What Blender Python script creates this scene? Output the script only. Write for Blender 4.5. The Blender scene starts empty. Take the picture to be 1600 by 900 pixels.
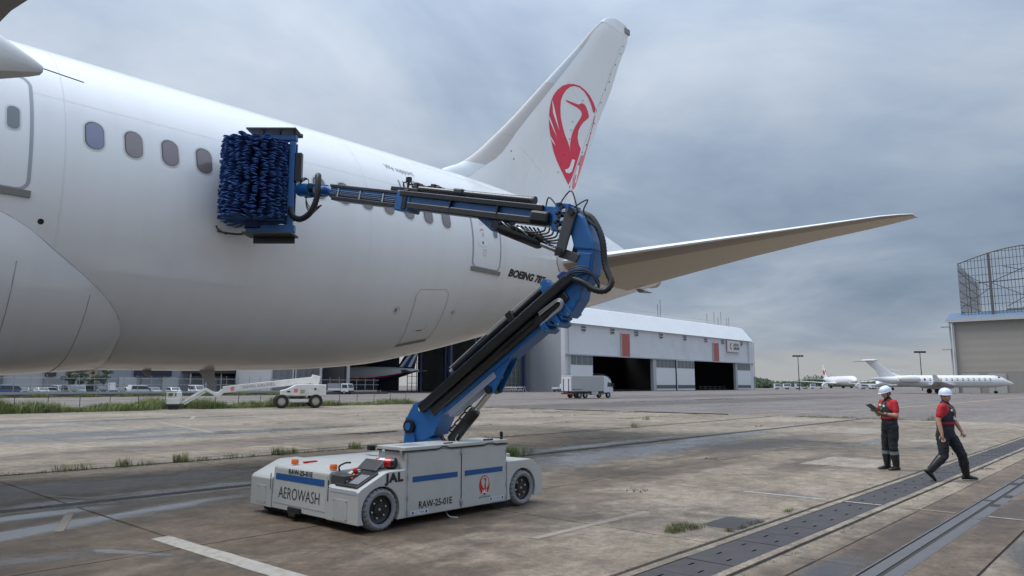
import bpy, bmesh, math, random
import numpy as np
from mathutils import Vector, Matrix, geometry, noise
random.seed(7); RNG = np.random.default_rng(7)
R = math.radians
SC = bpy.context.scene
COL = SC.collection

# ------------------------------------------------------------------ camera
# axes of the place: +X runs along the aircraft towards its tail, +Y across the apron, Z up
cam_d = bpy.data.cameras.new('camera'); cam = bpy.data.objects.new('camera', cam_d); COL.objects.link(cam)
cam_d.sensor_width = 36.0; cam_d.lens = 25.425; cam_d.clip_start = 0.05; cam_d.clip_end = 6000
cam.location = (0, 0, 1.8); cam.rotation_euler = (R(90 + 7.661), 0, R(-47.783))
SC.camera = cam

# ------------------------------------------------------------------ sky
SUN_EL, SUN_AZ = 62.0, 128.0      # degrees; azimuth measured from +X towards +Y
W = bpy.data.worlds.new('World'); SC.world = W; W.use_nodes = True
nt = W.node_tree; nt.nodes.clear()
def WN(t, **k):
    n = nt.nodes.new(t)
    for a, b in k.items(): setattr(n, a, b)
    return n
def WM(op, a, b=None, c=None):
    n = WN('ShaderNodeMath', operation=op)
    for i, v in enumerate((a, b, c)):
        if v is None: continue
        if isinstance(v, (int, float)): n.inputs[i].default_value = v
        else: nt.links.new(v, n.inputs[i])
    return n.outputs[0]
tc = WN('ShaderNodeTexCoord'); sep = WN('ShaderNodeSeparateXYZ'); nt.links.new(tc.outputs['Generated'], sep.inputs[0])
sky = WN('ShaderNodeTexSky', sky_type='NISHITA', sun_disc=False)
sky.sun_elevation = R(SUN_EL); sky.sun_rotation = R(90 - SUN_AZ); sky.air_density = 1.0; sky.dust_density = 3.0
zc = WM('MAXIMUM', sep.outputs[2], 0.0)
den = WM('ADD', zc, 0.16)
cmb = WN('ShaderNodeCombineXYZ')
nt.links.new(WM('DIVIDE', sep.outputs[0], den), cmb.inputs[0]); nt.links.new(WM('DIVIDE', sep.outputs[1], den), cmb.inputs[1])
def wnoise(scale, detail, rough, dist, off):
    m = WN('ShaderNodeMapping'); m.inputs['Location'].default_value = off; m.inputs['Rotation'].default_value = (0, 0, R(35))
    m.inputs['Scale'].default_value = (1.0, 1.25, 1)
    nt.links.new(cmb.outputs[0], m.inputs[0])
    n = WN('ShaderNodeTexNoise'); n.inputs['Scale'].default_value = scale; n.inputs['Detail'].default_value = detail
    n.inputs['Roughness'].default_value = rough; n.inputs['Distortion'].default_value = dist
    nt.links.new(m.outputs[0], n.inputs['Vector']); return n.outputs['Fac']
n1 = wnoise(0.75, 7, 0.55, 0.5, (3.1, 1.7, 0)); n2 = wnoise(2.4, 6, 0.55, 0.3, (9.0, 4.0, 2)); n3 = wnoise(0.3, 3, 0.5, 0.2, (1.0, 8.0, 5))
mixn = WM('ADD', WM('ADD', WM('MULTIPLY', n1, 0.50), WM('MULTIPLY', n2, 0.16)), WM('MULTIPLY', n3, 0.34))
ramp = WN('ShaderNodeValToRGB'); cr = ramp.color_ramp
cr.elements[0].position = 0.36; cr.elements[0].color = (0.142, 0.190, 0.264, 1)
cr.elements[1].position = 0.63; cr.elements[1].color = (0.385, 0.430, 0.485, 1)
e = cr.elements.new(0.49); e.color = (0.234, 0.286, 0.366, 1)
nt.links.new(mixn, ramp.inputs[0])
# overcast luminance: brighter to the zenith, a paler strip low down where the cloud thins out
lum = WM('ADD', 0.85, WM('MULTIPLY', WM('POWER', zc, 2.4), 3.7))
hz = WN('ShaderNodeValToRGB'); h = hz.color_ramp
h.elements[0].position = 0.0; h.elements[0].color = (0.75, 0.75, 0.75, 1)
h.elements[1].position = 0.10; h.elements[1].color = (0, 0, 0, 1)
e = h.elements.new(0.028); e.color = (0.70, 0.70, 0.70, 1)
e = h.elements.new(0.052); e.color = (0.10, 0.10, 0.10, 1)
nt.links.new(WM('ADD', zc, WM('MULTIPLY', WM('SUBTRACT', n2, 0.5), 0.05)), hz.inputs[0])
mh = WN('ShaderNodeMix', data_type='RGBA'); nt.links.new(hz.outputs[0], mh.inputs[0]); nt.links.new(ramp.outputs[0], mh.inputs[6])
mh.inputs[7].default_value = (0.435, 0.430, 0.415, 1)
ml = WN('ShaderNodeVectorMath', operation='SCALE'); nt.links.new(mh.outputs[2], ml.inputs[0]); nt.links.new(lum, ml.inputs['Scale'])
gain = WN('ShaderNodeVectorMath', operation='SCALE'); nt.links.new(ml.outputs[0], gain.inputs[0]); gain.inputs['Scale'].default_value = 10.0
mx = WN('ShaderNodeMix', data_type='RGBA'); mx.inputs[0].default_value = 0.90
nt.links.new(sky.outputs[0], mx.inputs[6]); nt.links.new(gain.outputs[0], mx.inputs[7])
bg = WN('ShaderNodeBackground'); bg.inputs['Strength'].default_value = 0.10; nt.links.new(mx.outputs[2], bg.inputs[0])
wo = WN('ShaderNodeOutputWorld'); nt.links.new(bg.outputs[0], wo.inputs[0])

# ------------------------------------------------------------------ sun behind the cloud
sd = bpy.data.lights.new('sun', 'SUN'); sd.energy = 1.5; sd.angle = R(28); sd.color = (1.0, 0.985, 0.96)
so = bpy.data.objects.new('sun', sd); COL.objects.link(so)
tosun = Vector((math.cos(R(SUN_EL)) * math.cos(R(SUN_AZ)), math.cos(R(SUN_EL)) * math.sin(R(SUN_AZ)), math.sin(R(SUN_EL))))
so.rotation_euler = tosun.to_track_quat('Z', 'Y').to_euler(); so.location = (0, 0, 60)

vs = SC.view_settings; vs.view_transform = 'Standard'; vs.look = 'None'; vs.exposure = 0.50; vs.gamma = 1.0; vs.use_curve_mapping = False
SC.cycles.max_bounces = 6; SC.cycles.diffuse_bounces = 3; SC.cycles.glossy_bounces = 3; SC.cycles.transmission_bounces = 4
SC.cycles.use_denoising = True; SC.cycles.use_adaptive_sampling = True; SC.cycles.adaptive_threshold = 0.02

# ------------------------------------------------------------------ materials
MATS = {}
def nodes_of(name):
    m = bpy.data.materials.new(name); m.use_nodes = True
    t = m.node_tree; return m, t, t.nodes['Principled BSDF']
def mat(name, col, rough=0.5, metal=0.0, var=0.08, scale=3.0, bump=0.0, bscale=60.0, coat=0.0, rvar=0.08, dirt=None, dirt_amt=0.0, dscale=1.2, em=None):
    """Principled paint with noise-driven colour and roughness change, optional fine bump and dirt."""
    if name in MATS: return MATS[name]
    m, t, p = nodes_of(name)
    c = t.nodes.new('ShaderNodeTexCoord'); L = t.links.new
    n = t.nodes.new('ShaderNodeTexNoise'); n.inputs['Scale'].default_value = scale; n.inputs['Detail'].default_value = 5
    L(c.outputs['Object'], n.inputs['Vector'])
    mx = t.nodes.new('ShaderNodeMix'); mx.data_type = 'RGBA'; L(n.outputs['Fac'], mx.inputs[0])
    mx.inputs[6].default_value = tuple(max(0, v * (1 - var)) for v in col) + (1,)
    mx.inputs[7].default_value = tuple(min(1, v * (1 + var)) for v in col) + (1,)
    out = mx.outputs[2]
    if dirt:
        d = t.nodes.new('ShaderNodeTexNoise'); d.inputs['Scale'].default_value = dscale; d.inputs['Detail'].default_value = 8; d.inputs['Roughness'].default_value = 0.65
        L(c.outputs['Object'], d.inputs['Vector'])
        mr = t.nodes.new('ShaderNodeMapRange'); mr.inputs[1].default_value = 0.48; mr.inputs[2].default_value = 0.75; mr.inputs[4].default_value = dirt_amt
        L(d.outputs['Fac'], mr.inputs[0])
        m2 = t.nodes.new('ShaderNodeMix'); m2.data_type = 'RGBA'; L(mr.outputs[0], m2.inputs[0]); L(out, m2.inputs[6]); m2.inputs[7].default_value = tuple(dirt) + (1,)
        out = m2.outputs[2]
    L(out, p.inputs['Base Color'])
    mr = t.nodes.new('ShaderNodeMapRange'); mr.inputs[3].default_value = max(0.02, rough - rvar); mr.inputs[4].default_value = min(1, rough + rvar)
    L(n.outputs['Fac'], mr.inputs[0]); L(mr.outputs[0], p.inputs['Roughness'])
    p.inputs['Metallic'].default_value = metal
    if coat: p.inputs['Coat Weight'].default_value = coat; p.inputs['Coat Roughness'].default_value = 0.08
    if bump:
        b = t.nodes.new('ShaderNodeTexNoise'); b.inputs['Scale'].default_value = bscale; b.inputs['Detail'].default_value = 4
        L(c.outputs['Object'], b.inputs['Vector'])
        bp = t.nodes.new('ShaderNodeBump'); bp.inputs['Strength'].default_value = bump; bp.inputs['Distance'].default_value = 0.01
        L(b.outputs['Fac'], bp.inputs['Height']); L(bp.outputs[0], p.inputs['Normal'])
    if em:
        p.inputs['Emission Color'].default_value = tuple(em[0]) + (1,); p.inputs['Emission Strength'].default_value = em[1]
    MATS[name] = m; return m
def glass_mat(name, col, rough=0.06):
    m = mat(name, col, rough, var=0.15, scale=1.5, rvar=0.03); m.node_tree.nodes['Principled BSDF'].inputs['Specular IOR Level'].default_value = 0.8; return m
def ribbed(name, col, axis, pitch, rough=0.5, dirt=(0.2, 0.18, 0.15), amt=0.25, strength=0.6, metal=0.0):
    """profiled sheet cladding: ribs as relief along one axis"""
    m = mat(name, col, rough, metal, 0.05, 0.25, dirt=dirt, dirt_amt=amt, dscale=0.12); t = m.node_tree; p = t.nodes['Principled BSDF']
    c = t.nodes.new('ShaderNodeTexCoord'); s = t.nodes.new('ShaderNodeSeparateXYZ'); t.links.new(c.outputs['Object'], s.inputs[0])
    a = t.nodes.new('ShaderNodeMath'); a.operation = 'PINGPONG'; a.inputs[1].default_value = pitch / 2; t.links.new(s.outputs[axis], a.inputs[0])
    b = t.nodes.new('ShaderNodeBump'); b.inputs['Strength'].default_value = strength; b.inputs['Distance'].default_value = 0.3
    t.links.new(a.outputs[0], b.inputs['Height']); t.links.new(b.outputs[0], p.inputs['Normal']); return m

# ------------------------------------------------------------------ mesh helpers
class MB:
    def __init__(s): s.v = []; s.f = []; s.m = []; s.mi = 0
    def add(s, vs, fs, mi=None):
        b = len(s.v); s.v.extend([tuple(map(float, p)) for p in vs]); mi = s.mi if mi is None else mi
        for f in fs: s.f.append(tuple(i + b for i in f)); s.m.append(mi)
        return s
    def box(s, lo, hi, M=None, mi=None):
        x0, y0, z0 = lo; x1, y1, z1 = hi
        vs = [(x0,y0,z0),(x1,y0,z0),(x1,y1,z0),(x0,y1,z0),(x0,y0,z1),(x1,y0,z1),(x1,y1,z1),(x0,y1,z1)]
        if M is not None: vs = [M @ Vector(p) for p in vs]
        return s.add(vs, [(3,2,1,0),(4,5,6,7),(0,1,5,4),(1,2,6,5),(2,3,7,6),(3,0,4,7)], mi)
    def bar(s, a, b, w, h, up=(0,0,1), mi=None):
        """box beam of section w x h from a to b (h measured towards up)"""
        a, b = Vector(a), Vector(b); d = (b - a); n = d.normalized(); up = Vector(up)
        x = n.cross(up)
        if x.length < 1e-5: x = n.cross(Vector((1, 0, 0)))
        x.normalize(); y = x.cross(n).normalized()
        q = []
        for c in (a, b):
            for i, j in ((-1,-1),(1,-1),(1,1),(-1,1)): q.append(c + x * (w/2*i) + y * (h/2*j))
        return s.add(q, [(3,2,1,0),(4,5,6,7),(0,1,5,4),(1,2,6,5),(2,3,7,6),(3,0,4,7)], mi)
    def tube(s, pts, r, n=10, caps=True, mi=None):
        pts = [Vector(p) for p in pts]; k = len(pts)
        rs = [r] * k if isinstance(r, (int, float)) else list(r)
        t0 = (pts[1] - pts[0]).normalized()
        ref = Vector((0,0,1)) if abs(t0.z) < 0.9 else Vector((1,0,0))
        x = t0.cross(ref).normalized(); vs = []; fs = []
        for i, p in enumerate(pts):
            t = (pts[min(i+1, k-1)] - pts[max(i-1, 0)])
            t = t.normalized() if t.length > 1e-9 else t0
            x = (x - t * x.dot(t)).normalized(); y = t.cross(x)
            for j in range(n):
                a = 2*math.pi*j/n; vs.append(p + (x*math.cos(a) + y*math.sin(a)) * rs[i])
        for i in range(k-1):
            for j in range(n):
                j2 = (j+1) % n; fs.append((i*n+j, i*n+j2, (i+1)*n+j2, (i+1)*n+j))
        if caps: fs.append(tuple(range(n-1, -1, -1))); fs.append(tuple((k-1)*n + j for j in range(n)))
        return s.add(vs, fs, mi)
    def lathe(s, prof, M=None, n=32, mi=None, closed=False, caps=True):
        """prof: (radius, height) along local z"""
        vs = []; fs = []; k = len(prof)
        for r, z in prof:
            for j in range(n):
                a = 2*math.pi*j/n; p = Vector((r*math.cos(a), r*math.sin(a), z)); vs.append(M @ p if M is not None else p)
        for i in range(k-1 if not closed else k):
            i2 = (i+1) % k
            for j in range(n):
                j2 = (j+1) % n; fs.append((i*n+j, i*n+j2, i2*n+j2, i2*n+j))
        if not closed and caps:
            if prof[0][0] > 1e-6: fs.append(tuple(range(n-1, -1, -1)))
            if prof[-1][0] > 1e-6: fs.append(tuple((k-1)*n + j for j in range(n)))
        return s.add(vs, fs, mi)
    def loft(s, rings, close=True, caps=(True, True), mi=None):
        n = len(rings[0]); vs = [p for r in rings for p in r]; fs = []
        for i in range(len(rings)-1):
            for j in range(n if close else n-1):
                j2 = (j+1) % n; fs.append((i*n+j, i*n+j2, (i+1)*n+j2, (i+1)*n+j))
        if caps[0]: fs.append(tuple(range(n-1, -1, -1)))
        if caps[1]: fs.append(tuple((len(rings)-1)*n + j for j in range(n)))
        return s.add(vs, fs, mi)
    def prism(s, poly, fn, d0, d1, mi=None):
        """2D outline poly extruded between depths d0 and d1; fn(a, b, depth) -> point"""
        n = len(poly); vs = [fn(a, b, d0) for a, b in poly] + [fn(a, b, d1) for a, b in poly]
        fs = [tuple(range(n-1, -1, -1)), tuple(range(n, 2*n))] + [(i, (i+1) % n, n + (i+1) % n, n + i) for i in range(n)]
        return s.add(vs, fs, mi)
    def build(s, name, mats, parent=None, org=None, smooth=None, bevel=0.0, seg=2, fixn=True, data=False):
        me = bpy.data.meshes.new(name)
        vs = s.v
        q = parent
        while org is None and q is not None:
            if q.get('_org') is not None: org = q['_org']
            q = q.parent
        if org is not None: vs = [(p[0]-org[0], p[1]-org[1], p[2]-org[2]) for p in vs]
        me.from_pydata(vs, [], s.f)
        if not isinstance(mats, (list, tuple)): mats = [mats]
        for m in mats: me.materials.append(m)
        if len(mats) > 1: me.polygons.foreach_set('material_index', s.m)
        if fixn:
            bm = bmesh.new(); bm.from_mesh(me); bmesh.ops.recalc_face_normals(bm, faces=bm.faces); bm.to_mesh(me); bm.free()
        if smooth:
            me.polygons.foreach_set('use_smooth', [True] * len(me.polygons)); me.set_sharp_from_angle(angle=R(smooth))
        me.update()
        if data: return me
        return link(name, me, parent, bevel, seg)
def link(name, me, parent=None, bevel=0, seg=2):
    o = bpy.data.objects.new(name, me); COL.objects.link(o)
    if parent is not None: o.parent = parent
    if bevel:
        b = o.modifiers.new('bevel', 'BEVEL'); b.width = bevel; b.segments = seg; b.limit_method = 'ANGLE'; b.angle_limit = R(35); b.harden_normals = False
    return o
def tag(o, label=None, cat=None, group=None, kind=None):
    for k, v in (('label', label), ('category', cat), ('group', group), ('kind', kind)):
        if v: o[k] = v
    return o
def thing(name, label, cat, loc=(0,0,0), rz=0.0, group=None, world=False):
    """Empty at a thing's base. world=True: its parts are given in place coordinates."""
    o = bpy.data.objects.new(name, None); COL.objects.link(o); o.location = loc; o.rotation_euler = (0, 0, rz); o.empty_display_size = 0.3
    if world: o['_org'] = tuple(loc)
    return tag(o, label, cat, group)
def copy_tree(o, parent=None):
    c = o.copy(); COL.objects.link(c); c.parent = parent
    for ch in o.children: copy_tree(ch, c)
    return c
def pchip(xs, ys):
    xs = np.array(xs, float); ys = np.array(ys, float); h = np.diff(xs); d = np.diff(ys) / h; m = np.zeros(len(xs)); m[0] = d[0]; m[-1] = d[-1]
    for i in range(1, len(xs)-1):
        if d[i-1] * d[i] > 0:
            w1 = 2*h[i] + h[i-1]; w2 = h[i] + 2*h[i-1]; m[i] = (w1 + w2) / (w1/d[i-1] + w2/d[i])
    def f(x):
        x = min(max(x, xs[0]), xs[-1]); i = min(max(int(np.searchsorted(xs, x)) - 1, 0), len(h)-1); t = (x - xs[i]) / h[i]
        return float((2*t**3-3*t**2+1)*ys[i] + (t**3-2*t**2+t)*h[i]*m[i] + (-2*t**3+3*t**2)*ys[i+1] + (t**3-t**2)*h[i]*m[i+1])
    return f
def spline(pts, k=8):
    """Catmull-Rom through 3D points"""
    P = [Vector(p) for p in pts]; P = [P[0]*2 - P[1]] + P + [P[-1]*2 - P[-2]]; out = []
    for i in range(1, len(P)-2):
        for j in range(k):
            t = j / k; a, b, c, d = P[i-1], P[i], P[i+1], P[i+2]
            out.append(0.5 * ((2*b) + (c-a)*t + (2*a-5*b+4*c-d)*t*t + (3*b-a-3*c+d)*t**3))
    out.append(P[-2]); return out
def text_mesh(body, size, shear=0.0, offset=0.0, sx=1.0, space=1.0, align='CENTER'):
    """outlined lettering as flat triangles: list of verts (x, y), faces"""
    cu = bpy.data.curves.new('lettering', 'FONT'); cu.body = body; cu.size = size; cu.shear = shear; cu.offset = offset; cu.align_x = align; cu.align_y = 'CENTER'
    cu.resolution_u = 3; cu.fill_mode = 'FRONT'; cu.space_character = space
    o = bpy.data.objects.new('lettering', cu); COL.objects.link(o); dg = bpy.context.evaluated_depsgraph_get()
    me = bpy.data.meshes.new_from_object(o.evaluated_get(dg)); vs = [(v.co.x * sx, v.co.y) for v in me.vertices]; fs = [tuple(p.vertices) for p in me.polygons]
    bpy.data.objects.remove(o); bpy.data.curves.remove(cu); bpy.data.meshes.remove(me); return vs, fs
def lettering(name, body, size, fn, m, parent, **k):
    vs, fs = text_mesh(body, size, **k); b = MB(); b.add([fn(x, y) for x, y in vs], fs); return b.build(name, m, parent)
def flat_poly(outline, maxlen=None):
    """triangulate a 2D outline; optionally refine so it can be laid on a curved skin"""
    V = [Vector((a, b, 0)) for a, b in outline]; T = [tuple(t) for t in geometry.tessellate_polygon([V])]; P = [(v.x, v.y) for v in V]
    for _ in range(6 if maxlen else 0):
        if not any(math.dist(P[t[k]], P[t[k-1]]) > maxlen for t in T for k in range(3)): break
        mid = {}; N_ = []
        def md(a, b):
            k = (min(a, b), max(a, b))
            if k not in mid: mid[k] = len(P); P.append(((P[a][0]+P[b][0])/2, (P[a][1]+P[b][1])/2))
            return mid[k]
        for a, b, c in T: ab, bc, ca = md(a, b), md(b, c), md(c, a); N_ += [(a, ab, ca), (ab, b, bc), (ca, bc, c), (ab, bc, ca)]
        T = N_
    return P, T
def rrect(cx, cy, w, h, r, n=6):
    out = []
    for (sx, sy, a0) in ((1,1,0),(-1,1,90),(-1,-1,180),(1,-1,270)):
        for i in range(n+1):
            a = R(a0 + 90*i/n); out.append((cx + sx*(w/2-r) + r*math.cos(a), cy + sy*(h/2-r) + r*math.sin(a)))
    return out

WHITE = mat('white_paint', (0.80, 0.80, 0.80), 0.35)
BLACK = mat('black_paint', (0.012, 0.012, 0.013), 0.35)
RUBBER = mat('black_rubber', (0.018, 0.018, 0.019), 0.75, bump=0.15)
DGREY = mat('dark_grey_steel', (0.05, 0.052, 0.055), 0.45)
CHROME = mat('chrome_rod', (0.75, 0.75, 0.76), 0.15, metal=1.0)
ZINC = mat('zinc_steel', (0.45, 0.46, 0.47), 0.4, metal=0.8)
RED = mat('red_paint', (0.55, 0.012, 0.015), 0.3)
ORANGE = mat('amber_lens', (0.75, 0.14, 0.02), 0.2)
LINE = mat('line_paint', (0.34, 0.315, 0.275), 0.75, var=0.25, scale=14, dirt=(0.20, 0.17, 0.135), dirt_amt=1.0, dscale=9)
YLINE = mat('yellow_line_paint', (0.45, 0.30, 0.12), 0.75, var=0.25, scale=6, dirt=(0.2, 0.16, 0.12), dirt_amt=0.8, dscale=2)
GLASS = glass_mat('dark_glass', (0.03, 0.04, 0.05))
# ================================================================== GROUND
def ground_mat(name, base_a, base_b, wet=(), damp=(), rough=0.8, grain=1.0, rand=0.12, stain=(0.10, 0.085, 0.07), stain_amt=0.5, rust=0.0, spec=0.5):
    """concrete or asphalt: big tone patches, dark stains, fine aggregate, and wet areas with their own outlines (x, y, rx, ry, turn)"""
    m, t, p = nodes_of(name); L = t.links.new
    g = t.nodes.new('ShaderNodeNewGeometry'); P = g.outputs['Position']
    def N(sc, det, rough=0.6, stretch=(1, 1, 1), off=(0, 0, 0), dist=0.0):
        mp = t.nodes.new('ShaderNodeMapping'); mp.inputs['Scale'].default_value = stretch; mp.inputs['Location'].default_value = off; L(P, mp.inputs[0])
        n = t.nodes.new('ShaderNodeTexNoise'); n.inputs['Scale'].default_value = sc; n.inputs['Detail'].default_value = det; n.inputs['Roughness'].default_value = rough; n.inputs['Distortion'].default_value = dist
        L(mp.outputs[0], n.inputs['Vector']); return n.outputs['Fac']
    def M(op, a, b=None, c=None, clamp=False):
        n = t.nodes.new('ShaderNodeMath'); n.operation = op; n.use_clamp = clamp
        for i, v in enumerate((a, b, c)):
            if v is None: continue
            if isinstance(v, (int, float)): n.inputs[i].default_value = v
            else: L(v, n.inputs[i])
        return n.outputs[0]
    def MR(v, a, b, c=0.0, d=1.0):
        n = t.nodes.new('ShaderNodeMapRange'); n.interpolation_type = 'SMOOTHSTEP'
        for i, q in enumerate((a, b, c, d)): n.inputs[i+1].default_value = q
        L(v, n.inputs[0]); return n.outputs[0]
    def MX(f, a, b):
        n = t.nodes.new('ShaderNodeMix'); n.data_type = 'RGBA'; L(f, n.inputs[0]) if not isinstance(f, float) else setattr(n.inputs[0], 'default_value', f)
        for i, q in ((6, a), (7, b)):
            if isinstance(q, tuple): n.inputs[i].default_value = q + (1,)
            else: L(q, n.inputs[i])
        return n.outputs[2]
    big = N(0.22, 5, 0.6); cob = N(11, 4, 0.7); mid = N(2.6, 11, 0.80); fine = N(28, 5, 0.7); grn = N(140, 2, 0.6)
    col = MX(MR(big, 0.3, 0.7), base_a, base_b)
    st = MR(N(0.42, 11, 0.74, (1, 1, 1), (4, 7, 0), 0.3), 0.50, 0.66, 0, stain_amt); col = MX(st, col, stain)
    lt = MR(N(0.9, 11, 0.78, (1, 1, 1), (14, 3, 0), 0.2), 0.50, 0.70, 0, 0.6); col = MX(lt, col, tuple(min(1, v*1.28) for v in base_b))
    if rust: col = MX(MR(N(0.35, 6, 0.7, (0.35, 2.2, 1), (1, 9, 0)), 0.58, 0.75, 0, rust), col, (0.22, 0.12, 0.055))
    sc = t.nodes.new('ShaderNodeVectorMath'); sc.operation = 'SCALE'; L(col, sc.inputs[0])
    oi = t.nodes.new('ShaderNodeObjectInfo')
    k = M('ADD', M('ADD', M('MULTIPLY', fine, 1.05*grain), M('MULTIPLY', grn, 0.50*grain)), M('MULTIPLY', cob, 1.0*grain)); k = M('ADD', k, 1 - 1.275*grain); spk = MR(N(9, 3, 0.8, (1, 1, 1), (5, 5, 0)), 0.62, 0.74, 0, 0.45*grain); k = M('MULTIPLY', k, M('SUBTRACT', 1.0, spk))
    k = M('MULTIPLY', k, MR(mid, 0.32, 0.68, 0.62, 1.30)); k = M('MULTIPLY', k, M('ADD', M('MULTIPLY', oi.outputs['Random'], 2*rand), 1 - rand))
    L(k, sc.inputs['Scale']); col = sc.outputs[0]
    def blobs(lst, soft):
        acc = None; wob = M('MULTIPLY', M('SUBTRACT', N(1.3, 9, 0.68, (0.6, 1.2, 1), (2, 2, 0)), 0.5), 2.6)
        for (x, y, rx, ry, a) in lst:
            mp = t.nodes.new('ShaderNodeMapping'); mp.vector_type = 'TEXTURE'; mp.inputs['Location'].default_value = (x, y, 0); mp.inputs['Rotation'].default_value = (0, 0, R(a)); mp.inputs['Scale'].default_value = (rx, ry, 1000)
            L(P, mp.inputs[0]); ln = t.nodes.new('ShaderNodeVectorMath'); ln.operation = 'LENGTH'; L(mp.outputs[0], ln.inputs[0])
            v = MR(M('ADD', ln.outputs['Value'], wob), 1.0 - soft, 1.0 + soft, 1.0, 0.0); acc = v if acc is None else M('MAXIMUM', acc, v)
        return acc
    rg = M('ADD', M('MULTIPLY', fine, 0.2), rough - 0.1)
    bp = t.nodes.new('ShaderNodeBump'); bp.inputs['Strength'].default_value = 0.6; bp.inputs['Distance'].default_value = 0.015
    hgt = M('ADD', M('MULTIPLY', fine, 0.6), M('MULTIPLY', grn, 0.5))
    if damp:
        d = blobs(damp, 0.45); dk = t.nodes.new('ShaderNodeVectorMath'); dk.operation = 'MULTIPLY'; L(col, dk.inputs[0]); dk.inputs[1].default_value = (0.56, 0.51, 0.465)
        col = MX(d, col, dk.outputs[0]); rg = M('SUBTRACT', rg, M('MULTIPLY', d, 0.33))
    if wet:
        w = blobs(wet, 0.55); dk = t.nodes.new('ShaderNodeVectorMath'); dk.operation = 'MULTIPLY'; L(col, dk.inputs[0]); dk.inputs[1].default_value = (0.58, 0.57, 0.56)
        col = MX(w, col, dk.outputs[0]); rg = M('MULTIPLY', rg, M('SUBTRACT', 1.0, M('MULTIPLY', w, 0.78)))
        hgt = M('MULTIPLY', hgt, M('SUBTRACT', 1.0, M('MULTIPLY', w, 0.94)))
    L(hgt, bp.inputs['Height']); L(bp.outputs[0], p.inputs['Normal'])
    L(col, p.inputs['Base Color']); L(M('MAXIMUM', rg, 0.04), p.inputs['Roughness'])
    if wet: L(M('ADD', M('MULTIPLY', w, 0.5 - spec), spec), p.inputs['Specular IOR Level'])
    else: p.inputs['Specular IOR Level'].default_value = spec
    MATS[name] = m; return m
WET = [(17, 11.2, 7.0, 1.0, 3), (25, 12.1, 4.5, 0.6, 3), (34, 13.4, 2.5, 0.3, 2), (26.5, 7.4, 2.2, 0.3, 4),
       (2.6, 10.6, 2.4, 0.32, 18), (4.4, 11.2, 1.9, 0.20, 12), (1.5, 9.3, 1.4, 0.35, -22), (3.3, 8.5, 0.9, 0.10, -62), (3.0, 11.9, 1.2, 0.25, 6),
       (9, 30, 6.0, 2.2, 8), (14, 27, 6.5, 1.5, 5), (6, 36, 7, 1.6, 4), (16, 41, 7, 1.3, 3), (20, 23, 5.0, 0.5, 3), (11.5, 18.3, 5.5, 0.22, 0), (14, 13.1, 9, 0.35, 1),
       (9.8, 1.2, 1.2, 0.30, 10), (7.9, 0.6, 1.5, 0.55, 5), (12.8, 1.3, 1.2, 0.22, 12), (12.25, 4.9, 0.6, 0.08, -85)]
DAMP = [(4.5, 10, 6.0, 3.6, 10), (7.0, 8.2, 3.6, 2.0, 0), (2.5, 6.8, 3.2, 1.6, -20), (4.0, 14.6, 5, 1.0, 0), (11, 8.6, 3.6, 1.0, 4), (15.5, 8.3, 4.0, 0.6, 5), (22, 9.6, 6.0, 0.8, 3), (8.2, 2.6, 3.6, 0.50, 2), (9.0, 0.6, 3.2, 0.8, 6), (14, 22, 9, 1.6, 2), (17.5, 6.4, 3.0, 0.5, 3)]
CONC = ground_mat('apron_concrete', (0.172, 0.138, 0.102), (0.270, 0.223, 0.171), WET, DAMP, rough=0.82, rust=0.22, stain_amt=0.7, spec=0.3)
JOINT = mat('joint_sealant', (0.03, 0.027, 0.023), 0.85, var=0.4, scale=20)
ASPH = ground_mat('asphalt', (0.140, 0.120, 0.110), (0.195, 0.170, 0.154), [(120, 70, 40, 2.0, 0), (70, 30, 20, 1.0, 0), (90, 45, 30, 1.2, 0), (60, 18, 14, 0.8, 0), (100, 22, 26, 0.9, 0)], [(80, 40, 50, 6, 0), (130, 60, 60, 5, 0)], rough=0.80, grain=0.7, stain_amt=0.6, spec=0.15)
KERB = ground_mat('kerb_concrete', (0.20, 0.165, 0.125), (0.285, 0.24, 0.19), rough=0.85, spec=.3)
STEELP = mat('cover_plate_steel', (0.058, 0.053, 0.055), 0.62, metal=0.0, var=0.25, scale=5, bump=0.25, bscale=90, dirt=(0.10, 0.08, 0.07), dirt_amt=0.5, dscale=4)
SLOTM = mat('slot_dark', (0.004, 0.004, 0.004), 1.0); SLOTM.node_tree.nodes['Principled BSDF'].inputs['Specular IOR Level'].default_value = 0.0
STEELP.node_tree.nodes['Principled BSDF'].inputs['Specular IOR Level'].default_value = 0.25

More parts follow.
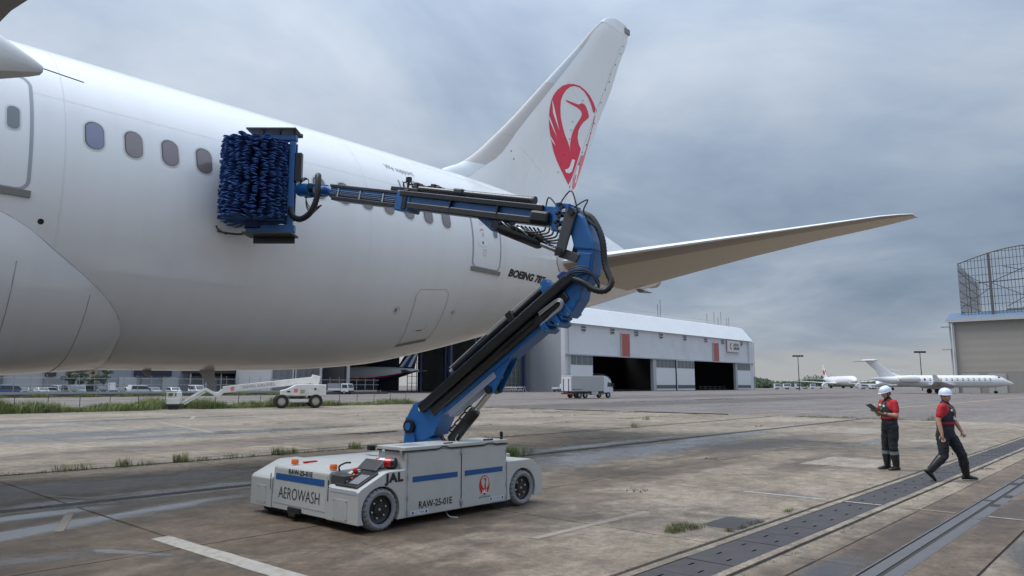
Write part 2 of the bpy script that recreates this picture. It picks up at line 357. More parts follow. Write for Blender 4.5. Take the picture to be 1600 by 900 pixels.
b = MB(); b.add([(-900, -1500, -0.02), (3200, -1500, -0.02), (3200, 3000, -0.02), (-900, 3000, -0.02)], [(0, 1, 2, 3)])
ground = tag(b.build('ground', ASPH), kind='structure')
b = MB(); b.add([(-12, -8, -0.014), (42, -8, -0.014), (42, 54.6, -0.014), (-12, 54.6, -0.014)], [(0, 1, 2, 3)])
apron = tag(b.build('apron', JOINT), kind='structure')
XE = [7.93 + 4.05 * k for k in range(-5, 9)] + [42.0]
YR = [(-6.3, -2.4), (-2.4, 1.55), (2.90, 3.29), (4.14, 8.35), (8.35, 12.45), (12.76, 17.38), (17.66, 22.2)] + [(22.2 + 4.6*k, 26.8 + 4.6*k) for k in range(7)]
slab_cache = {}
for (y0, y1) in YR:
    for i in range(len(XE)-1):
        x0, x1 = XE[i], XE[i+1]; w, h = x1-x0-0.026, y1-y0-0.024; key = (round(w, 3), round(h, 3), random.randrange(3))
        if key not in slab_cache:
            b = MB(); c = 0.012; rr = random.Random(len(slab_cache)*31 + 5); n = 8
            def edge(p, q):   # slightly chipped edges
                return [(p[0] + (q[0]-p[0])*t/n + (rr.uniform(-0.006, 0.006) if 0 < t else 0), p[1] + (q[1]-p[1])*t/n + (rr.uniform(-0.006, 0.006) if 0 < t else 0)) for t in range(n)]
            o = edge((-w/2, -h/2), (w/2, -h/2)) + edge((w/2, -h/2), (w/2, h/2)) + edge((w/2, h/2), (-w/2, h/2)) + edge((-w/2, h/2), (-w/2, -h/2))
            k = len(o); b.add([(x, y, -0.012) for x, y in o] + [(x*(1-c/w), y*(1-c/h), 0) for x, y in o], [tuple(range(k, 2*k))] + [(j, (j+1) % k, k+(j+1) % k, k+j) for j in range(k)])
            slab_cache[key] = b.build('slab', CONC, data=True)
        o = link('slab', slab_cache[key], apron); o.location = ((x0+x1)/2, (y0+y1)/2, random.uniform(-0.0025, 0.0025))
# rail channel strip (a sunk groove between two concrete shoulders)
SHOULD = ground_mat('channel_concrete', (0.115, 0.085, 0.062), (0.165, 0.125, 0.092), [(6.9, 2.65, 1.3, 0.20, 2)], [(9.5, 2.6, 3.5, 0.25, 0), (13, 1.8, 2, .3, 0)], rough=0.75, rust=0.5, spec=0.3)
for (y0, y1) in ((1.56, 2.08), (2.44, 2.89)):
    for i in range(3, len(XE)-1):
        b = MB(); b.box((XE[i]+0.004, y0, -0.012), (XE[i+1]-0.004, y1, 0.0005)); b.build('channel_shoulder', SHOULD, apron)
RAIL = mat('worn_rail_steel', (0.11, 0.108, 0.11), 0.50, metal=0.15, var=0.3, scale=6, dirt=(0.1, 0.075, 0.06), dirt_amt=0.8, dscale=5)
for (y0, y1, zt) in ((2.275, 2.40, -.006), (2.11, 2.225, -.007), (2.415, 2.438, .001), (2.082, 2.10, .001)): MB().box((-6, y0, -.0125), (42, y1, zt)).build('guide_rail', RAIL, apron)
for k in range(26):
    x = 8.5 + k * 0.62 + random.uniform(-0.1, 0.1)
    if random.random() < 0.7: b = MB(); y_ = random.choice((2.11, 2.28)); b.box((x + 1.5, y_, -0.013), (x + 1.5 + random.uniform(0.12, 0.4), y_ + .11, -0.003)); b.build('rail_clip', RAIL if random.random() < 0.2 else JOINT, apron)
# covered cable trench: kerbs and steel plates
for (y0, y1) in ((3.325, 3.42), (3.985, 4.085)):
    for i in range(0, 42):
        x = -6 + i * 1.2
        if x < 41: b = MB(); b.box((x + 0.004, y0 + random.uniform(-.004, .004), -0.012), (x + 1.196, y1, 0.004 + random.uniform(-.002, .002))); b.build('trench_kerb', KERB, apron)
b = MB(); b.mi = 0
w, h = 0.606, 0.272
b.box((-w/2, -h, -0.012), (w/2, h, 0.0))
for sx, sy in ((-0.10, -0.12), (0.12, 0.10)): b.add([(sx-.055, sy-.012, .001), (sx+.055, sy-.012, .001), (sx+.055, sy+.012, .001), (sx-.055, sy+.012, .001)], [(0,1,2,3)], 1)
plate = b.build('cover_plate', [STEELP, SLOTM], data=True)
for k in range(74):
    o = link('cover_plate', plate, apron); o.location = (-3.0 + k * 0.612, 3.703, random.uniform(-0.003, 0.003)); o.rotation_euler = (random.uniform(-.003, .003), random.uniform(-.003, .003), 0)
# small pit beside the trench
b = MB(); b.box((8.85, 4.2, 0.0), (9.65, 4.72, 0.006)); b.build('pit_cover', STEELP, apron)
b = MB(); b.box((9.72, 4.27, 0.0), (10.05, 4.80, 0.005)); b.build('pit_cover', KERB, apron)
# slotted drains
GRATE = mat('drain_steel', (0.075, 0.075, 0.08), 0.45, metal=0.5, var=0.3, scale=8, dirt=(0.1, 0.08, 0.06), dirt_amt=0.5)
def grate(wd, ln):
    b = MB(); n = 5
    for j in range(n): y = -wd/2 + wd*(j+0.5)/n; b.box((-ln/2+.01, y-wd/n*.22, -0.012), (ln/2-.01, y+wd/n*.22, -0.001))
    for x in np.linspace(-ln/2+.02, ln/2-.02, 6): b.box((x-.008, -wd/2, -0.012), (x+.008, wd/2, -0.004))
    return b
for (yc, wd, x0, n) in ((12.605, 0.27, -2, 16), (17.52, 0.24, -2, 14)):
    me = grate(wd, 1.0).build('drain_grate', GRATE, data=True)
    for k in range(n): o = link('drain_grate', me, apron); o.location = (x0 + k, yc, 0)
b = MB(); b.box((-8, 12.28, -.012), (14, 12.452, 0.003)); b.build('drain_kerb', KERB, apron)
b = MB(); b.box((-8, 17.24, -.012), (40, 17.382, 0.004)); b.build('drain_kerb', KERB, apron)
# repair patches on the slabs
PATCH = ground_mat('patch_concrete', (0.26, 0.225, 0.18), (0.31, 0.27, 0.22), rough=0.8)
for (x0, x1, y0, y1) in ((17.2, 19.4, 5.0, 6.6), (29, 33, 8.6, 10.2), (26.2, 27.6, 5.4, 6.6)):
    b = MB(); b.box((x0, y0, 0), (x1, y1, 0.004)); b.build('repair_patch', PATCH, apron)
# painted marks
def stripe(pts, w, m, parent=apron, z=0.0045, name='painted_line'):
    b = MB(); P = [Vector((x, y, 0)) for x, y in pts]
    for a, c in zip(P, P[1:]):
        t = (c - a).normalized(); n = Vector((-t.y, t.x, 0)) * w / 2
        k = max(2, int((c-a).length / 0.35)); L_ = []; R_ = []
        for i in range(k+1):
            q = a + (c-a)*i/k; L_.append(q + n*(1+random.uniform(-.08, .03))); R_.append(q - n*(1+random.uniform(-.08, .03)))
        vs = [(p.x, p.y, z) for p in L_ + R_]; b.add(vs, [(i, i+1, k+2+i, k+1+i) for i in range(k)])
    return b.build(name, m, parent)
FAINT = mat('worn_line_paint', (0.255, 0.22, 0.175), 0.8, var=0.3, scale=12, dirt=(0.17, 0.14, 0.105), dirt_amt=1.0, dscale=5)
stripe([(3.80, 9.12), (3.93, 5.2)], 0.24, LINE)
stripe([(6.75, 5.77), (9.25, 5.77)], 0.13, FAINT)
stripe([(12.10, 5.62), (12.10, 4.25)], 0.09, LINE); stripe([(12.1, 3.18), (12.08, 2.46)], 0.05, FAINT); stripe([(12.07, 2.06), (12.05, 1.56)], 0.05, LINE); stripe([(12.1, 3.96), (12.1, 3.44)], 0.07, LINE, z=0.0065); stripe([(12.06, 1.5), (12.0, -1.5)], 0.06, FAINT)
stripe([(14.6, 9.72), (16.8, 9.45)], 0.10, FAINT); stripe([(8.6, 4.85), (9.2, 4.4)], 0.10, FAINT)
stripe([(3.67, 11.85), (3.1, 10.4)], 0.11, FAINT); stripe([(4.3, 12.95), (3.9, 13.9)], 0.12, FAINT)
stripe([(13.2, 27.5), (15.05, 36.9)], 0.22, FAINT); stripe([(17.4, 38.8), (19.5, 43)], 0.22, FAINT); stripe([(12.6, 26.0), (15.0, 25.2)], 0.25, FAINT)
stripe([(36, 7.8), (41, 6.2)], 0.14, FAINT); stripe([(30, 5.5), (41, 5.0)], 0.12, FAINT)
stripe([(43.5, 19.3), (58.5, 16.96), (140, 17.0), (300, 17.0)], 0.28, YLINE, ground, -0.012)
for (a, c, w) in (((44, 27), (60, 27), .2), ((60, 40), (150, 40), .3), ((50, 33), (260, 33), .3), ((80, 62), (220, 62), .35), ((40, 100), (200, 100), .4), ((60, 22), (120, 22), .2), ((30, 75), (90, 75), .3)):
    stripe([a, c], w, FAINT, ground, -0.012)
# kerb where the concrete apron meets the asphalt, with a dark drain slot
b = MB(); b.box((42.0, -6, -.02), (42.35, 54.6, 0.0)); b.build('edge_kerb', KERB, apron)
b = MB(); b.box((42.36, 20.6, -.02), (42.66, 26.6, 0.05)); b.build('edge_drain', JOINT, apron)
b = MB(); b.box((42.36, 29.0, -.02), (42.66, 34.0, 0.04)); b.build('edge_drain', JOINT, apron)

# ================================================================== AIRLINER
CY = 15.55
fW = pchip([-46, -44, -40, -35, -31, -10, 6, 9, 11, 13, 15, 17, 19, 21, 23, 24.6, 25.6], [0.05, 1.0, 2.0, 2.7, 2.885, 2.885, 2.885, 2.86, 2.78, 2.64, 2.45, 2.18, 1.85, 1.45, 1.02, .68, .40])
fT = pchip([-46, -44, -40, -35, -31, 9, 13, 15, 17, 19, 21, 23, 24.6, 25.6], [4.3, 5.6, 6.9, 7.8, 7.97, 7.97, 7.96, 7.92, 7.84, 7.72, 7.45, 7.02, 6.65, 6.35])
fB = pchip([-46, -44, -40, -35, -31, 6, 9, 11, 13, 15, 17, 19, 21, 23, 24.6, 25.6], [4.2, 3.2, 2.55, 2.15, 2.10, 2.10, 2.16, 2.30, 2.66, 3.12, 3.62, 4.10, 4.57, 5.09, 5.52, 5.78])
def fsec(s): t, bt = fT(s), fB(s); return fW(s), (t-bt)/2, (t+bt)/2
def fskin(s, z, off=0.0):
    """point on the port skin at station s and height z, pushed out by off"""
    w, hh, zc = fsec(s); q = max(-0.999, min(0.999, (z-zc)/hh)); c = math.sqrt(1-q*q)
    n = Vector((0, -c/w, q/hh)).normalized(); return Vector((s, CY - w*c, z)) + n*off
def fang(s, a, off=0.0):
    """same by angle from the bottom (0) up the port side (90)"""
    w, hh, zc = fsec(s); sa, ca = math.sin(R(a)), math.cos(R(a)); n = Vector((0, -sa/w, -ca/hh)).normalized()
    return Vector((s, CY - w*sa, zc - hh*ca)) + n*off
air = thing('airliner', 'large white jet airliner with red crane on its tail, filling the upper left', 'airliner', (0, CY, 0), world=True)
AIRW = mat('airliner_white_paint', (0.80, 0.795, 0.785), 0.24, var=0.025, scale=0.6, coat=0.5, rvar=0.06, dirt=(0.60, 0.565, 0.51), dirt_amt=0.14, dscale=0.5)
# rain streaks down the skin
_t = AIRW.node_tree; _p = _t.nodes['Principled BSDF']; _c = _t.nodes.new('ShaderNodeTexCoord'); _m = _t.nodes.new('ShaderNodeMapping'); _m.inputs['Scale'].default_value = (2.6, 0.3, 0.12)
_t.links.new(_c.outputs['Object'], _m.inputs[0]); _n = _t.nodes.new('ShaderNodeTexNoise'); _n.inputs['Scale'].default_value = 1.0; _n.inputs['Detail'].default_value = 6; _t.links.new(_m.outputs[0], _n.inputs['Vector'])
_r = _t.nodes.new('ShaderNodeMapRange'); _r.inputs[1].default_value = 0.5; _r.inputs[2].default_value = 0.8; _r.inputs[4].default_value = 0.20; _t.links.new(_n.outputs['Fac'], _r.inputs[0])
_x = _t.nodes.new('ShaderNodeMix'); _x.data_type = 'RGBA'; _src = _p.inputs['Base Color'].links[0].from_socket; _t.links.new(_r.outputs[0], _x.inputs[0]); _t.links.new(_src, _x.inputs[6]); _x.inputs[7].default_value = (0.62, 0.585, 0.53, 1); _t.links.new(_x.outputs[2], _p.inputs['Base Color'])
LEGREY = mat('leading_edge_grey', (0.50, 0.465, 0.435), 0.4, var=0.06, scale=1.5)
LEPALE = mat('leading_edge_pale', (0.50, 0.53, 0.55), 0.35, var=0.04)
TRIMG = mat('door_seal_grey', (0.34, 0.36, 0.38), 0.45)
SEAM = mat('panel_seam', (0.42, 0.41, 0.40), 0.6)
SILL = mat('sill_grey', (0.26, 0.25, 0.235), 0.5)
PINK = mat('faded_red_decal', (0.74, 0.20, 0.24), 0.4)
DECAL = mat('red_decal', (0.70, 0.028, 0.065), 0.4, var=0.12, scale=4)
stations = sorted(set([round(x, 2) for x in np.concatenate([np.linspace(-46, -31, 16), np.linspace(-31, 6, 20), np.linspace(6, 25.6, 50)])]))
NA = 72
rings = []
for s in stations:
    w, hh, zc = fsec(s); rings.append([(s, CY - w*math.sin(2*math.pi*j/NA), zc - hh*math.cos(2*math.pi*j/NA)) for j in range(NA)])
b = MB(); b.loft(rings); b.build('fuselage', AIRW, air, smooth=40)
b = MB(); b.lathe([(0.30, 0), (0.33, 0.1), (0.27, 0.45), (0.2, 0.46), (0.18, 0.2)], Matrix.Translation((25.55, CY, 6.07)) @ Matrix.Rotation(R(90), 4, 'Y'), 20); b.build('exhaust_cone', LEGREY, air, smooth=40)
def ribbon(pts, wd, m, name, off=0.004, parent=air, closed=False):
    """flat strip along (s, z) points of the port skin"""
    P = [fskin(s, z, off) for s, z in pts]; b = MB(); n = len(P); L_ = []
    for i in range(n):
        a = P[(i-1) % n] if closed or i else P[0]; c = P[(i+1) % n] if closed or i < n-1 else P[-1]
        t = (c - a).normalized(); o = P[i]; w_, h_, zc_ = fsec(o.x); nn = Vector((0, (o.y-CY)/w_**2, (o.z-zc_)/h_**2)).normalized(); sd = t.cross(nn).normalized() * wd/2
        L_ += [o + sd, o - sd]
    k = n if closed else n-1
    b.add(L_, [(2*i, 2*i+1, (2*i+3) % (2*n), (2*i+2) % (2*n)) for i in range(k)]); return b.build(name, m, parent)
def patch(outline, m, name, off, parent, maxlen=0.12):
    vs, fs = flat_poly(outline, maxlen); b = MB(); b.add([fskin(s, z, off) for s, z in vs], fs); return b.build(name, m, parent, smooth=60)
# cabin windows
WINF = mat('window_surround', (0.62, 0.60, 0.58), 0.4)
WING = [glass_mat('cabin_window_%s' % c, v, 0.16) for c, v in (('blue', (0.19, 0.195, 0.29)), ('mauve', (0.20, 0.165, 0.17)), ('grey', (0.21, 0.175, 0.17)))]
RECSH = mat('window_recess_shade', (0.10, 0.09, 0.09), 0.5)  # dark ring painted around each pane as the shade of its recess
for k in range(14):
    s = 3.87 + 0.61*k; zc = 5.87
    wn = patch(rrect(s, zc, 0.335, 0.545, 0.155), WINF, 'window', 0.004, air)
    patch(rrect(s, zc, 0.292, 0.498, 0.14), RECSH, 'recess_shade', 0.006, wn)
    patch(rrect(s + .006, zc - .006, 0.262, 0.468, 0.128), WING[0] if k == 0 else WING[1 + k % 2], 'pane', 0.008, wn)
# doors
def door(x0, x1, z0, z1, win, sill=True):
    def sz(p): return p
    o = rrect((x0+x1)/2, (z0+z1)/2, x1-x0, z1-z0, 0.16)
    dr = patch(o, AIRW, 'door', 0.003, air, 0.2)
    dense = []
    for i in range(len(o)):
        a, c = o[i], o[(i+1) % len(o)]; k = max(1, int(math.dist(a, c)/0.12)); dense += [(a[0]+(c[0]-a[0])*j/k, a[1]+(c[1]-a[1])*j/k) for j in range(k)]
    ribbon(dense, 0.05, TRIMG, 'door_seal', 0.006, dr, True)
    if win: w_ = patch(rrect(win[0], win[1], 0.21, 0.43, 0.09), WINF, 'window', 0.008, dr); patch(rrect(win[0], win[1], 0.165, 0.38, 0.075), glass_mat('door_pane', (0.15, 0.17, 0.18)), 'pane', 0.011, dr)
    b = MB(); q = [fskin(x0-0.03, z0-0.01, 0.0), fskin(x1+0.03, z0-0.01, 0.0)]; r = []
    for s in np.linspace(x0-0.03, x1+0.04, 6):
        r.append([fskin(s, z0+0.0, -0.02), fskin(s, z0+0.0, 0.05), fskin(s, z0-0.10, 0.035), fskin(s, z0-0.11, -0.02)])
    b.loft(r); b.build('sill', SILL, dr)
    return dr
d3 = door(1.86, 2.98, 4.74, 6.66, (2.735, 5.86))
d4 = door(12.74, 13.86, 4.80, 6.62, (13.66, 5.86))
hd = patch([(13.12 + 0.2*math.cos(a), 5.46 + 0.11*math.sin(a)) for a in np.linspace(0, 2*math.pi, 20)[:-1]], WHITE, 'handle_recess', 0.008, d4)
patch(rrect(13.12, 5.46, 0.07, 0.07, 0.03), mat('brass_handle', (0.25, 0.2, 0.14), 0.4, metal=0.6), 'handle', 0.013, d4)
patch([(13.02, 5.74), (13.05, 5.80), (13.10, 5.83), (13.16, 5.82), (13.19, 5.79), (13.16, 5.79), (13.11, 5.80), (13.06, 5.77)], PINK, 'arrow_mark', 0.008, d4)
NOTE = mat('notice_red', (0.55, 0.30, 0.30), 0.5)
for (s, z, w_, h_) in ((13.12, 6.02, .12, .16), (13.14, 5.68, .06, .1), (13.2, 5.2, .1, .18)):
    ribbon([(s-w_/2, z-h_/2), (s+w_/2, z-h_/2), (s+w_/2, z+h_/2), (s-w_/2, z+h_/2)], 0.008, NOTE, 'notice_frame', 0.007, d4, True)
    for j in range(3): ribbon([(s-w_/2+.015, z-h_/2+.03+j*(h_-.06)/2), (s+w_/2-.015, z-h_/2+.03+j*(h_-.06)/2)], 0.008, NOTE, 'notice_line', 0.007, d4)
# lower hold door with its drip sill
bo = [(11.10, 4.05), (11.98, 4.13), (12.10, 4.05), (12.14, 3.88), (12.20, 3.35), (12.24, 2.98), (11.30, 2.78), (11.12, 3.3), (11.02, 3.9)]
dense = []
for i in range(len(bo)):
    a, c = bo[i], bo[(i+1) % len(bo)]; k = max(1, int(math.dist(a, c)/0.1)); dense += [(a[0]+(c[0]-a[0])*j/k, a[1]+(c[1]-a[1])*j/k) for j in range(k)]
hold = ribbon(dense, 0.014, SEAM, 'hold_door_outline', 0.004, air, True)
ribbon([(11.26, 2.765), (11.7, 2.86), (12.2, 2.955)], 0.10, SILL, 'drip_sill', 0.02, hold); ribbon([(11.55, 3.13), (11.75, 3.16)], 0.035, SILL, 'latch', 0.006, hold); ribbon([(11.80, 3.17), (11.84, 3.28)], 0.012, SEAM, 'latch_mark', 0.006, hold)
for (s, z, r_) in ((10.58, 3.53, .075), (12.55, 3.64, .06)):
    o = ribbon([(s + r_*math.cos(a), z + r_*math.sin(a)) for a in np.linspace(0, 2*math.pi, 17)[:-1]], 0.012, SEAM, 'service_port', 0.005, air, True)
    patch([(s + r_*.45*math.cos(a) - .02, z + r_*.6*math.sin(a)) for a in np.linspace(0, 2*math.pi, 9)[:-1]], SILL, 'port_cap', 0.006, o)
patch([(3.21 + .045*math.cos(a), 4.31 + .045*math.sin(a)) for a in np.linspace(0, 2*math.pi, 13)[:-1]], BLACK, 'static_port', 0.004, air)
# ring joints and lap seams
for s in (-1.5, 3.45, 9.42, 14.1, 18.6):
    b = MB(); A = list(np.linspace(5, 165, 50)); b.add([fang(s-.004, a, .003) for a in A] + [fang(s+.004, a, .003) for a in A], [(i, i+1, 51+i, 50+i) for i in range(49)]); b.build('ring_seam', mat('faint_seam', (0.745, 0.735, 0.72), 0.3), air)
for a in (62, 118):
    b = MB(); A = list(np.linspace(-8, 20, 60)); b.add([fang(s, a-.06, .003) for s in A] + [fang(s, a+.06, .003) for s in A], [(i, i+1, 61+i, 60+i) for i in range(59)]); b.build('lap_seam', MATS['faint_seam'], air)
ribbon([(11.5, 7.43), (13.0, 7.40), (14.5, 7.33)], 0.012, SEAM, 'antenna_seam', 0.004)
# small access panels, drain marks and stencils on the flank
rp = random.Random(5)
for (s_, z_, w_, h_) in ((6.6, 3.3, .5, .32), (8.3, 2.95, .34, .3), (9.0, 4.4, .28, .2), (14.9, 4.2, .4, .3), (7.7, 4.75, .2, .14), (13.3, 3.5, .3, .24), (16.1, 4.45, .5, .25), (5.6, 4.2, .22, .22), (17.6, 6.9, .6, .3)):
    ribbon([(s_, z_), (s_+w_, z_), (s_+w_, z_+h_), (s_, z_+h_)], 0.008, MATS['faint_seam'], 'access_panel', 0.003, air, True)
for k in range(16):
    s_, z_ = rp.uniform(4.5, 15.5), rp.uniform(3.3, 5.2); ribbon([(s_, z_), (s_ + rp.uniform(.05, .14), z_)], 0.012, MATS['faint_seam'], 'stencil_mark', 0.003, air)
# lettering
lettering('lettering', 'BOEING 787', 0.265, lambda x, y: fskin(15.22 + x, 4.83 + y, 0.007), BLACK, air, shear=0.28, offset=0.014, sx=1.28, space=1.0)
lettering('lettering', 'We', 0.225, lambda x, y: fskin(10.40 + x, 6.95 + y*0.9, 0.007), mat('grey_lettering', (0.22, 0.23, 0.25), 0.4), air, sx=0.80)
lettering('lettering', 'support', 0.225, lambda x, y: fskin(10.87 + x, 6.95 + y*0.9, 0.007), MATS['grey_lettering'], air, sx=0.80)
lettering('lettering', 'unicef', 0.60, lambda x, y: fskin(11.05 + x, 6.53 + y*0.9, 0.007), MATS['grey_lettering'], air, sx=0.85)
# wing root fairing: a bulge over the lower flank whose aft edge shows as a lip
edge = pchip([-9.0, 0.0, 2.67, 3.02, 3.51, 4.07, 4.52, 4.82, 4.92], [93, 90, 76.9, 73.7, 66.7, 58.5, 49.7, 38.0, 22.0])
rows = []; lip = []
for s in list(np.linspace(-14, 2, 16)) + list(np.linspace(2.3, 4.92, 26)):
    a1 = edge(max(s, -9)); row = []
    for j in range(25):
        u_ = j/24; a = -a1 + 2*a1*u_; ed = (1 - abs(2*u_-1)); long_ = max(0.0, (4.95 - s))
        bulge = 0.045 + 1.05*(1-math.exp(-long_/4.0))*(1-math.exp(-ed*3.2))
        row.append(fang(s, a, bulge if abs(a) > 30 else bulge*(0.25 + 0.75*abs(a)/30)))
    rows.append(row)
b = MB(); b.loft(rows, close=False, caps=(False, False))
edgepts = [r[-1] for r in rows] + list(reversed([r[0] for r in rows])); 
b.build('wing_root_fairing', AIRW, air, smooth=50)
b = MB(); b.tube([fang(s, edge(max(s, -9)), 0.012) for s in np.linspace(-9, 4.92, 60)], 0.020, 6); b.build('fairing_edge', SEAM, air, smooth=60)
b = MB(); b.tube([fang(4.92, a, 0.012) for a in np.linspace(22, -22, 12)], 0.020, 6); b.build('fairing_edge', SEAM, air, smooth=60)
for ps in ([(2.95, t) for t in np.linspace(0.52, 0.93, 14)], [(4.1, t) for t in np.linspace(0.50, 0.97, 14)]):
    b = MB(); q = []
    for s, u_ in ps:
        a1 = edge(s); a = -a1 + 2*a1*u_; ed = (1 - abs(2*u_-1)); bulge = 0.045 + 1.05*(1-math.exp(-(4.95-s)/4.0))*(1-math.exp(-ed*3.2)); bulge = bulge if abs(a) > 30 else bulge*(0.25 + 0.75*abs(a)/30); q.append(fang(s, a, bulge + .002))
    b.tube(q, 0.006, 5); b.build('fairing_seam', SEAM, air)
# blade aerial and drain mast under the belly
b = MB(); b.prism([(7.05, 2.16), (7.42, 2.16), (7.47, 1.76), (7.44, 1.72), (7.38, 1.73)], lambda a, c, dd: (a, CY + dd, c), -0.03, 0.03); b.build('belly_aerial', mat('aerial_grey', (0.42, 0.40, 0.37), 0.5), air, bevel=0.012)
b = MB(); b.lathe([(0.0, -.06), (.16, -.03), (.24, 0)], Matrix.Translation((4.75, CY, 2.09)), 16); b.build('beacon', BLACK, air, smooth=60)
b = MB(); b.prism([(5.9, 2.12), (6.1, 2.12), (6.08, 1.98), (6.0, 1.98)], lambda a, c, dd: (a, CY + dd, c), -0.02, 0.02); b.build('drain_mast', SILL, air)
# ---- fin and rudder
FZ = [7.6, 8.29, 8.46, 8.66, 9.16, 9.62, 10.6, 12.43, 14.45, 16.1, 16.45, 16.62]
fLE = pchip(FZ, [13.2, 14.23, 14.63, 14.95, 15.59, 16.08, 17.09, 18.84, 20.79, 22.37, 22.85, 23.35])
fLI = pchip([7.6, 8.24, 9.02, 10.13, 12.3, 14.42, 16.1, 16.62], [14.3, 15.06, 16.2, 17.16, 19.1, 20.97, 22.46, 23.4])
fHG = pchip([7.6, 8.1, 9.02, 12.35, 14.16, 16.28, 16.62], [19.5, 19.79, 20.25, 21.98, 22.97, 24.06, 24.15])
fTE = pchip([7.6, 8.0, 8.6, 10.42, 11.96, 13.35, 14.62, 16.28, 16.62], [20.05, 20.27, 20.55, 21.38, 22.15, 22.95, 23.55, 24.30, 24.22])
def fhalf(z): return 0.055 * (fTE(z) - fLE(z)) * (1.0 if z < 16 else max(0.25, 1 - (z-16)/0.8))
def fin_t(x, z):
    le, te = fLE(z), fTE(z); c = (x - le) / (te - le); c = min(max(c, 0), 1); th = fhalf(z)
    return th * (math.sqrt(1 - (1 - c/0.28)**2) if c < 0.28 else 1 - 0.93 * ((c-0.28)/0.72))
def fin_piece(f0, f1, z0, z1, name, m, nz=30, nc=14, grow=0.0):
    rr = []
    for z in np.linspace(z0, z1, nz):
        a, c = f0(z), f1(z); xs = [a + (c-a)*(k/nc)**1.5 for k in range(nc+1)] if f0 is fLE else [a + (c-a)*k/nc for k in range(nc+1)]
        rr.append([(x, CY - fin_t(x, z) - grow, z) for x in xs] + [(x, CY + fin_t(x, z) + grow, z) for x in reversed(xs)])
    b = MB(); b.loft(rr); return b.build(name, m, air, smooth=35)
fin = fin_piece(lambda z: fLI(z)+.004, lambda z: fHG(z)-.012, 7.7, 16.5, 'fin', AIRW)
fin_piece(fLE, fLI, 7.7, 8.62, 'leading_edge', mat('dorsal_pale', (0.66, 0.69, 0.71), .3), 8); fin_piece(fLE, fLI, 8.625, 9.9, 'leading_edge', LEGREY, 8); fin_piece(fLE, fLI, 9.905, 12.43, 'leading_edge', LEGREY, 10); fin_piece(fLE, fLI, 12.435, 14.45, 'leading_edge', LEPALE, 8); fin_piece(fLE, fLI, 14.455, 16.1, 'leading_edge', LEGREY, 8)
fin_piece(fLE, fTE, 16.105, 16.62, 'fin_tip', AIRW, 8, grow=0.004)
rud = fin_piece(lambda z: fHG(z)+.012, fTE, 7.9, 16.3, 'rudder', AIRW)
b = MB(); b.box((24.05, CY-.06, 16.25), (24.42, CY+.06, 16.5)); b.build('tail_light', SILL, air, bevel=0.03)
EMB = [(21.62,12.2),(21.46,12.4),(21.18,12.59),(20.86,12.69),(20.51,12.73),(20.12,12.67),(19.74,12.55),(19.4,12.37),(19.11,12.12),(18.89,11.86),(18.74,11.58),(18.65,11.3),(18.61,10.97),(18.63,10.65),(18.7,10.39),(18.8,10.1),(18.93,9.81),(19.11,9.57),(19.36,9.31),(19.61,9.09),(19.86,8.86),(20.09,9.19),(20.33,9.67),(20.53,10.1),(20.64,10.37),(20.48,10.53),(20.41,10.75),(20.45,11.0),(20.59,11.23),(20.79,11.44),(21.04,11.63),(21.16,11.74),(21.12,11.85),(21.04,11.98),(20.93,12.09),(20.81,12.14),(20.65,12.12),(20.52,12.05),(20.44,12.0),(19.58,11.91),(19.65,11.87),(19.99,11.86),(20.37,11.86),(20.6,11.82),(20.68,11.72),(20.61,11.56),(20.44,11.36),(20.24,11.11),(20.08,10.86),(19.98,10.59),(19.93,10.34),(19.95,10.04),(19.9,10.24),(19.78,10.42),(19.59,10.63),(19.45,10.87),(19.32,11.17),(19.28,11.49),(19.3,11.78),(19.43,12.05),(19.66,12.32),(19.92,12.51),(20.16,12.61),(20.46,12.66),(20.78,12.62),(21.06,12.48),(21.29,12.28),(21.45,12.02),(21.56,12.03)]
def fin_decal(o, m, name, off, parent=fin):
    o = [(x*1.0112, 1.8 + (z-1.8)*1.0112) for x, z in o]
    vs, fs = flat_poly(o, 0.25); b = MB(); b.add([(x, CY - fin_t(x, z) - off, z) for x, z in vs], fs); return b.build(name, m, parent)
em = fin_decal(EMB, DECAL, 'crane_emblem', 0.008)
for o in ([(18.79,11.67),(18.95,11.3),(19.24,10.67),(19.02,10.94),(18.82,11.21)], [(18.60,11.04),(18.8,10.79),(19.1,10.38),(18.84,10.64),(18.63,10.86)], [(18.69,10.35),(18.85,10.23),(19.02,10.07),(18.83,10.15),(18.72,10.26)]):
    fin_decal(o, WHITE, 'feather_gap', 0.013)
fin_decal([(20.07,9.85),(20.25,9.87),(20.17,9.64),(20.06,9.4),(19.9,9.29),(19.68,9.27),(19.63,9.37),(19.8,9.43),(19.91,9.53),(19.99,9.69)], WHITE, 'emblem_letter', 0.013)
fin_decal([(21.60,11.9),(21.46,11.5),(21.18,10.8),(20.84,9.98),(20.47,9.23),(20.28,8.85),(20.12,8.72),(20.08,8.80),(20.16,9.15),(20.43,9.69),(20.66,10.13),(20.84,10.2),(20.97,10.45),(21.31,11.23),(21.53,11.89)], PINK, 'crane_emblem', 0.008, rud)
fin_decal([(20.42,9.71),(20.54,9.72),(20.33,9.05),(20.24,9.03),(20.36,9.34),(20.29,9.34),(20.22,9.16),(20.18,9.15)], WHITE, 'emblem_letter', 0.013, rud)
for (p, q) in (((17.2, 9.6), (18.5, 9.0)), ((20.0, 12.8), (20.6, 12.3)), ((18.3, 8.3), (18.9, 9.3)), ((17.4, 8.4), (19.6, 12.3))):
    b = MB(); A = [(p[0]+(q[0]-p[0])*k/12, p[1]+(q[1]-p[1])*k/12) for k in range(13)]; b.tube([(x, CY - fin_t(x, z) - .001, z) for x, z in A], 0.0035, 4); b.build('panel_seam', MATS['faint_seam'], fin)
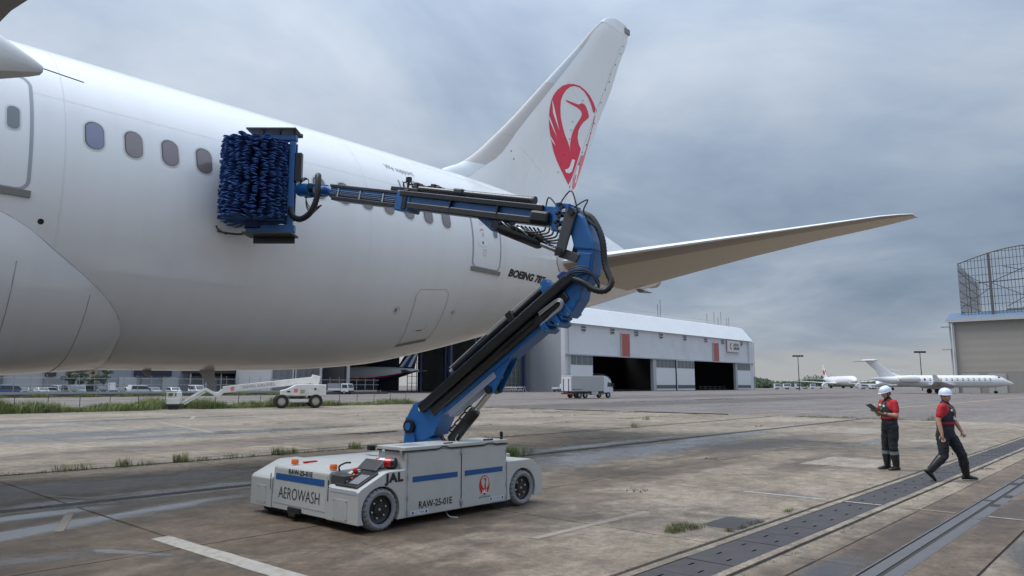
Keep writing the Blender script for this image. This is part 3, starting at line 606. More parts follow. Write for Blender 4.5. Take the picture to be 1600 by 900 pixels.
for k in range(15):
    z = 8.9 + k*0.48 + random.uniform(-.1, .1); x = fHG(z) + random.uniform(-.05, .14); b = MB(); b.box((x-.016, CY - fin_t(x, z) - .014, z-.028), (x+.016, CY - fin_t(x, z), z+.028)); b.build('hinge_fitting', DGREY, rud)
for (x, z) in ((20.2, 11.0), (20.3, 11.35), (20.12, 10.65), (19.75, 9.95), (19.6, 9.6), (19.42, 9.25), (20.95, 12.35), (16.8, 9.35), (16.9, 9.1)):
    b = MB(); b.box((x-.018, CY - fin_t(x, z) - .016, z-.018), (x+.018, CY - fin_t(x, z), z+.018)); b.build('fitting', DGREY, fin)
# ---- tailplane
def stab(side, name):
    le = lambda y: 17.0 + (13.4 - y) * 0.712; te = pchip([5.0, 5.6, 9.45, 14.48, 15], [23.75, 23.72, 22.95, 22.80, 22.8])
    zz = lambda y: 5.52 + (13.4 - y) * math.tan(R(8.6)); rr = []
    ys = [14.8, 14.0, 13.4, 12, 10, 8, 6.5, 5.9, 5.5, 5.2]
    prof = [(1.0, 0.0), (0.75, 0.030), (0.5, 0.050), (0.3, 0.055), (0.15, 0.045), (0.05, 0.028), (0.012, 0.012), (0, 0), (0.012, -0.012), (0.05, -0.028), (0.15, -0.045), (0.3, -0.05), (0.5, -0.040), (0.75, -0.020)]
    for y in ys:
        a, c = le(y), te(y)
        if y < 6.0: k = (6.0-y)/0.8; a += 0.25*k*k*1.3; 
        ch = c - a; rr.append([(a + u_*ch, y if side > 0 else 2*CY - y, zz(y) + v_*ch) for u_, v_ in prof])
    b = MB(); b.loft(rr); n_ = len(prof)
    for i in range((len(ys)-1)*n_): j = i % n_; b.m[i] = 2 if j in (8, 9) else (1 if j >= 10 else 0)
    o = b.build(name, [AIRW, STABG, mat('stab_edge_shade', (0.36, 0.31, 0.265), .4)], air, smooth=40)  # brown under the leading edge: its shading is put into the colour
    return o, le, te, zz
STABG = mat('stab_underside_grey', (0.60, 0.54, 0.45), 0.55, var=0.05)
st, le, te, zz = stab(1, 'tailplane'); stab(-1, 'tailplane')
def stab_strip(u0, u1, y0, y1, m, name, dz):
    b = MB(); Y_ = np.linspace(y0, y1, 12); V = []
    f = lambda u_: np.interp(u_, [0, .012, .05, .15, .3, .5, .75, 1], [0, -.012, -.028, -.045, -.05, -.04, -.02, 0])
    us = np.linspace(u0, u1, 5)
    for y in Y_:
        for u_ in us: a, c = le(y), te(y); V.append((a + u_*(c-a), y, zz(y) + f(u_)*(c-a) - dz))
    k = len(us); b.add(V, [(i*k+j, i*k+j+1, (i+1)*k+j+1, (i+1)*k+j) for i in range(11) for j in range(k-1)]); return b.build(name, m, st)
stab_strip(0.70, 0.704, 13.9, 6.2, SEAM, 'elevator_seam', 0.012)
b = MB(); b.prism([(22.5, 5.30), (23.4, 5.22), (22.7, 5.18)], lambda a, c, dd: (a, 14.2 + dd, c), -0.10, 0.10); b.build('hinge_fairing', SILL, st, bevel=0.01)
ribbon([(16.68, 5.62), (16.70, 5.45), (16.85, 5.25), (17.15, 5.10), (17.6, 5.0), (18.3, 4.98)], 0.035, SILL, 'tailplane_slot_seal', 0.006)
patch([(16.72, 5.60), (16.74, 5.45), (16.88, 5.28), (17.2, 5.13), (17.6, 5.04), (18.3, 5.02), (19, 5.2), (19, 5.8), (17.5, 5.85)], mat('slot_plate', (0.66, 0.63, 0.59), 0.4), 'tailplane_slot_plate', 0.004, air, 0.25)
# ---- port wing trailing edge, flap track fairings, gear (mostly out of view)
b = MB(); rr = []
for (y, xl, xt, z, th) in ((14.0, -15.0, -0.8, 3.4, 1.4), (10.5, -10.0, 0.75, 4.0, 0.9), (6.2, -7.6, 1.25, 4.6, 0.6), (0, -4.0, 2.6, 5.2, 0.45), (-8, 1.6, 5.6, 6.1, 0.3), (-13, 5.2, 8.0, 6.8, 0.15)):
    ch = xt-xl; rr.append([(xl, y, z+.02*ch), (xl+.08*ch, y, z+.02*ch+th*.35), (xl+.35*ch, y, z+.02*ch+th*.55), (xl+.7*ch, y, z+th*.3), (xt, y, z), (xt, y, z-.02), (xl+.7*ch, y, z-th*.12), (xl+.35*ch, y, z-th*.4), (xl+.08*ch, y, z-th*.25)])
b.loft(rr); b.build('wing', mat('wing_grey', (0.40, 0.40, 0.385), 0.4, var=0.05), air, smooth=30)
for (y, xt, z) in ((7.93, 1.89, 4.76), (-1.0, 4.1, 5.2)):
    b = MB(); rr = []
    for x, w_, h_, dz in ((-5, .05, .05, .1), (-4.2, .22, .3, 0), (-2.5, .30, .42, 0), (-1.0, .28, .40, 0.02), (-0.4, .2, .27, .06), (-0.08, .10, .10, .08), (0, .06, .05, .085)):
        rr.append([(xt + x, y + w_*math.cos(a), z + dz + h_*max(math.sin(a), -0.55)) for a in np.linspace(0, 2*math.pi, 21)[:-1]])
    b.loft(rr); b.build('flap_track_fairing', mat('fairing_grey', (0.62, 0.61, 0.59), 0.35, var=0.04), air, smooth=50)
b = MB(); b.tube([(1.82, 7.9, 4.87), (2.25, 7.88, 4.83)], 0.006, 5); b.build('static_wick', BLACK, air)
for yy in (CY-4.9, CY+4.9):
    b = MB(); b.tube([(-4.5, yy, 0.68), (-4.5, yy, 4.2)], 0.2, 12); b.bar((-5.3, yy, .68), (-3.7, yy, .68), .25, .25); b.build('gear_leg', ZINC, air)
    for x in (-5.25, -3.75):
        for dy in (-.45, .45): b = MB(); b.lathe([(.3, -.2), (.62, -.2), (.68, -.12), (.68, .12), (.62, .2), (.3, .2)], Matrix.Translation((x, yy+dy, .68)) @ Matrix.Rotation(R(90), 4, 'X'), 24); b.build('gear_wheel', RUBBER, air, smooth=40)
b = MB(); b.tube([(-33, CY, .5), (-33, CY, 3)], .15, 10); b.build('gear_leg', ZINC, air)
for dy in (-.35, .35): b = MB(); b.lathe([(.2, -.15), (.5, -.12), (.5, .12), (.2, .15)], Matrix.Translation((-33, CY+dy, .5)) @ Matrix.Rotation(R(90), 4, 'X'), 20); b.build('gear_wheel', RUBBER, air, smooth=40)
# ================================================================== WASHING MACHINE VEHICLE
VO = (5.44, 7.45, 0.0)
veh = thing('washing_vehicle', 'low grey wheeled machine with blue folding boom and rotary brush beside the airliner', 'washing machine', VO, world=True)
VG = mat('vehicle_grey', (0.445, 0.450, 0.432), 0.42, var=0.03, scale=2, coat=0.12, dirt=(0.30, 0.29, 0.27), dirt_amt=0.22, dscale=2.2)
VGI = mat('vehicle_grey_panel', (0.430, 0.436, 0.417), 0.45, var=0.03, scale=2, dirt=(0.24, 0.235, 0.22), dirt_amt=0.3, dscale=2.6)
BLUE = mat('boom_blue', (0.009, 0.100, 0.295), 0.40, var=0.10, scale=3, coat=0.15, dirt=(0.010, 0.07, 0.20), dirt_amt=0.5, dscale=4)
STRIPE = mat('stripe_blue', (0.003, 0.07, 0.24), 0.4)
BLK = mat('boom_black', (0.011, 0.0105, 0.011), 0.30, var=0.2, scale=3)
BRN = mat('tube_black_worn', (0.024, 0.021, 0.019), 0.26, var=0.2, scale=3)
HOSE = mat('hose_black', (0.010, 0.010, 0.011), 0.5)
TYRE = mat('grey_tyre', (0.215, 0.218, 0.228), 0.75, var=0.15, scale=8, bump=0.3, bscale=40, dirt=(0.14, 0.13, 0.12), dirt_amt=0.6, dscale=5)
xz = lambda y: (lambda a, c, dd: (a, dd, c))
def fender(prof, arch, y0, y1, name='fender'):
    cx, cz, r = arch; z0 = 0.11
    a0 = math.asin(max(-1, (z0 - cz)/r)); th = np.linspace(a0, math.pi - a0, 18)          # right foot of arch -> left foot
    arc = [(cx + r*math.cos(t), cz + r*math.sin(t)) for t in th]
    L_ = [p for p in prof]
    poly = L_ + ([arc_p for arc_p in arc])
    b = MB(); b.prism(poly, lambda a, c, dd: (a, dd, c), y0, y1); return b.build(name, VG, veh, bevel=0.008)
# outline runs: front foot -> up the nose -> over the top -> rear foot; then back over the wheel arch
AF, AR_ = (5.785, 0.25, 0.295), (8.45, 0.26, 0.295)
fr = [(5.44, 0.11), (5.44, 0.50), (5.475, 0.535), (5.83, 0.70), (5.90, 0.715), (6.165, 0.72), (6.165, 0.11)]
rr_ = [(8.105, 0.11), (8.105, 0.675), (8.64, 0.678), (8.72, 0.645), (8.91, 0.49), (8.915, 0.45), (8.915, 0.14)]
fender(fr, AF, 7.45, 8.13); fender(fr, AF, 9.48, 10.05)
fr2 = [(8.16, .14), (8.16, .14)]
def rear_fender(y0, y1):
    cx, cz, r = AR_; a0 = math.asin((0.13 - cz)/r); th = np.linspace(a0, math.pi - a0, 18)
    poly = [(8.105, 0.11), (8.105, 0.675), (8.64, 0.678), (8.72, 0.645), (8.91, 0.49), (8.915, 0.45), (8.915, 0.13)] + [(cx + r*math.cos(t), cz + r*math.sin(t)) for t in th]
    b = MB(); b.prism(poly, lambda a, c, dd: (a, dd, c), y0, y1); b.build('fender', VG, veh, bevel=0.008)
rear_fender(7.45, 8.03); rear_fender(9.48, 10.05)
b = MB(); b.box((6.10, 7.75, 0.14), (8.90, 9.9, 0.30)); b.box((5.60, 8.14, 0.16), (8.85, 9.46, 0.55)); b.build('chassis', DGREY, veh)
MB().box((5.50, 7.84, 0.12), (6.1, 8.12, 0.66)).build('wheel_well', DGREY, veh); MB().box((8.2, 7.84, .14), (8.7, 8.02, .62)).build('wheel_well', DGREY, veh)
# nose panel between the fenders, slightly raked, and bonnet
b = MB(); b.prism([(5.452, 0.115), (5.452, 0.20), (5.475, 0.665), (5.50, 0.695), (6.2, 0.735), (6.2, 0.115)], lambda a, c, dd: (a, dd, c), 8.135, 9.475); nose = b.build('nose_panel', VG, veh, bevel=0.006)
NX = lambda z: 5.452 + max(0, (z - 0.20)) * 0.0495 - 0.004
b = MB(); b.prism([(NX(.19), .19), (NX(.65), .65), (NX(.65)+.02, .65), (NX(.19)+.02, .19)], lambda a, c, dd: (a, dd, c), 8.17, 9.44); b.build('nose_hatch', VGI, nose, bevel=0.003)
def on_nose(y, z, off=0.003): return (NX(z) - off, y, z)
b = MB(); b.add([on_nose(9.41, .505), on_nose(8.22, .505), on_nose(8.22, .588), on_nose(9.41, .588)], [(0,1,2,3)]); b.build('blue_stripe', STRIPE, nose)
lettering('lettering', 'RAW-25-01E', 0.100, lambda x, y: on_nose(8.80 - x, 0.628 + y*0.9, 0.004), BLACK, nose, offset=0.003, sx=1.08)
lettering('lettering', 'AEROWASH', 0.215, lambda x, y: on_nose(8.80 - x, 0.335 + y, 0.004), BLACK, nose, sx=0.86, offset=-0.002)
for (y0, y1, z0, z1) in ((8.09, 8.105, .34, .60), (9.50, 9.51, .36, .58)): b = MB(); b.box((5.437, y0, z0), (5.445, y1, z1)); b.build('door_slot', BLACK, nose)
b = MB(); b.box((5.425, 8.72, .10), (5.47, 9.03, .175)); b.build('tow_recess', BLACK, veh, bevel=0.01)
b = MB(); b.box((5.40, 8.80, .06), (5.60, 8.96, .11)); b.build('tow_bracket', BLK, veh, bevel=0.01)
b = MB(); b.box((5.56, 9.2, .03), (5.9, 9.9, .12)); b.build('underbody', RUBBER, veh, bevel=0.03)
for (y0, y1, z0, z1) in ((7.68, 7.98, .13, .39), (9.62, 9.86, .15, .40)):
    o = MB().box((5.4365, y0, z0), (5.442, y1, z1)).build('access_plate', VGI, veh, bevel=0.002)
    for (yy, zz_) in ((y0+.02, z0+.02), (y1-.02, z0+.02), (y0+.02, z1-.02), (y1-.02, z1-.02)): MB().lathe([(0, 0), (.007, .0), (.006, .006), (0, .008)], Matrix.Translation((5.4365, yy, zz_)) @ Matrix.Rotation(R(-90), 4, 'Y'), 8).build('screw', DGREY, o)
# deck with openings
b = MB(); b.box((6.19, 8.14, 0.60), (8.92, 10.02, 0.70)); deck = b.build('deck', VG, veh, bevel=0.006)
for (x0, x1, y0, y1) in ((6.5, 6.66, 9.0, 9.24), (6.95, 7.2, 9.35, 9.62), (6.1, 6.2, 8.45, 8.62), (7.5, 7.75, 9.4, 9.7)):
    MB().box((x0, y0, .738 if x1 < 6.2 else .700), (x1, y1, .742 if x1 < 6.2 else .704)).build('deck_opening', BLACK, deck)
b = MB(); b.box((6.2, 8.30, .70), (6.9, 9.40, .738)); b.build('deck_lid', VG, deck, bevel=0.006)
# cabinet on the near side, its two doors and lid
b = MB(); b.box((6.172, 7.462, 0.11), (8.10, 8.03, 0.945)); cab = b.build('cabinet', VG, veh, bevel=0.006)
b = MB(); b.box((6.150, 7.448, 0.952), (8.115, 8.045, 1.0)); lid = b.build('cabinet_lid', VG, veh, bevel=0.008)
seal = [(6.145, .945), (6.72, .945), (6.80, .975), (6.86, .972), (6.96, .942), (7.60, .942), (7.70, .968), (7.78, .966), (7.86, .938), (8.118, .938)]
b = MB(); 
for p, q in zip(seal, seal[1:]): b.bar((p[0], 7.450, p[1]), (q[0], 7.450, q[1]), 0.02, 0.014, up=(0, 0, 1))
b.box((6.145, 7.46, .938), (6.158, 8.04, .950)); b.build('lid_seal', BLACK, veh)
DR = []
for (x0, x1) in ((6.205, 7.155), (7.168, 8.075)):
    DR.append(MB().box((x0, 7.450, .118), (x1, 7.466, .925)).build('cabinet_door', VGI, veh, bevel=0.004))
onside = lambda x, z, off=0.004: (x, 7.450 - off, z)
for (x0, x1, p) in ((6.285, 7.09, 0), (7.225, 8.00, 1)):
    MB().add([onside(x0, .547), onside(x1, .547), onside(x1, .618), onside(x0, .618)], [(0,1,2,3)]).build('blue_stripe', STRIPE, DR[p])
lettering('lettering', 'RAW-25-01E', 0.125, lambda x, y: onside(6.69 + x, 0.245 + y), BLACK, DR[0], offset=0.002, sx=0.88)
lettering('lettering', 'JAL', 0.22, lambda x, y: (5.985 + x, 7.444, 0.632 + y*0.68), BLACK, veh, offset=0.012, sx=0.78, space=1.15)
LBL = mat('label_white', (0.62, 0.63, 0.64), 0.4); LBLB = mat('label_blue', (0.02, 0.07, 0.25), 0.4)
for (x0, x1, z0, z1, p) in ((6.26, 6.56, .135, .185, 0), (7.72, 8.03, .15, .20, 1)):
    o = MB().add([onside(x0, z0), onside(x1, z0), onside(x1, z1), onside(x0, z1)], [(0,1,2,3)]).build('lift_label', LBL, DR[p])
    for xc in (x0+.035, x1-.035): MB().add([onside(xc + .018*math.cos(a), (z0+z1)/2 + .02*math.sin(a), .006) for a in np.linspace(0, 2*math.pi, 13)[:-1]], [tuple(range(12))]).build('lift_symbol', LBLB, o)
    lettering('lettering', 'LIFT HERE', 0.036, lambda x, y, xm=(x0+x1)/2, zm=(z0+z1)/2: onside(xm + x, zm + y, .006), LBLB, o)
# round crane badge on the rear cabinet door
cxb, czb = 7.62, 0.385
sb = 0.047
badge = MB().add([onside(cxb + .105*math.cos(a), czb + .135*math.sin(a), .004) for a in np.linspace(0, 2*math.pi, 33)[:-1]], [tuple(range(32))]).build('crane_badge', mat('badge_red', (0.45, 0.012, 0.012), 0.4), DR[1])
inn = [(cxb - .058 + 0, czb + .09), (cxb - .02, czb + .118), (cxb + .03, czb + .118), (cxb + .07, czb + .085), (cxb + .085, czb + .03), (cxb + .075, czb - .02), (cxb + .04, czb - .05), (cxb + .0, czb - .055), (cxb - .035, czb - .03), (cxb - .062, czb + .02), (cxb - .068, czb + .06)]
MB().add([onside(x, z, .006) for x, z in inn], [tuple(range(len(inn)))]).build('badge_field', VG, badge)
nk = [(cxb - .05, czb + .083), (cxb + .01, czb + .10), (cxb + .03, czb + .092), (cxb + .036, czb + .07), (cxb + .02, czb + .03), (cxb + .03, czb - .05), (cxb - .005, czb - .05), (cxb - .002, czb + .0), (cxb + .006, czb + .04), (cxb + .012, czb + .07), (cxb - .002, czb + .08)]
vs, fs = flat_poly(nk); MB().add([onside(x, z, .008) for x, z in vs], fs).build('badge_crane', MATS['badge_red'], badge)
lettering('lettering', 'JAL', 0.075, lambda x, y: onside(cxb + x, czb - .092 + y, .008), WHITE, badge, offset=.002, shear=.2)
lettering('lettering', 'JAPAN AIRLINES', 0.032, lambda x, y: onside(cxb + x, czb - .165 + y, .005), BLACK, DR[1])
for (x, p) in ((6.208, 0), (8.072, 1)):
    for z in (.17, .35, .62, .82): MB().lathe([(.009, -.03), (.009, .03)], Matrix.Translation((x, 7.446, z)), 8).build('hinge', ZINC, DR[p], smooth=40)
for z in (.88, .21):
    b = MB(); b.box((7.13, 7.436, z-.028), (7.19, 7.452, z+.028)); b.box((7.15, 7.425, z-.05), (7.165, 7.437, z+.01)); b.build('latch', ZINC, DR[0], bevel=0.003)
MB().box((7.158, 7.444, .125), (7.165, 7.452, .92)).build('door_gap', BLACK, cab)
MB().box((6.142, 7.50, .88), (6.150, 7.55, .96)).build('lid_clasp', ZINC, cab, bevel=.003)
MB().box((7.70, 7.50, 1.0), (7.86, 7.56, 1.022)).build('lid_handle', BLACK, lid, bevel=.008); MB().box((6.9, 7.50, 1.0), (7.05, 7.54, 1.015)).build('lid_hinge', BLACK, lid, bevel=.004)
MB().box((6.30, 7.60, 1.0), (6.62, 7.86, 1.003)).build('lid_cover', ZINC, lid)
# corner sensor masts
b = MB(); b.lathe([(.022, 0), (.022, .05), (.026, .055), (.026, .10), (.018, .115), (0, .118)], Matrix.Translation((8.05, 7.52, 1.0)), 14); b.build('sensor_mast', [BLACK], veh, smooth=40)
b = MB(); b.lathe([(.014, -.02), (.014, .03)], Matrix.Translation((8.05, 7.52, 1.0)), 10); b.build('mast_foot', LBL, veh)
b = MB(); b.box((6.05, 8.05, .93), (6.14, 8.13, 1.0)); b.build('camera_box', BLACK, veh, bevel=.008)
# amber beacons and a red stop button on the bonnet
for (x, y) in ((5.60, 9.16), (5.58, 8.20)): b = MB(); b.lathe([(.0, 0), (.05, 0), (.05, .048), (.042, .062), (0, .064)], Matrix.Translation((x, y, .715)), 18); b.build('amber_beacon', ORANGE, veh, smooth=40)
MB().box((5.74, 9.14, .715), (5.95, 9.19, .738)).build('red_bar', RED, veh, bevel=.006)
# control panel on the near fender slope, its lid propped open
sl = math.atan2(0.165, 0.355); MP = Matrix.Translation((5.475, 7.80, .538)) @ Matrix.Rotation(-sl, 4, 'Y')
pan = MB().box((0.0, -.27, .002), (0.36, .20, .022), MP).build('control_panel', BLACK, veh, bevel=.008)
SCRN = mat('screen_grey', (0.20, 0.215, 0.225), 0.12)
MB().box((0.06, -.22, .022), (0.27, -.03, .026), MP).build('panel_screen', SCRN, pan)
for i, (x, y, m_) in enumerate(((.08, .03, ZINC), (.08, .09, RED), (.08, .15, ZINC), (.16, .03, ORANGE), (.16, .09, ZINC), (.16, .15, LBL), (.24, .03, RED), (.24, .09, ZINC), (.24, .15, ORANGE), (.31, .06, ZINC))):
    b = MB(); b.lathe([(.014, .02), (.014, .036), (0, .038)], MP @ Matrix.Translation((x, y, 0)), 10); b.build('panel_button', m_, pan)
b = MB(); b.lathe([(.026, .02), (.02, .05), (.036, .055), (.03, .075), (0, .078)], MP @ Matrix.Translation((.30, .13, 0)), 14); b.build('stop_button', RED, pan, smooth=40)
ML = MP @ Matrix.Translation((.375, 0, .02)) @ Matrix.Rotation(R(-14), 4, 'Y')
MB().box((0, -.20, 0), (.19, .20, .016), ML).build('panel_lid', mat('lid_charcoal', (0.03, 0.032, 0.036), 0.4), veh, bevel=.006)
MB().add([(5.436, 8.06, .47), (5.436, 7.50, .47), (5.436, 7.50, .515), (5.436, 8.06, .515)], [(0,1,2,3)]).build('panel_notice', mat('notice_pale', (0.42, 0.44, 0.50), .4, var=0.5, scale=60), veh)
b = MB(); b.tube(spline([(5.62, 8.12, .70), (5.60, 8.10, .76), (5.66, 8.06, .80), (5.74, 8.05, .80)], 6), .012, 8); b.build('grab_handle', BLACK, veh, smooth=60)
MB().box((8.16, 8.06, .68), (8.45, 8.5, .76)).build('rear_box', VG, veh, bevel=.01)
# wheels
def wheel(x, y, out):
    M_ = Matrix.Translation((x, y, .262)) @ Matrix.Rotation(R(90 if out < 0 else -90), 4, 'X')
    b = MB(); n = 96; prof = [(.165, -.10), (.185, .085), (.225, .10), (.245, .085)]
    rings_ = []
    for k, (r_, z_) in enumerate([(.168, -.10), (.168, .06), (.180, .085), (.215, .098), (.243, .085), (.260, .055), (.262, 0), (.260, -.06), (.240, -.095), (.2, -.10)]):
        ring = []
        for j in range(n):
            notch = (j % 4 == 0) and k in (4, 5); rr2 = r_ - (.014 if notch else 0); a = 2*math.pi*j/n; ring.append(M_ @ Vector((rr2*math.cos(a), rr2*math.sin(a), z_)))
        rings_.append(ring)
    b.loft(rings_, caps=(False, False)); w_ = b.build('wheel', TYRE, veh, smooth=25)
    b = MB(); b.lathe([(.172, .062), (.166, .075), (.158, .045), (.120, .028), (.085, .030), (.08, .045), (.03, .048), (.001, .048)], M_, 40, caps=False); rim = b.build('rim', mat('rim_black', (0.012, 0.012, 0.013), 0.35), w_, smooth=30)
    for j in range(7):
        a = 2*math.pi*j/6 + .25; r_ = .108 if j < 6 else 0
        b = MB(); b.lathe([(.015, .026), (.015, .045), (.009, .05), (0, .052)] if j < 6 else [(.02, .04), (.018, .058), (0, .062)], M_ @ Matrix.Translation((r_*math.cos(a), r_*math.sin(a), 0)), 8); b.build('wheel_bolt', ZINC, w_)
for x in (5.785, 8.45): wheel(x, 7.535, -1); wheel(x, 9.96, 1)
# earth strap
b = MB(); b.tube(spline([(7.02, 7.6, .14), (6.98, 7.55, .08), (7.0, 7.5, .02), (7.08, 7.42, .008)], 6), .008, 6); b.build('earth_strap', ZINC, veh)
# turntable
b = MB(); b.lathe([(.40, .70), (.40, .80), (.34, .82), (.34, .90), (0, .90)], Matrix.Translation((7.32, 8.65, 0)), 40); b.build('turntable', BLUE, veh, smooth=35)

# ---- the boom works in one upright plane: a runs towards the aircraft, z up, w out to the visible side
BX, BY = 7.29, 8.73; UX, UY = -0.13362, 0.99103
def bp(a, z, w=0.0): return (BX + UX*a - UY*w, BY + UY*a + UX*w, z)
BF = lambda a, z, w: bp(a, z, w)
def bplate(poly, w0, w1, m, name, bevel=0.006, parent=veh): b = MB(); b.prism(poly, BF, w0, w1); return b.build(name, m, parent, bevel=bevel)
def along(p0, p1, t, n=0.0):   # point at t metres from p0 towards p1, n metres to the upper side
    d = Vector((p1[0]-p0[0], p1[1]-p0[1])).normalized(); nn = Vector((-d.y, d.x)) if d.x > 0 else Vector((d.y, -d.x)); return (p0[0] + d.x*t + nn.x*n, p0[1] + d.y*t + nn.y*n)
def beam(p0, p1, t0, t1, n0, n1, w0, w1, m, name, bevel=.006, parent=veh):
    return bplate([along(p0, p1, t0, n0), along(p0, p1, t1, n0), along(p0, p1, t1, n1), along(p0, p1, t0, n1)], w0, w1, m, name, bevel, parent)
# slewing post and pivot
bplate([(-.02, .88), (-.62, .88), (-.56, 1.02), (-.45, 1.16), (-.42, 1.30), (-.05, 1.30), (-.04, 1.1)], -.16, .16, BLUE, 'boom_post')
bplate([(-.04, .88), (-.30, .88), (-.26, 1.10), (-.10, 1.14)], .16, .20, BLUE, 'post_gusset')
for w_ in (.19, -.19):
    b = MB(); Mh = Matrix.Translation(bp(-.17, 1.19, w_)) @ Matrix.Rotation(math.atan2(UY, UX), 4, 'Z') @ Matrix.Rotation(R(90), 4, 'X')
    b.lathe([(.0, -.03), (.105, -.03), (.105, .03), (0, .03)], Mh, 12); b.build('pivot_cover', BLK, veh, smooth=35)
    b = MB(); b.lathe([(.0, -.05), (.055, -.05), (.055, .05), (0, .05)], Mh, 20); b.build('pivot_pin', BLUE, veh, smooth=35)
L0, L1 = (-.20, 1.28), (-2.95, 3.16); LD = math.dist(L0, L1)
main = beam(L0, L1, -.12, 2.95, -.245, .115, -.15, .15, BLUE, 'lower_boom', .012)
bplate([(-.05, 1.26), (-.22, 1.52), (-.50, 1.62), (-.95, 1.72), (-.62, 1.08), (-.40, .98), (-.28, 1.0)], -.175, .17, BLUE, 'boom_heel')
MB().add([bp(-.33, 1.42, .174), bp(-.37, 1.42, .174), bp(-.36, 1.47, .174), bp(-.32, 1.47, .174)], [(0,1,2,3)]).build('data_plate', LBL, main)
beam(L0, L1, .40, 3.20, -.185, -.055, .15, .20, BRN, 'telescope_lower', .02); beam(L0, L1, .26, LD + .10, -.045, .10, .15, .25, BLK, 'telescope_upper', .02)
beam(L0, L1, .22, 3.1, -.185, .09, .151, .156, BLK, 'side_pocket', 0)
beam(L0, L1, 1.9, 2.6, -.12, -.07, .20, .215, BLK, 'slide_strip', 0)
beam(L0, L1, .62, 1.62, -.345, -.25, -.05, .14, mat('guard_lilac', (0.24, 0.26, 0.33), .4), 'cylinder_guard', .004)
b = MB(); b.tube([bp(*along(L0, L1, 1.05, .20), .12), bp(*along(L0, L1, 3.0, .20), .12)], .042, 14); b.build('extension_cylinder', BLK, veh, smooth=40)
b = MB(); b.tube([bp(*along(L0, L1, .98, .20), .12), bp(*along(L0, L1, 1.06, .20), .12)], .03, 12); b.build('cylinder_eye', ZINC, veh, smooth=40)
b = MB(); b.tube([bp(*along(L0, L1, 1.0, .255), .13), bp(*along(L0, L1, 2.1, .27), .13), bp(*along(L0, L1, 3.0, .26), .13)], .008, 6); b.build('grease_line', ZINC, veh)
for t_ in (2.25, 2.95): beam(L0, L1, t_, t_+.11, .115, .27, .03, .2, BLUE if t_ > 2.5 else BLK, 'cylinder_clamp', .01)
beam(L0, L1, 2.90, 3.08, .08, .215, -.06, .18, BLUE, 'clamp_block', .015); beam(L0, L1, 3.20, 3.32, .10, .20, -.04, .16, mat('indigo_block', (.02, .03, .2), .4), 'clamp_block', .015)
for t_, n_ in ((2.62, -.33), (2.82, -.38), (3.02, -.36)):
    beam(L0, L1, t_, t_+.09, n_, -.16, -.12, .19, BLUE, 'section_flange', .012); beam(L0, L1, t_+.10, t_+.15, n_+.05, -.17, -.10, .16, BLUE, 'section_flange', .01)
    b = MB(); b.lathe([(0, 0), (.018, 0), (.018, .06), (0, .06)], Matrix.Translation(bp(*along(L0, L1, t_+.05, n_+.02), .19)) @ Matrix.Rotation(math.atan2(UY, UX), 4, 'Z') @ Matrix.Rotation(R(90), 4, 'X'), 10); b.build('flange_bolt', ZINC, veh)
for k, rr0 in enumerate((.055, .075, .095)):   # looped pipes at the end of the lower tube
    pts_ = [bp(*along(L0, L1, 2.66 + .03*k, -.22), .215)] + [bp(*along(L0, L1, 3.02 + rr0*math.sin(a), -.16 + rr0*.8*math.cos(a)), .22) for a in np.linspace(math.pi, 0, 8)] + [bp(*along(L0, L1, 2.72, -.10 + .02*k), .22)]
    b = MB(); b.tube(pts_, .008, 6); b.build('pipe_loop', ZINC, veh, smooth=60)
# lift cylinder
Q0, Q1 = (-.84, .99), (-1.60, 1.76)
b = MB(); b.tube([bp(*along(Q0, Q1, 0), .02), bp(*along(Q0, Q1, .03), .02), bp(*along(Q0, Q1, .60), .02), bp(*along(Q0, Q1, .64), .02)], [.06, .085, .085, .07], 20); b.build('lift_cylinder', BLK, veh, smooth=35)
b = MB(); b.tube([bp(*along(Q0, Q1, .6), .02), bp(*along(Q0, Q1, 1.06), .02)], .042, 16); b.build('lift_rod', CHROME, veh, smooth=40)
b = MB(); b.tube([bp(-1.60, 1.74, .16), bp(-1.60, 1.74, -.14)], .055, 16); b.build('lift_pin', BLK, veh, smooth=40)
for w_ in (.10, -.08): bplate([(-1.38, 1.90), (-2.05, 2.36), (-1.92, 2.10), (-1.68, 1.70), (-1.58, 1.67), (-1.52, 1.72)], w_, w_+.03, BLUE, 'lift_lug')
for k in range(4):
    t_ = .12 + k*.13; b = MB(); p = along(Q0, Q1, t_, .10); b.tube(spline([bp(*along(Q0, Q1, t_, .08), .05), bp(p[0], p[1]+.005, .08), bp(*along(Q0, Q1, t_+.10, .105), .06), bp(*along(Q0, Q1, t_+.13, .08), .05)], 5), .012, 6); b.build('hydraulic_fitting', BLK, veh, smooth=60)
for off in (0, .05):
    b = MB(); b.tube(spline([bp(-.60+off, 1.28, .1), bp(-.72+off, 1.12, .16), bp(-.80+off, 1.02, .12), bp(-.85, .92, .1)], 6), .011, 6); b.build('hydraulic_hose', HOSE, veh, smooth=60)
b = MB(); b.tube(spline([bp(-1.02, 1.10, .09), bp(-1.0, 1.02, .12), bp(-1.1, .99, .12), bp(-1.22, 1.06, .1), bp(-1.25, 1.14, .06)], 6), .006, 6); b.build('sensor_wire', ZINC, veh)
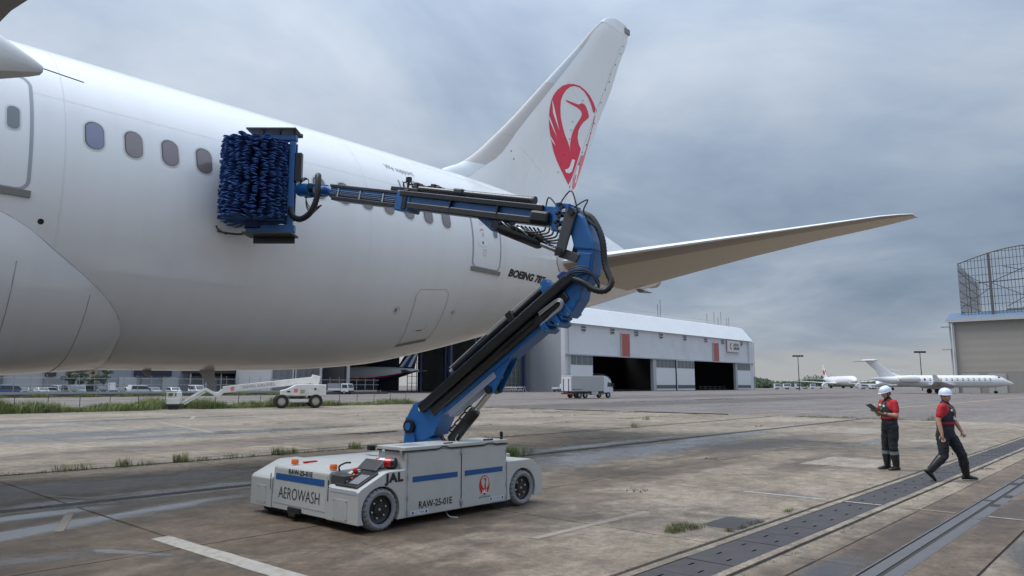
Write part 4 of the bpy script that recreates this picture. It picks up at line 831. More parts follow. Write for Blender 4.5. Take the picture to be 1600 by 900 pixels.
# ---- elbow post with facets
post = bplate([(-2.58, 2.78), (-2.92, 2.68), (-3.10, 2.92), (-3.12, 3.02), (-3.27, 3.24), (-3.31, 3.56), (-3.04, 3.64), (-3.08, 3.36), (-2.80, 3.06)], -.10, .17, BLUE, 'elbow_post', .02)
bplate([(-3.02, 3.58), (-3.32, 3.53), (-3.30, 3.66), (-3.18, 4.00), (-3.08, 4.08), (-2.98, 3.90), (-2.97, 3.78)], -.10, .185, BLUE, 'elbow_knee', .03)
bplate([(-2.98, 3.90), (-2.86, 3.87), (-2.66, 3.96), (-2.62, 4.24), (-2.98, 4.17), (-3.10, 4.06)], -.12, .15, BLUE, 'knee_head', .02)
bplate([(-3.06, 3.22), (-3.24, 3.26), (-3.27, 3.50), (-3.06, 3.54)], .17, .182, BLUE, 'post_facet', .006)
for (a, z) in ((-2.96, 2.82), (-3.03, 2.90), (-2.93, 2.94), (-3.01, 3.02)):
    b = MB(); b.lathe([(0, -.01), (.016, -.01), (.014, .012), (0, .012)], Matrix.Translation(bp(a, z, .17)) @ Matrix.Rotation(math.atan2(UY, UX), 4, 'Z') @ Matrix.Rotation(R(90), 4, 'X'), 8); b.build('post_bolt', BLUE, veh)
# link plates and luffing cylinder under the upper arm
for w_ in (.20, -.22):
    bplate([(-2.74, 3.52), (-2.86, 3.50), (-2.92, 3.58), (-3.09, 4.07), (-3.0, 4.14), (-2.92, 4.10)], w_, w_+.035, DGREY, 'link_plate', .01)
    bplate([(-2.78, 3.50), (-3.05, 3.40), (-3.12, 3.50), (-2.84, 3.62)], w_-.04, w_-.005, DGREY, 'link_arm', .01)
b = MB(); b.tube([bp(-2.82, 3.56, .26), bp(-2.82, 3.56, -.24)], .055, 16); b.build('link_pin', BLK, veh, smooth=40)
b = MB(); b.tube([bp(-3.02, 4.08, .26), bp(-3.02, 4.08, -.24)], .05, 16); b.build('link_pin', BLK, veh, smooth=40)
b = MB(); b.tube([bp(-1.72, 4.07, .04), bp(-1.76, 4.05, .04), bp(-2.38, 3.77, .04), bp(-2.42, 3.75, .04)], [.06, .095, .095, .075], 18); b.build('luffing_cylinder', BLK, veh, smooth=35)
b = MB(); b.tube([bp(-2.40, 3.76, .04), bp(-2.80, 3.575, .04)], .045, 16); b.build('luffing_rod', CHROME, veh, smooth=40)
b = MB(); b.tube([bp(-1.70, 4.09, .14), bp(-1.70, 4.09, -.12)], .075, 16); b.build('luffing_pin', BLK, veh, smooth=40)
for k in range(7):
    a0 = -1.75 - k*.10; b = MB(); b.tube(spline([bp(a0, 4.08 - .045*k, .10), bp(a0-.06, 4.13 - .045*k, .15), bp(a0-.16, 4.05 - .04*k, .17), bp(a0-.22, 4.0 - .045*k, .10)], 5), .012 + .004*(k % 2), 6); b.build('hydraulic_hose', HOSE if k % 3 else ZINC, veh, smooth=60)
# ---- upper arm
U0, U1 = (-2.95, 4.02), (1.93, 5.16)
arm = beam(U0, U1, -.05, 3.10, -.135, .135, -.13, .13, BLUE, 'upper_arm', .012)
beam(U0, U1, .45, 3.2, .05, .135, .13, .18, BLK, 'arm_tube', .012); beam(U0, U1, .35, 3.0, -.15, -.04, .13, .19, BRN, 'arm_tube', .018)
beam(U0, U1, .30, .62, -.13, .05, .14, .23, BLK, 'tube_end', .04)
for t_ in (1.2, 2.1): beam(U0, U1, t_, t_+.018, -.10, .06, .13, .195, BLACK, 'tube_band', 0)
bplate([(-1.25, 4.33), (-1.95, 4.15), (-1.72, 3.99), (-1.60, 4.02)], -.10, .10, BLUE, 'luffing_lug')
b = MB(); b.tube([bp(*along(U0, U1, .72, .20), .05), bp(*along(U0, U1, 2.9, .20), .05)], .05, 14); b.build('arm_extension_cylinder', BRN, veh, smooth=40)
b = MB(); b.tube([bp(*along(U0, U1, .68, .20), .05), bp(*along(U0, U1, .72, .20), .05)], .062, 14); b.build('cylinder_cap', DGREY, veh, smooth=40)
tele = beam(U0, U1, 3.1, 4.95, -.105, .105, -.10, .10, BLUE, 'telescopic_arm', .010)
beam(U0, U1, 3.3, 4.95, .075, .125, -.06, .13, BRN, 'slide_cover', .01); beam(U0, U1, 3.05, 4.85, -.15, -.08, -.06, .14, BLK, 'hose_tray', .01)
for k in range(4): b = MB(); b.tube([bp(*along(U0, U1, 3.0, -.06 + .03*k), .112), bp(*along(U0, U1, 4.95, -.055 + .025*k), .112)], .010, 6); b.build('hydraulic_pipe', BLUE if k % 2 else BLK, veh, smooth=60)
for t_ in (3.6, 4.15, 4.7): beam(U0, U1, t_, t_+.03, -.08, .06, .11, .125, ZINC, 'pipe_clip', 0)
beam(U0, U1, 2.98, 3.30, -.19, .14, -.14, .15, BLUE, 'arm_head', .02); beam(U0, U1, 3.04, 3.14, -.16, .16, -.15, .165, BLK, 'arm_head_band', .01)
beam(U0, U1, 2.9, 3.5, .13, .2, -.08, .1, BLK, 'valve_rail', .01)
for k in range(6): beam(U0, U1, 2.35 + k*.12, 2.43 + k*.12, .15, .24 + .03*(k % 3), -.06, .08, [BLUE, BLK, DGREY][k % 3], 'valve_block', .01)
beam(U0, U1, 1.98, 2.16, .18, .26, .02, .12, DGREY, 'valve_block', .02)
for k, (t_, hgt) in enumerate(((3.22, .13), (3.10, .10), (2.98, .11), (2.74, .09), (2.62, .08), (2.2, .07))):
    b = MB(); b.tube(spline([bp(*along(U0, U1, t_, .14), .05), bp(*along(U0, U1, t_+.05, .14+hgt), .06), bp(*along(U0, U1, t_-.12, .16+hgt), .07), bp(*along(U0, U1, t_-.2, .14), .05)], 6), .011, 6); b.build('hydraulic_hose', HOSE, veh, smooth=60)
b = MB(); b.tube([bp(*along(U0, U1, 3.18, .16), .04), bp(*along(U0, U1, 3.18, .30), .04)], .02, 8); b.lathe([(.03, 0), (.05, .0), (.05, .07), (.03, .075)], Matrix.Translation(bp(*along(U0, U1, 3.18, .30), .04)), 12); b.build('lidar_sensor', BLACK, veh, smooth=40)
# rotary joint block between arm and knee
beam(U0, U1, .04, .26, -.20, .19, -.15, .17, BLUE, 'valve_plate', .01)
for k in range(9): b = MB(); c_ = bp(*along(U0, U1, .08 + .05*(k % 3), -.16 + .04*k), .19); b.box(tuple(Vector(c_) - Vector((.028, .03, .022))), tuple(Vector(c_) + Vector((.02, .03, .022)))); b.build('valve_coil', [ZINC, BLK, BLK][k % 3], veh, bevel=.004)
for k in range(6):
    t_ = .0 + .07*k; b = MB(); b.tube(spline([bp(*along(U0, U1, t_, -.17), .16), bp(*along(U0, U1, t_+.02, -.33 + .02*k), .19), bp(*along(U0, U1, t_+.28, -.36 + .02*k), .17), bp(*along(U0, U1, t_+.5, -.19), .13)], 7), .013, 7); b.build('hydraulic_hose', HOSE, veh, smooth=60)
for k, (p, q, r_) in enumerate((((-2.75, 4.20), (-2.95, 4.40), (-3.06, 4.12)), ((-2.55, 4.22), (-2.6, 4.36), (-2.72, 4.24)), ((-3.0, 4.16), (-3.2, 4.24), (-3.15, 4.10)))):
    b = MB(); b.tube(spline([bp(p[0], p[1]-.1, .1), bp(*p, .12), bp(*q, .12), bp(*r_, .14), bp(r_[0]-.04, r_[1]-.1, .12)], 7), .010, 7); b.build('hydraulic_hose', HOSE, veh, smooth=60)
def ribbed_hose(pts, r_, name='corrugated_hose', step=.5):
    P = spline(pts, 14); L_ = [0]
    for a, c in zip(P, P[1:]): L_.append(L_[-1] + (c-a).length)
    n = int(L_[-1]/(r_*step)); Q = []; rs = []
    for i in range(n+1):
        s = L_[-1]*i/n; k = min(max(np.searchsorted(L_, s)-1, 0), len(P)-2); t = (s-L_[k])/(L_[k+1]-L_[k]+1e-9); Q.append(P[k].lerp(P[k+1], t)); rs.append(r_*(1.0 if i % 2 else .86))
    b = MB(); b.tube(Q, rs, 12); return b.build(name, HOSE, veh, smooth=50)
ribbed_hose([bp(-3.06, 4.10, .02), bp(-3.24, 3.98, .05), bp(-3.38, 3.70, .07), bp(-3.42, 3.38, .08), bp(-3.48, 3.22, .1), bp(-3.53, 3.10, .12), bp(-3.46, 3.00, .16), bp(-3.32, 3.02, .2), bp(-3.18, 3.12, .22), bp(-3.04, 3.18, .22)], .045)
for k in range(4):
    b = MB(); b.tube(spline([bp(-2.92, 3.20 + .01*k, .24), bp(-3.06, 3.26 + .02*k, .25), bp(-3.24, 3.24 + .02*k, .22), bp(-3.36, 3.14 - .02*k, .16), bp(-3.32, 3.03, .12), bp(-3.2, 3.02, .15)], 8), .014, 8); b.build('hydraulic_hose', HOSE if k != 2 else BLUE, veh, smooth=60)
for k in range(3):
    b = MB(); b.tube(spline([bp(-3.02, 4.14, .05 + .03*k), bp(-3.20, 4.00 - .02*k, .06 + .03*k), bp(-3.34, 3.8, .05 + .02*k), bp(-3.38, 3.5, .05), bp(-3.42, 3.3, .05)], 8), .016, 8); b.build('hydraulic_hose', HOSE, veh, smooth=60)

# ---- wrist and brush head
HX, HY = 6.34, 12.05; PX, PY = 6.80, 11.55; gx, gy = (PX-HX)/.679, (PY-HY)/.679      # g: from brush axis to frame post
def hp(g, k, z): return (HX + gx*g - gy*k, HY + gy*g + gx*k, z)      # k: sideways (towards aircraft -, camera +)
def hbox(g0, g1, k0, k1, z0, z1, m, name, bevel=.006, parent=veh): b = MB(); b.prism([(g0, k0), (g1, k0), (g1, k1), (g0, k1)], lambda a, c, dd: hp(a, c, dd), z0, z1); return b.build(name, m, parent, bevel=bevel)
w0, w1 = bp(1.95, 5.17), bp(2.45, 5.30)
b = MB(); b.tube([bp(1.85, 5.15), bp(2.2, 5.235)], .085, 18); b.build('wrist_rotator', BLUE, veh, smooth=40)
b = MB(); b.bar(bp(2.12, 5.30, -.06), bp(2.72, 5.42, -.06), .04, .07); b.bar(bp(2.12, 5.16, -.06), bp(2.72, 5.22, -.06), .04, .07); b.build('wrist_bracket', BLUE, veh, bevel=.006)
b = MB(); b.tube([bp(2.2, 5.235), bp(2.5, 5.29)], .05, 14); b.build('wrist_motor', BLK, veh, smooth=40)
b = MB(); b.tube([bp(2.5, 5.29), bp(2.78, 5.33)], .12, 22); b.build('wrist_flange', BLUE, veh, smooth=40)
b = MB(); b.lathe([(.06, -.02), (.06, .02)], Matrix.Translation(bp(2.3, 5.25, .06)) @ Matrix.Rotation(R(90), 4, 'Y'), 14); b.build('wrist_ring', ZINC, veh)
ribbed_hose([bp(2.95, 5.25, .02), bp(2.88, 5.0, .12), bp(2.72, 4.80, .2), bp(2.45, 4.70, .24), bp(2.2, 4.78, .24), bp(2.08, 5.0, .22), bp(2.07, 5.25, .2), bp(2.12, 5.44, .16), bp(2.2, 5.47, .1)], .055)
for k in range(3): b = MB(); b.tube(spline([bp(2.75, 5.40, .05), bp(2.62, 5.50 - .03*k, .1), bp(2.42, 5.42, .12), bp(2.45, 5.1 - .04*k, .14), bp(2.3, 4.9 - .05*k, .14), bp(2.05, 4.92, .12)], 8), .009, 6); b.build('hydraulic_hose', HOSE, veh, smooth=60)
hbox(.60, .70, -.05, .05, 4.62, 6.28, BLUE, 'brush_frame_post', .008); hbox(.66, .72, .05, .07, 4.75, 6.2, BLUE, 'post_angle', .004)
hbox(-.12, .72, -.07, .07, 6.24, 6.34, BLUE, 'brush_frame_arm', .008); hbox(-.12, .74, -.07, .07, 4.53, 4.66, BLUE, 'brush_frame_arm', .008)
hbox(.70, .82, -.02, .10, 5.48, 6.02, BLK, 'motor_cover', .01)
hbox(-.16, .74, -.18, .30, 6.41, 6.44, DGREY, 'spray_deflector', .004); hbox(-.16, .74, .24, .30, 6.40, 6.47, BLK, 'deflector_lip', .004); hbox(-.14, .74, -.2, .26, 4.475, 4.51, DGREY, 'spray_deflector', .004); hbox(-.05, .70, .14, .19, 4.36, 4.475, BLK, 'deflector_lip', .004)
for g_ in (.1, .4, .66): hbox(g_-.015, g_+.015, .02, .05, 6.34, 6.41, DGREY, 'deflector_stay', 0)
b = MB(); b.tube([hp(0, 0, 4.6), hp(0, 0, 6.3)], .16, 20); b.build('brush_core', mat('core_blue', (0.008, 0.02, 0.09), .6), veh, smooth=40)
for k, zz_ in enumerate((6.05, 5.62, 5.0)): b = MB(); b.tube([hp(.62, .0, zz_), hp(.56, .03, zz_)], .03, 8); b.build('frame_fitting', ZINC, veh)
for k, (zz_, a) in enumerate(((5.85, .1), (5.3, .12), (4.62, .2))):   # curved feeler rods on the far side
    b = MB(); b.tube(spline([hp(-.52, .10, zz_ - .1), hp(-.62, .1, zz_ - .05), hp(-.70, .1, zz_ + .02), hp(-.71, .1, zz_ + .06)], 6), .016, 7); b.build('feeler_rod', DGREY, veh, smooth=60)
b = MB(); b.tube(spline([hp(-.05, .14, 4.56), hp(-.35, .2, 4.54), hp(-.6, .2, 4.57), hp(-.72, .18, 4.60)], 6), .02, 7); b.build('feeler_rod', DGREY, veh, smooth=60)
# foam strips of the brush
FOAM = mat('brush_foam', (0.045, 0.108, 0.300), 0.9, var=0.45, scale=9, bump=0.6, bscale=45)
b = MB(); rg = random.Random(3)
NCOL = 24
for layer in range(54):
    z = 4.745 + layer*0.0275
    for c_ in range(NCOL):
        if rg.random() < .06: continue
        a = 2*math.pi*(c_ + .16*math.sin(layer*.30 + c_*2.1) + rg.uniform(-.10, .10))/NCOL
        ln = rg.uniform(.60, .632) - (.02 if (c_ + layer//9) % 3 == 0 else 0); sp = rg.uniform(-.6, .6); droop = rg.uniform(-.015, .05); w1 = rg.uniform(.040, .062); th = rg.uniform(.007, .011); P_ = []; tw0 = rg.uniform(-.45, .45)
        for k in range(6):
            t = k/5; r_ = .15 + (ln - .15)*t; aa = a + .07*t*t*sp; zz_ = z - droop*t*t + .010*math.sin(t*6 + c_ + layer); wd = (.022 + (w1-.022)*t) * (1 if k < 5 else .85); tw = tw0*t*t; tk = th*(1 if k < 5 else .6)
            ca, sa = math.cos(aa), math.sin(aa); P_.append([(HX + r_*ca - sa*(wd*i), HY + r_*sa + ca*(wd*i), zz_ + tk*j_ + tw*wd*i) for i, j_ in ((-1,-.4),(0,-1.2),(1,-.4),(1,.4),(0,1.2),(-1,.4))])
        b.loft(P_, caps=(False, True))
tag(b.build('brush_foam', FOAM, veh, fixn=False, smooth=70), kind='stuff')

# ---- loose things standing on the machine
ex = thing('fire_extinguisher', 'red fire extinguisher lying on the grey machine beside the cabinet', 'extinguisher', (5.96, 7.62, .722), world=True)
Me = Matrix.Translation((6.105, 7.585, .795)) @ Matrix.Rotation(R(117), 4, 'Z') @ Matrix.Rotation(R(90), 4, 'Y') @ Matrix.Scale(.86, 4)
b = MB(); b.lathe([(0, 0), (.05, .004), (.072, .03), (.075, .06), (.075, .28), (.07, .31), (.045, .335), (.03, .35), (.03, .37)], Me, 28); b.build('cylinder', mat('extinguisher_red', (0.50, 0.010, 0.016), 0.22, coat=.4), ex, smooth=40)
b = MB(); b.lathe([(.076, .16), (.0765, .17), (.0765, .24), (.076, .25)], Me, 28); b.build('label_band', mat('band_white', (.6, .6, .58), .4), ex, smooth=40)
b = MB(); b.lathe([(.078, -.004), (.08, .01), (.08, .05), (.076, .052)], Me, 28); b.build('base_ring', BLACK, ex, smooth=40)
b = MB(); b.lathe([(0, .37), (.028, .37), (.024, .42), (0, .42)], Me, 14); b.box((-.012, -.05, .40), (.012, .02, .43), Me); b.build('valve', ZINC, ex)
for t_ in (.08, .26): b = MB(); c_ = Me @ Vector((0, 0, t_)); b.box((c_.x-.05, c_.y-.02, .722), (c_.x+.05, c_.y+.02, .74)); b.build('cradle', BLACK, ex)
bt = thing('water_bottle', 'clear plastic bottle standing behind the red extinguisher', 'bottle', (6.10, 7.83, .72))
PLA = mat('clear_plastic', (0.55, 0.58, 0.62), 0.12); _pp = PLA.node_tree.nodes['Principled BSDF']; _pp.inputs['Transmission Weight'].default_value = 0.75; _pp.inputs['IOR'].default_value = 1.2
b = MB(); b.lathe([(0, 0), (.034, .002), (.036, .02), (.036, .14), (.030, .17), (.014, .20), (.014, .215)], None, 20); b.build('bottle_body', PLA, bt, smooth=40)
b = MB(); b.lathe([(.016, .212), (.016, .235), (0, .236)], None, 14); b.build('cap', WHITE, bt, smooth=40)
b = MB(); b.lathe([(.0368, .05), (.0368, .10)], None, 20); b.build('bottle_label', LBLB, bt, smooth=40)
# ================================================================== WHITE HANGAR
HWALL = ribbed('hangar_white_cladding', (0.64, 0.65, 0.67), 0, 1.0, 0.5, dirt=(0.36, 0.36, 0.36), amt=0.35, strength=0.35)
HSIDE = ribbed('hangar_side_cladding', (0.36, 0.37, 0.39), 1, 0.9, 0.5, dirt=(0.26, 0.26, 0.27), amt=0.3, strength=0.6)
HROOF = ribbed('hangar_roof_sheet', (0.70, 0.71, 0.72), 0, 1.4, 0.45, amt=0.1, strength=0.25)
HDOOR = mat('hangar_door_white', (0.68, 0.70, 0.72), 0.45, var=0.05, scale=0.2); HWIN = mat('hangar_glazing', (0.13, 0.15, 0.155), 0.4, var=0.15, scale=0.6)
HDARK = mat('hangar_inside_shade', (0.022, 0.022, 0.025), 0.8, var=0.3, scale=0.1); HGRY = mat('hangar_stripe_grey', (0.10, 0.115, 0.125), 0.5); TRIM = mat('steel_trim', (0.42, 0.43, 0.44), 0.5)  # near-black inside walls: the shade of the bays is put into this colour
hg = thing('hangar', 'long white aircraft hangar with open dark bays and red tail slots', 'hangar', (162, 127, 0), world=True)
X0, X1, YF, YB = 162.0, 287.0, 127.0, 190.0
b = MB(); b.box((X0+.3, YF+.5, 10.55), (X1-.3, YF+1.2, 19.6)); b.build('upper_wall', HWALL, hg)
for (a, c) in ((X0, 164.3), (283.6, X1)): b = MB(); b.box((a, YF-.1, 0), (c, YF+1.2, 19.6)); b.build('front_pier', HWALL, hg)
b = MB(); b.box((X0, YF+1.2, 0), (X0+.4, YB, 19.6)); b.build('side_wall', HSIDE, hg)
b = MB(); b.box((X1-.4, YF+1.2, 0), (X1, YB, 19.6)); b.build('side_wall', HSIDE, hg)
for (xa, xb) in ((X0+.42, X0+.6), (X1-.6, X1-.42)): MB().box((xa, YF+1.3, .06), (xb, YB-.1, 19.5)).build('shade_lining', HDARK, hg)  # added dark sheets that paint the inner walls as lying in shade
MB().box((X0+.6, YF+1.25, 10.6), (X1-.6, YF+1.4, 19.5)).build('shade_lining', HDARK, hg)
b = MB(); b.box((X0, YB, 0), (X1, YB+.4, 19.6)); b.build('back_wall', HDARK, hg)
b = MB(); rl = []
for x in (X0-.2, X1+.2): rl.append([(x, YF-.3, 19.6), (x, YF+4.2, 25.2), (x, YF+8, 26.0), (x, YB, 26.0), (x, YB, 25.4), (x, YF+8, 25.4), (x, YF+4.4, 24.6), (x, YF+.6, 19.6)])
b.loft(rl); b.build('roof', HROOF, hg)
for x in (X0+.1, X1-.5): b = MB(); b.prism([(YF, 19.6), (YF+4.2, 25.1), (YB, 25.5), (YB, 19.6)], lambda a, c, dd: (dd, a, c), x, x+.4); b.build('gable', HWALL, hg)
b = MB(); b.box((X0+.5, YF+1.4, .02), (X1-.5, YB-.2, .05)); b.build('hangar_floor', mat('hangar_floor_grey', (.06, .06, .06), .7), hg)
def hdoor(a, c, dy=0.0, stripe=True):
    d_ = MB().box((a+.1, YF-.35+dy, .1), (c-.1, YF-.05+dy, 10.5)).build('door_leaf', HDOOR, hg)
    MB().box((a+.25, YF-.42+dy, 7.7), (c-.25, YF-.35+dy, 10.3)).build('glazing', HWIN, d_)
    n = max(2, int((c-a)/2.4))
    for k in range(1, n): x = a + (c-a)*k/n; MB().box((x-.06, YF-.46+dy, 7.7), (x+.06, YF-.42+dy, 10.3)).build('glazing_bar', TRIM, d_)
    if stripe: MB().box((a+.15, YF-.42+dy, .75), (c-.15, YF-.35+dy, 1.9)).build('dark_band', HGRY, d_)
hdoor(164.3, 175.2, 0, False); hdoor(210.6, 223.4); hdoor(223.6, 236.0, -.5); hdoor(271.4, 283.4)
MB().box((209.0, YF-.3, 0), (210.5, YF+.8, 10.5)).build('door_post', TRIM, hg); MB().box((270.3, YF-.2, 0), (271.3, YF+.8, 10.5)).build('door_post', TRIM, hg)
b = MB(); b.box((X0+.4, YF-.7, 10.42), (X1-.4, YF+.5, 10.72)); b.build('door_track', TRIM, hg)
SLOT = ribbed('tail_slot_red', (0.42, 0.10, 0.085), 2, 0.8, 0.5, amt=0.15, strength=.3)
for (a, c, z) in ((191.3, 195.7, 17.9), (252.9, 257.0, 17.6)):
    s_ = MB().box((a, YF+.1, 10.75), (c, YF+.49, z)).build('tail_slot_door', SLOT, hg)
    for e in (a-.2, c): MB().box((e, YF+.0, 10.75), (e+.2, YF+.49, z+.2)).build('slot_frame', TRIM, s_)
for x in (171.7, 186.6, 200.2, 215.6, 231.8, 247.5, 261.2, 277.4):
    v_ = MB().box((x-1.0, YF+.2, 17.7), (x+1.0, YF+.5, 19.2)).build('vent', mat('vent_white', (.42, .43, .44), .5), hg)
    MB().box((x-.85, YF+.12, 18.5), (x+.85, YF+.2, 19.0)).build('vent_slot', HGRY, v_); MB().box((x-.85, YF+.12, 17.75), (x+.85, YF+.2, 18.1)).build('vent_slot', BLACK, v_)
sg = MB().box((264.0, YF-.3, 14.7), (275.0, YF+.1, 19.0)).build('sign', mat('sign_white', (.60, .60, .60), .4), hg)
_o = [(267.0 + 1.1*math.cos(a), 16.9 + 1.25*math.sin(a)) for a in np.linspace(R(60), R(300)+2*math.pi*0, 20)] + [(267.0 + .6*math.cos(a), 16.9 + .75*math.sin(a)) for a in np.linspace(R(300), R(60), 20)]
b = MB(); b.prism(_o, lambda a, c, dd: (a, dd, c), YF-.36, YF-.31); b.build('sign_emblem', RED, sg)
lettering('lettering', 'JAPAN', 1.5, lambda x, y: (271.4 + x, YF-.34, 17.5 + y), BLACK, sg, offset=.04); lettering('lettering', 'AIRLINES', 1.5, lambda x, y: (271.6 + x, YF-.34, 16.1 + y), BLACK, sg, offset=.04, sx=.85)
for x in (163.4, 220, 287): MB().box((x-.1, YF-.6, 0), (x+.1, YF-.4, 19)).build('downpipe', TRIM, hg) if x != 220 else None
for (x, h_) in ((225, 4.5), (226.8, 6.5), (262, 4), (268, 5), (271.5, 3), (274, 5.5), (279, 3.2), (281, 3.6)): MB().tube([(x, 134, 25.9), (x, 134, 25.9+h_)], .08, 5).build('roof_mast', DGREY, hg)
b = MB(); b.tube([(X0+8, 133, 27.0), (X1-1, 133, 27.0)], .07, 5)
for x in np.arange(X0+8, X1, 6): b.tube([(x, 133, 25.9), (x, 133, 27.0)], .05, 4)
b.build('roof_rail', TRIM, hg)
# ================================================================== OPEN DARK HANGAR BAY (left of the white one)
dk = thing('open_hangar', 'grey steel hangar with wide dark open bay behind the boom', 'hangar', (98, 140, 0), world=True)
DX0, DX1, DY, DB = 97.5, 161.8, 139.5, 200.0
GCLAD = ribbed('grey_cladding', (0.20, 0.21, 0.225), 0, 0.8, .5, amt=.2, strength=.6)
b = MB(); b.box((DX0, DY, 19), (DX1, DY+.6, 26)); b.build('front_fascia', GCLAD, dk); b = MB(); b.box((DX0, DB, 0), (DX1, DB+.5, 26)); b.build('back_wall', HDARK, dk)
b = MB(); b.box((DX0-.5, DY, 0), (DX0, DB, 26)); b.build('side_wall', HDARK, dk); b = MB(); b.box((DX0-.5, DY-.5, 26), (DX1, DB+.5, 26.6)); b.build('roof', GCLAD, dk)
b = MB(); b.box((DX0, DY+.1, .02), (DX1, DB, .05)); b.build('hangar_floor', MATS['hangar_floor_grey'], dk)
for x in (97.6, 129.5, 138.5, 158.5):
    for dy in (0, 12): MB().box((x, DY-.4+dy, 0), (x+.6, DY+.4+dy, 19)).build('column', TRIM if x < 98 else mat('column_navy', (.03, .045, .10), .5), dk)
def lattice(x0, x1, y, z1, n, name, m, par):
    b = MB()
    for k in range(n+1): x = x0 + (x1-x0)*k/n; b.bar((x, y, 0), (x, y, z1), .15, .15)
    for z in np.arange(0.5, z1, 1.9): b.bar((x0, y, z), (x1, y, z), .12, .12)
    return b.build(name, m, par)
lattice(149.5, 158, DY+1.0, 18, 5, 'rolled_door_frame', mat('lattice_grey', (.22, .23, .24), .5), dk)
MB().box((149.5, DY+1.4, 0), (158, DY+1.6, 18)).build('door_skin', mat('door_skin_grey', (.13, .135, .14), .6), dk)
lattice(132, 137, DY+20, 18, 3, 'rolled_door_frame', MATS['column_navy'], dk)
for k in range(8): MB().box((100+k*7.4, DY+58.8, 0), (103+k*7.4, DY+59.2, 17)).build('inner_stanchion', MATS['column_navy'], dk)
MB().box((140, DY+6, .1), (144.5, DY+6.4, 6)).build('inner_screen', GCLAD, dk)
MB().box((148.5, DY-1.5, 0), (152.5, DY-.7, 1.1)).build('brick_plinth', mat('brick_red', (.22, .08, .05), .8), dk)

# ---- a general airliner for the background
def plane(name, label, loc, rz, L_, R_, zc, mats, fin_h, span, group=None, engines=2, stripe=None):
    """nose along +x; mats: body, belly, fin"""
    t = thing(name, label, 'airliner', loc, rz, group); body, belly, finm = mats; N_ = 28
    st_ = [(0, .02, -.12), (.012, .35, -.10), (.03, .6, -.05), (.07, .88, 0), (.12, 1, 0), (.62, 1, 0), (.72, .93, .06), (.82, .72, .22), (.91, .42, .42), (.97, .2, .55), (1, .06, .6)]
    rr = []
    for u_, r_, dz in st_: rr.append([(L_*(.5-u_), R_*r_*math.sin(2*math.pi*j/N_), zc + R_*dz - R_*r_*math.cos(2*math.pi*j/N_)) for j in range(N_)])
    b = MB(); n = N_
    vs = [p for r in rr for p in r]; fs = []; ms = []
    b.loft(rr)
    if belly is not None:
        for i in range(len(b.m)-2):
            j = i % N_; a = abs((j + .5)/N_*360); a = min(a, 360-a); b.m[i] = 1 if a < 68 else (2 if a < 77 and stripe else 0)
    b.build('fuselage', [body] + ([belly] if belly is not None else []) + ([stripe] if stripe else []), t, smooth=40)
    for sd in (-1, 1):
        w_ = MB(); sec = []
        for f, xl, xt, z in ((0.02, .05, -.10, -.55), (.35, -.02, -.12, -.35), (1.0, -.20, -.235, .15)):
            y = sd*(R_*.6 + (span-R_*.6)*f); a, c = L_*xl, L_*xt; th = .10*(a-c); zz_ = zc + R_*z; sec.append([(a, y, zz_), (a-.3*(a-c), y, zz_+th*.6), (c, y, zz_+.03), (a-.3*(a-c), y, zz_-th*.4)])
        w_.loft(sec); w_.build('wing', body, t, smooth=30)
        h_ = MB(); sec = []
        for f, xl, xt in ((0, -.40, -.475), (1, -.465, -.492)):
            y = sd*(R_*.3 + span*.33*f); a, c = L_*xl, L_*xt; th = .1*(a-c); zz_ = zc + R_*.35 + .08*abs(y); sec.append([(a, y, zz_), (a-.3*(a-c), y, zz_+th*.5), (c, y, zz_), (a-.3*(a-c), y, zz_-th*.5)])
        h_.loft(sec); h_.build('tailplane', body, t, smooth=30)
        if engines:
            y = sd*(R_*.6 + (span-R_*.6)*.30); x = L_*.07; e_ = MB(); M_ = Matrix.Translation((x, y, zc - R_*1.0)) @ Matrix.Rotation(R(90), 4, 'Y'); q = R_*.55
            e_.lathe([(q*.55, -q*2.2), (q*.9, -q*1.0), (q*1.05, q*.3), (q, q*.95), (q*.9, q*1.0), (q*.82, q*.8)], M_, 22); en = e_.build('engine', body, t, smooth=40)
            MB().lathe([(0, q*.5), (q*.84, q*.5), (q*.84, q*.55)], M_, 20).build('intake', BLACK, en)
            MB().bar((x-q*.6, y, zc-R_*.7), (x-q*1.2, y, zc-R_*.3), .3, q*.9).build('pylon', body, en)
    f_ = MB(); sec = []
    for f, xl, xt in ((0, -.34, -.475), (.12, -.375, -.478), (1, -.475, -.512)):
        z = zc + R_*.75 + fin_h*f; a, c = L_*xl, L_*xt; th = .05*(a-c); sec.append([(a, 0, z), (a-.3*(a-c), th, z), (c, 0, z), (a-.3*(a-c), -th, z)])
    f_.loft(sec); f_.build('fin', finm, t, smooth=30)
    for (x, ys) in ((L_*.36, (0,)), (-L_*.06, (-R_*1.3, R_*1.3))):
        for y in ys:
            g_ = MB(); g_.tube([(x, y, .5), (x, y, zc-R_*.6)], .16, 8); gl = g_.build('gear_leg', ZINC, t)
            for dx in ((0,) if len(ys) == 1 else (-.7, .7)):
                for dy in (-.35, .35): MB().lathe([(.2, -.18), (.55, -.18), (.6, 0), (.55, .18), (.2, .18)], Matrix.Translation((x+dx, y+dy, .6)) @ Matrix.Rotation(R(90), 4, 'X'), 16).build('wheel', RUBBER, gl, smooth=40)
    return t
PW = mat('far_aircraft_white', (.72, .72, .72), .3, coat=.3); NAVY = mat('navy_livery', (.012, .020, .075), .35); LBLUE = mat('blue_livery', (.02, .09, .32), .35)
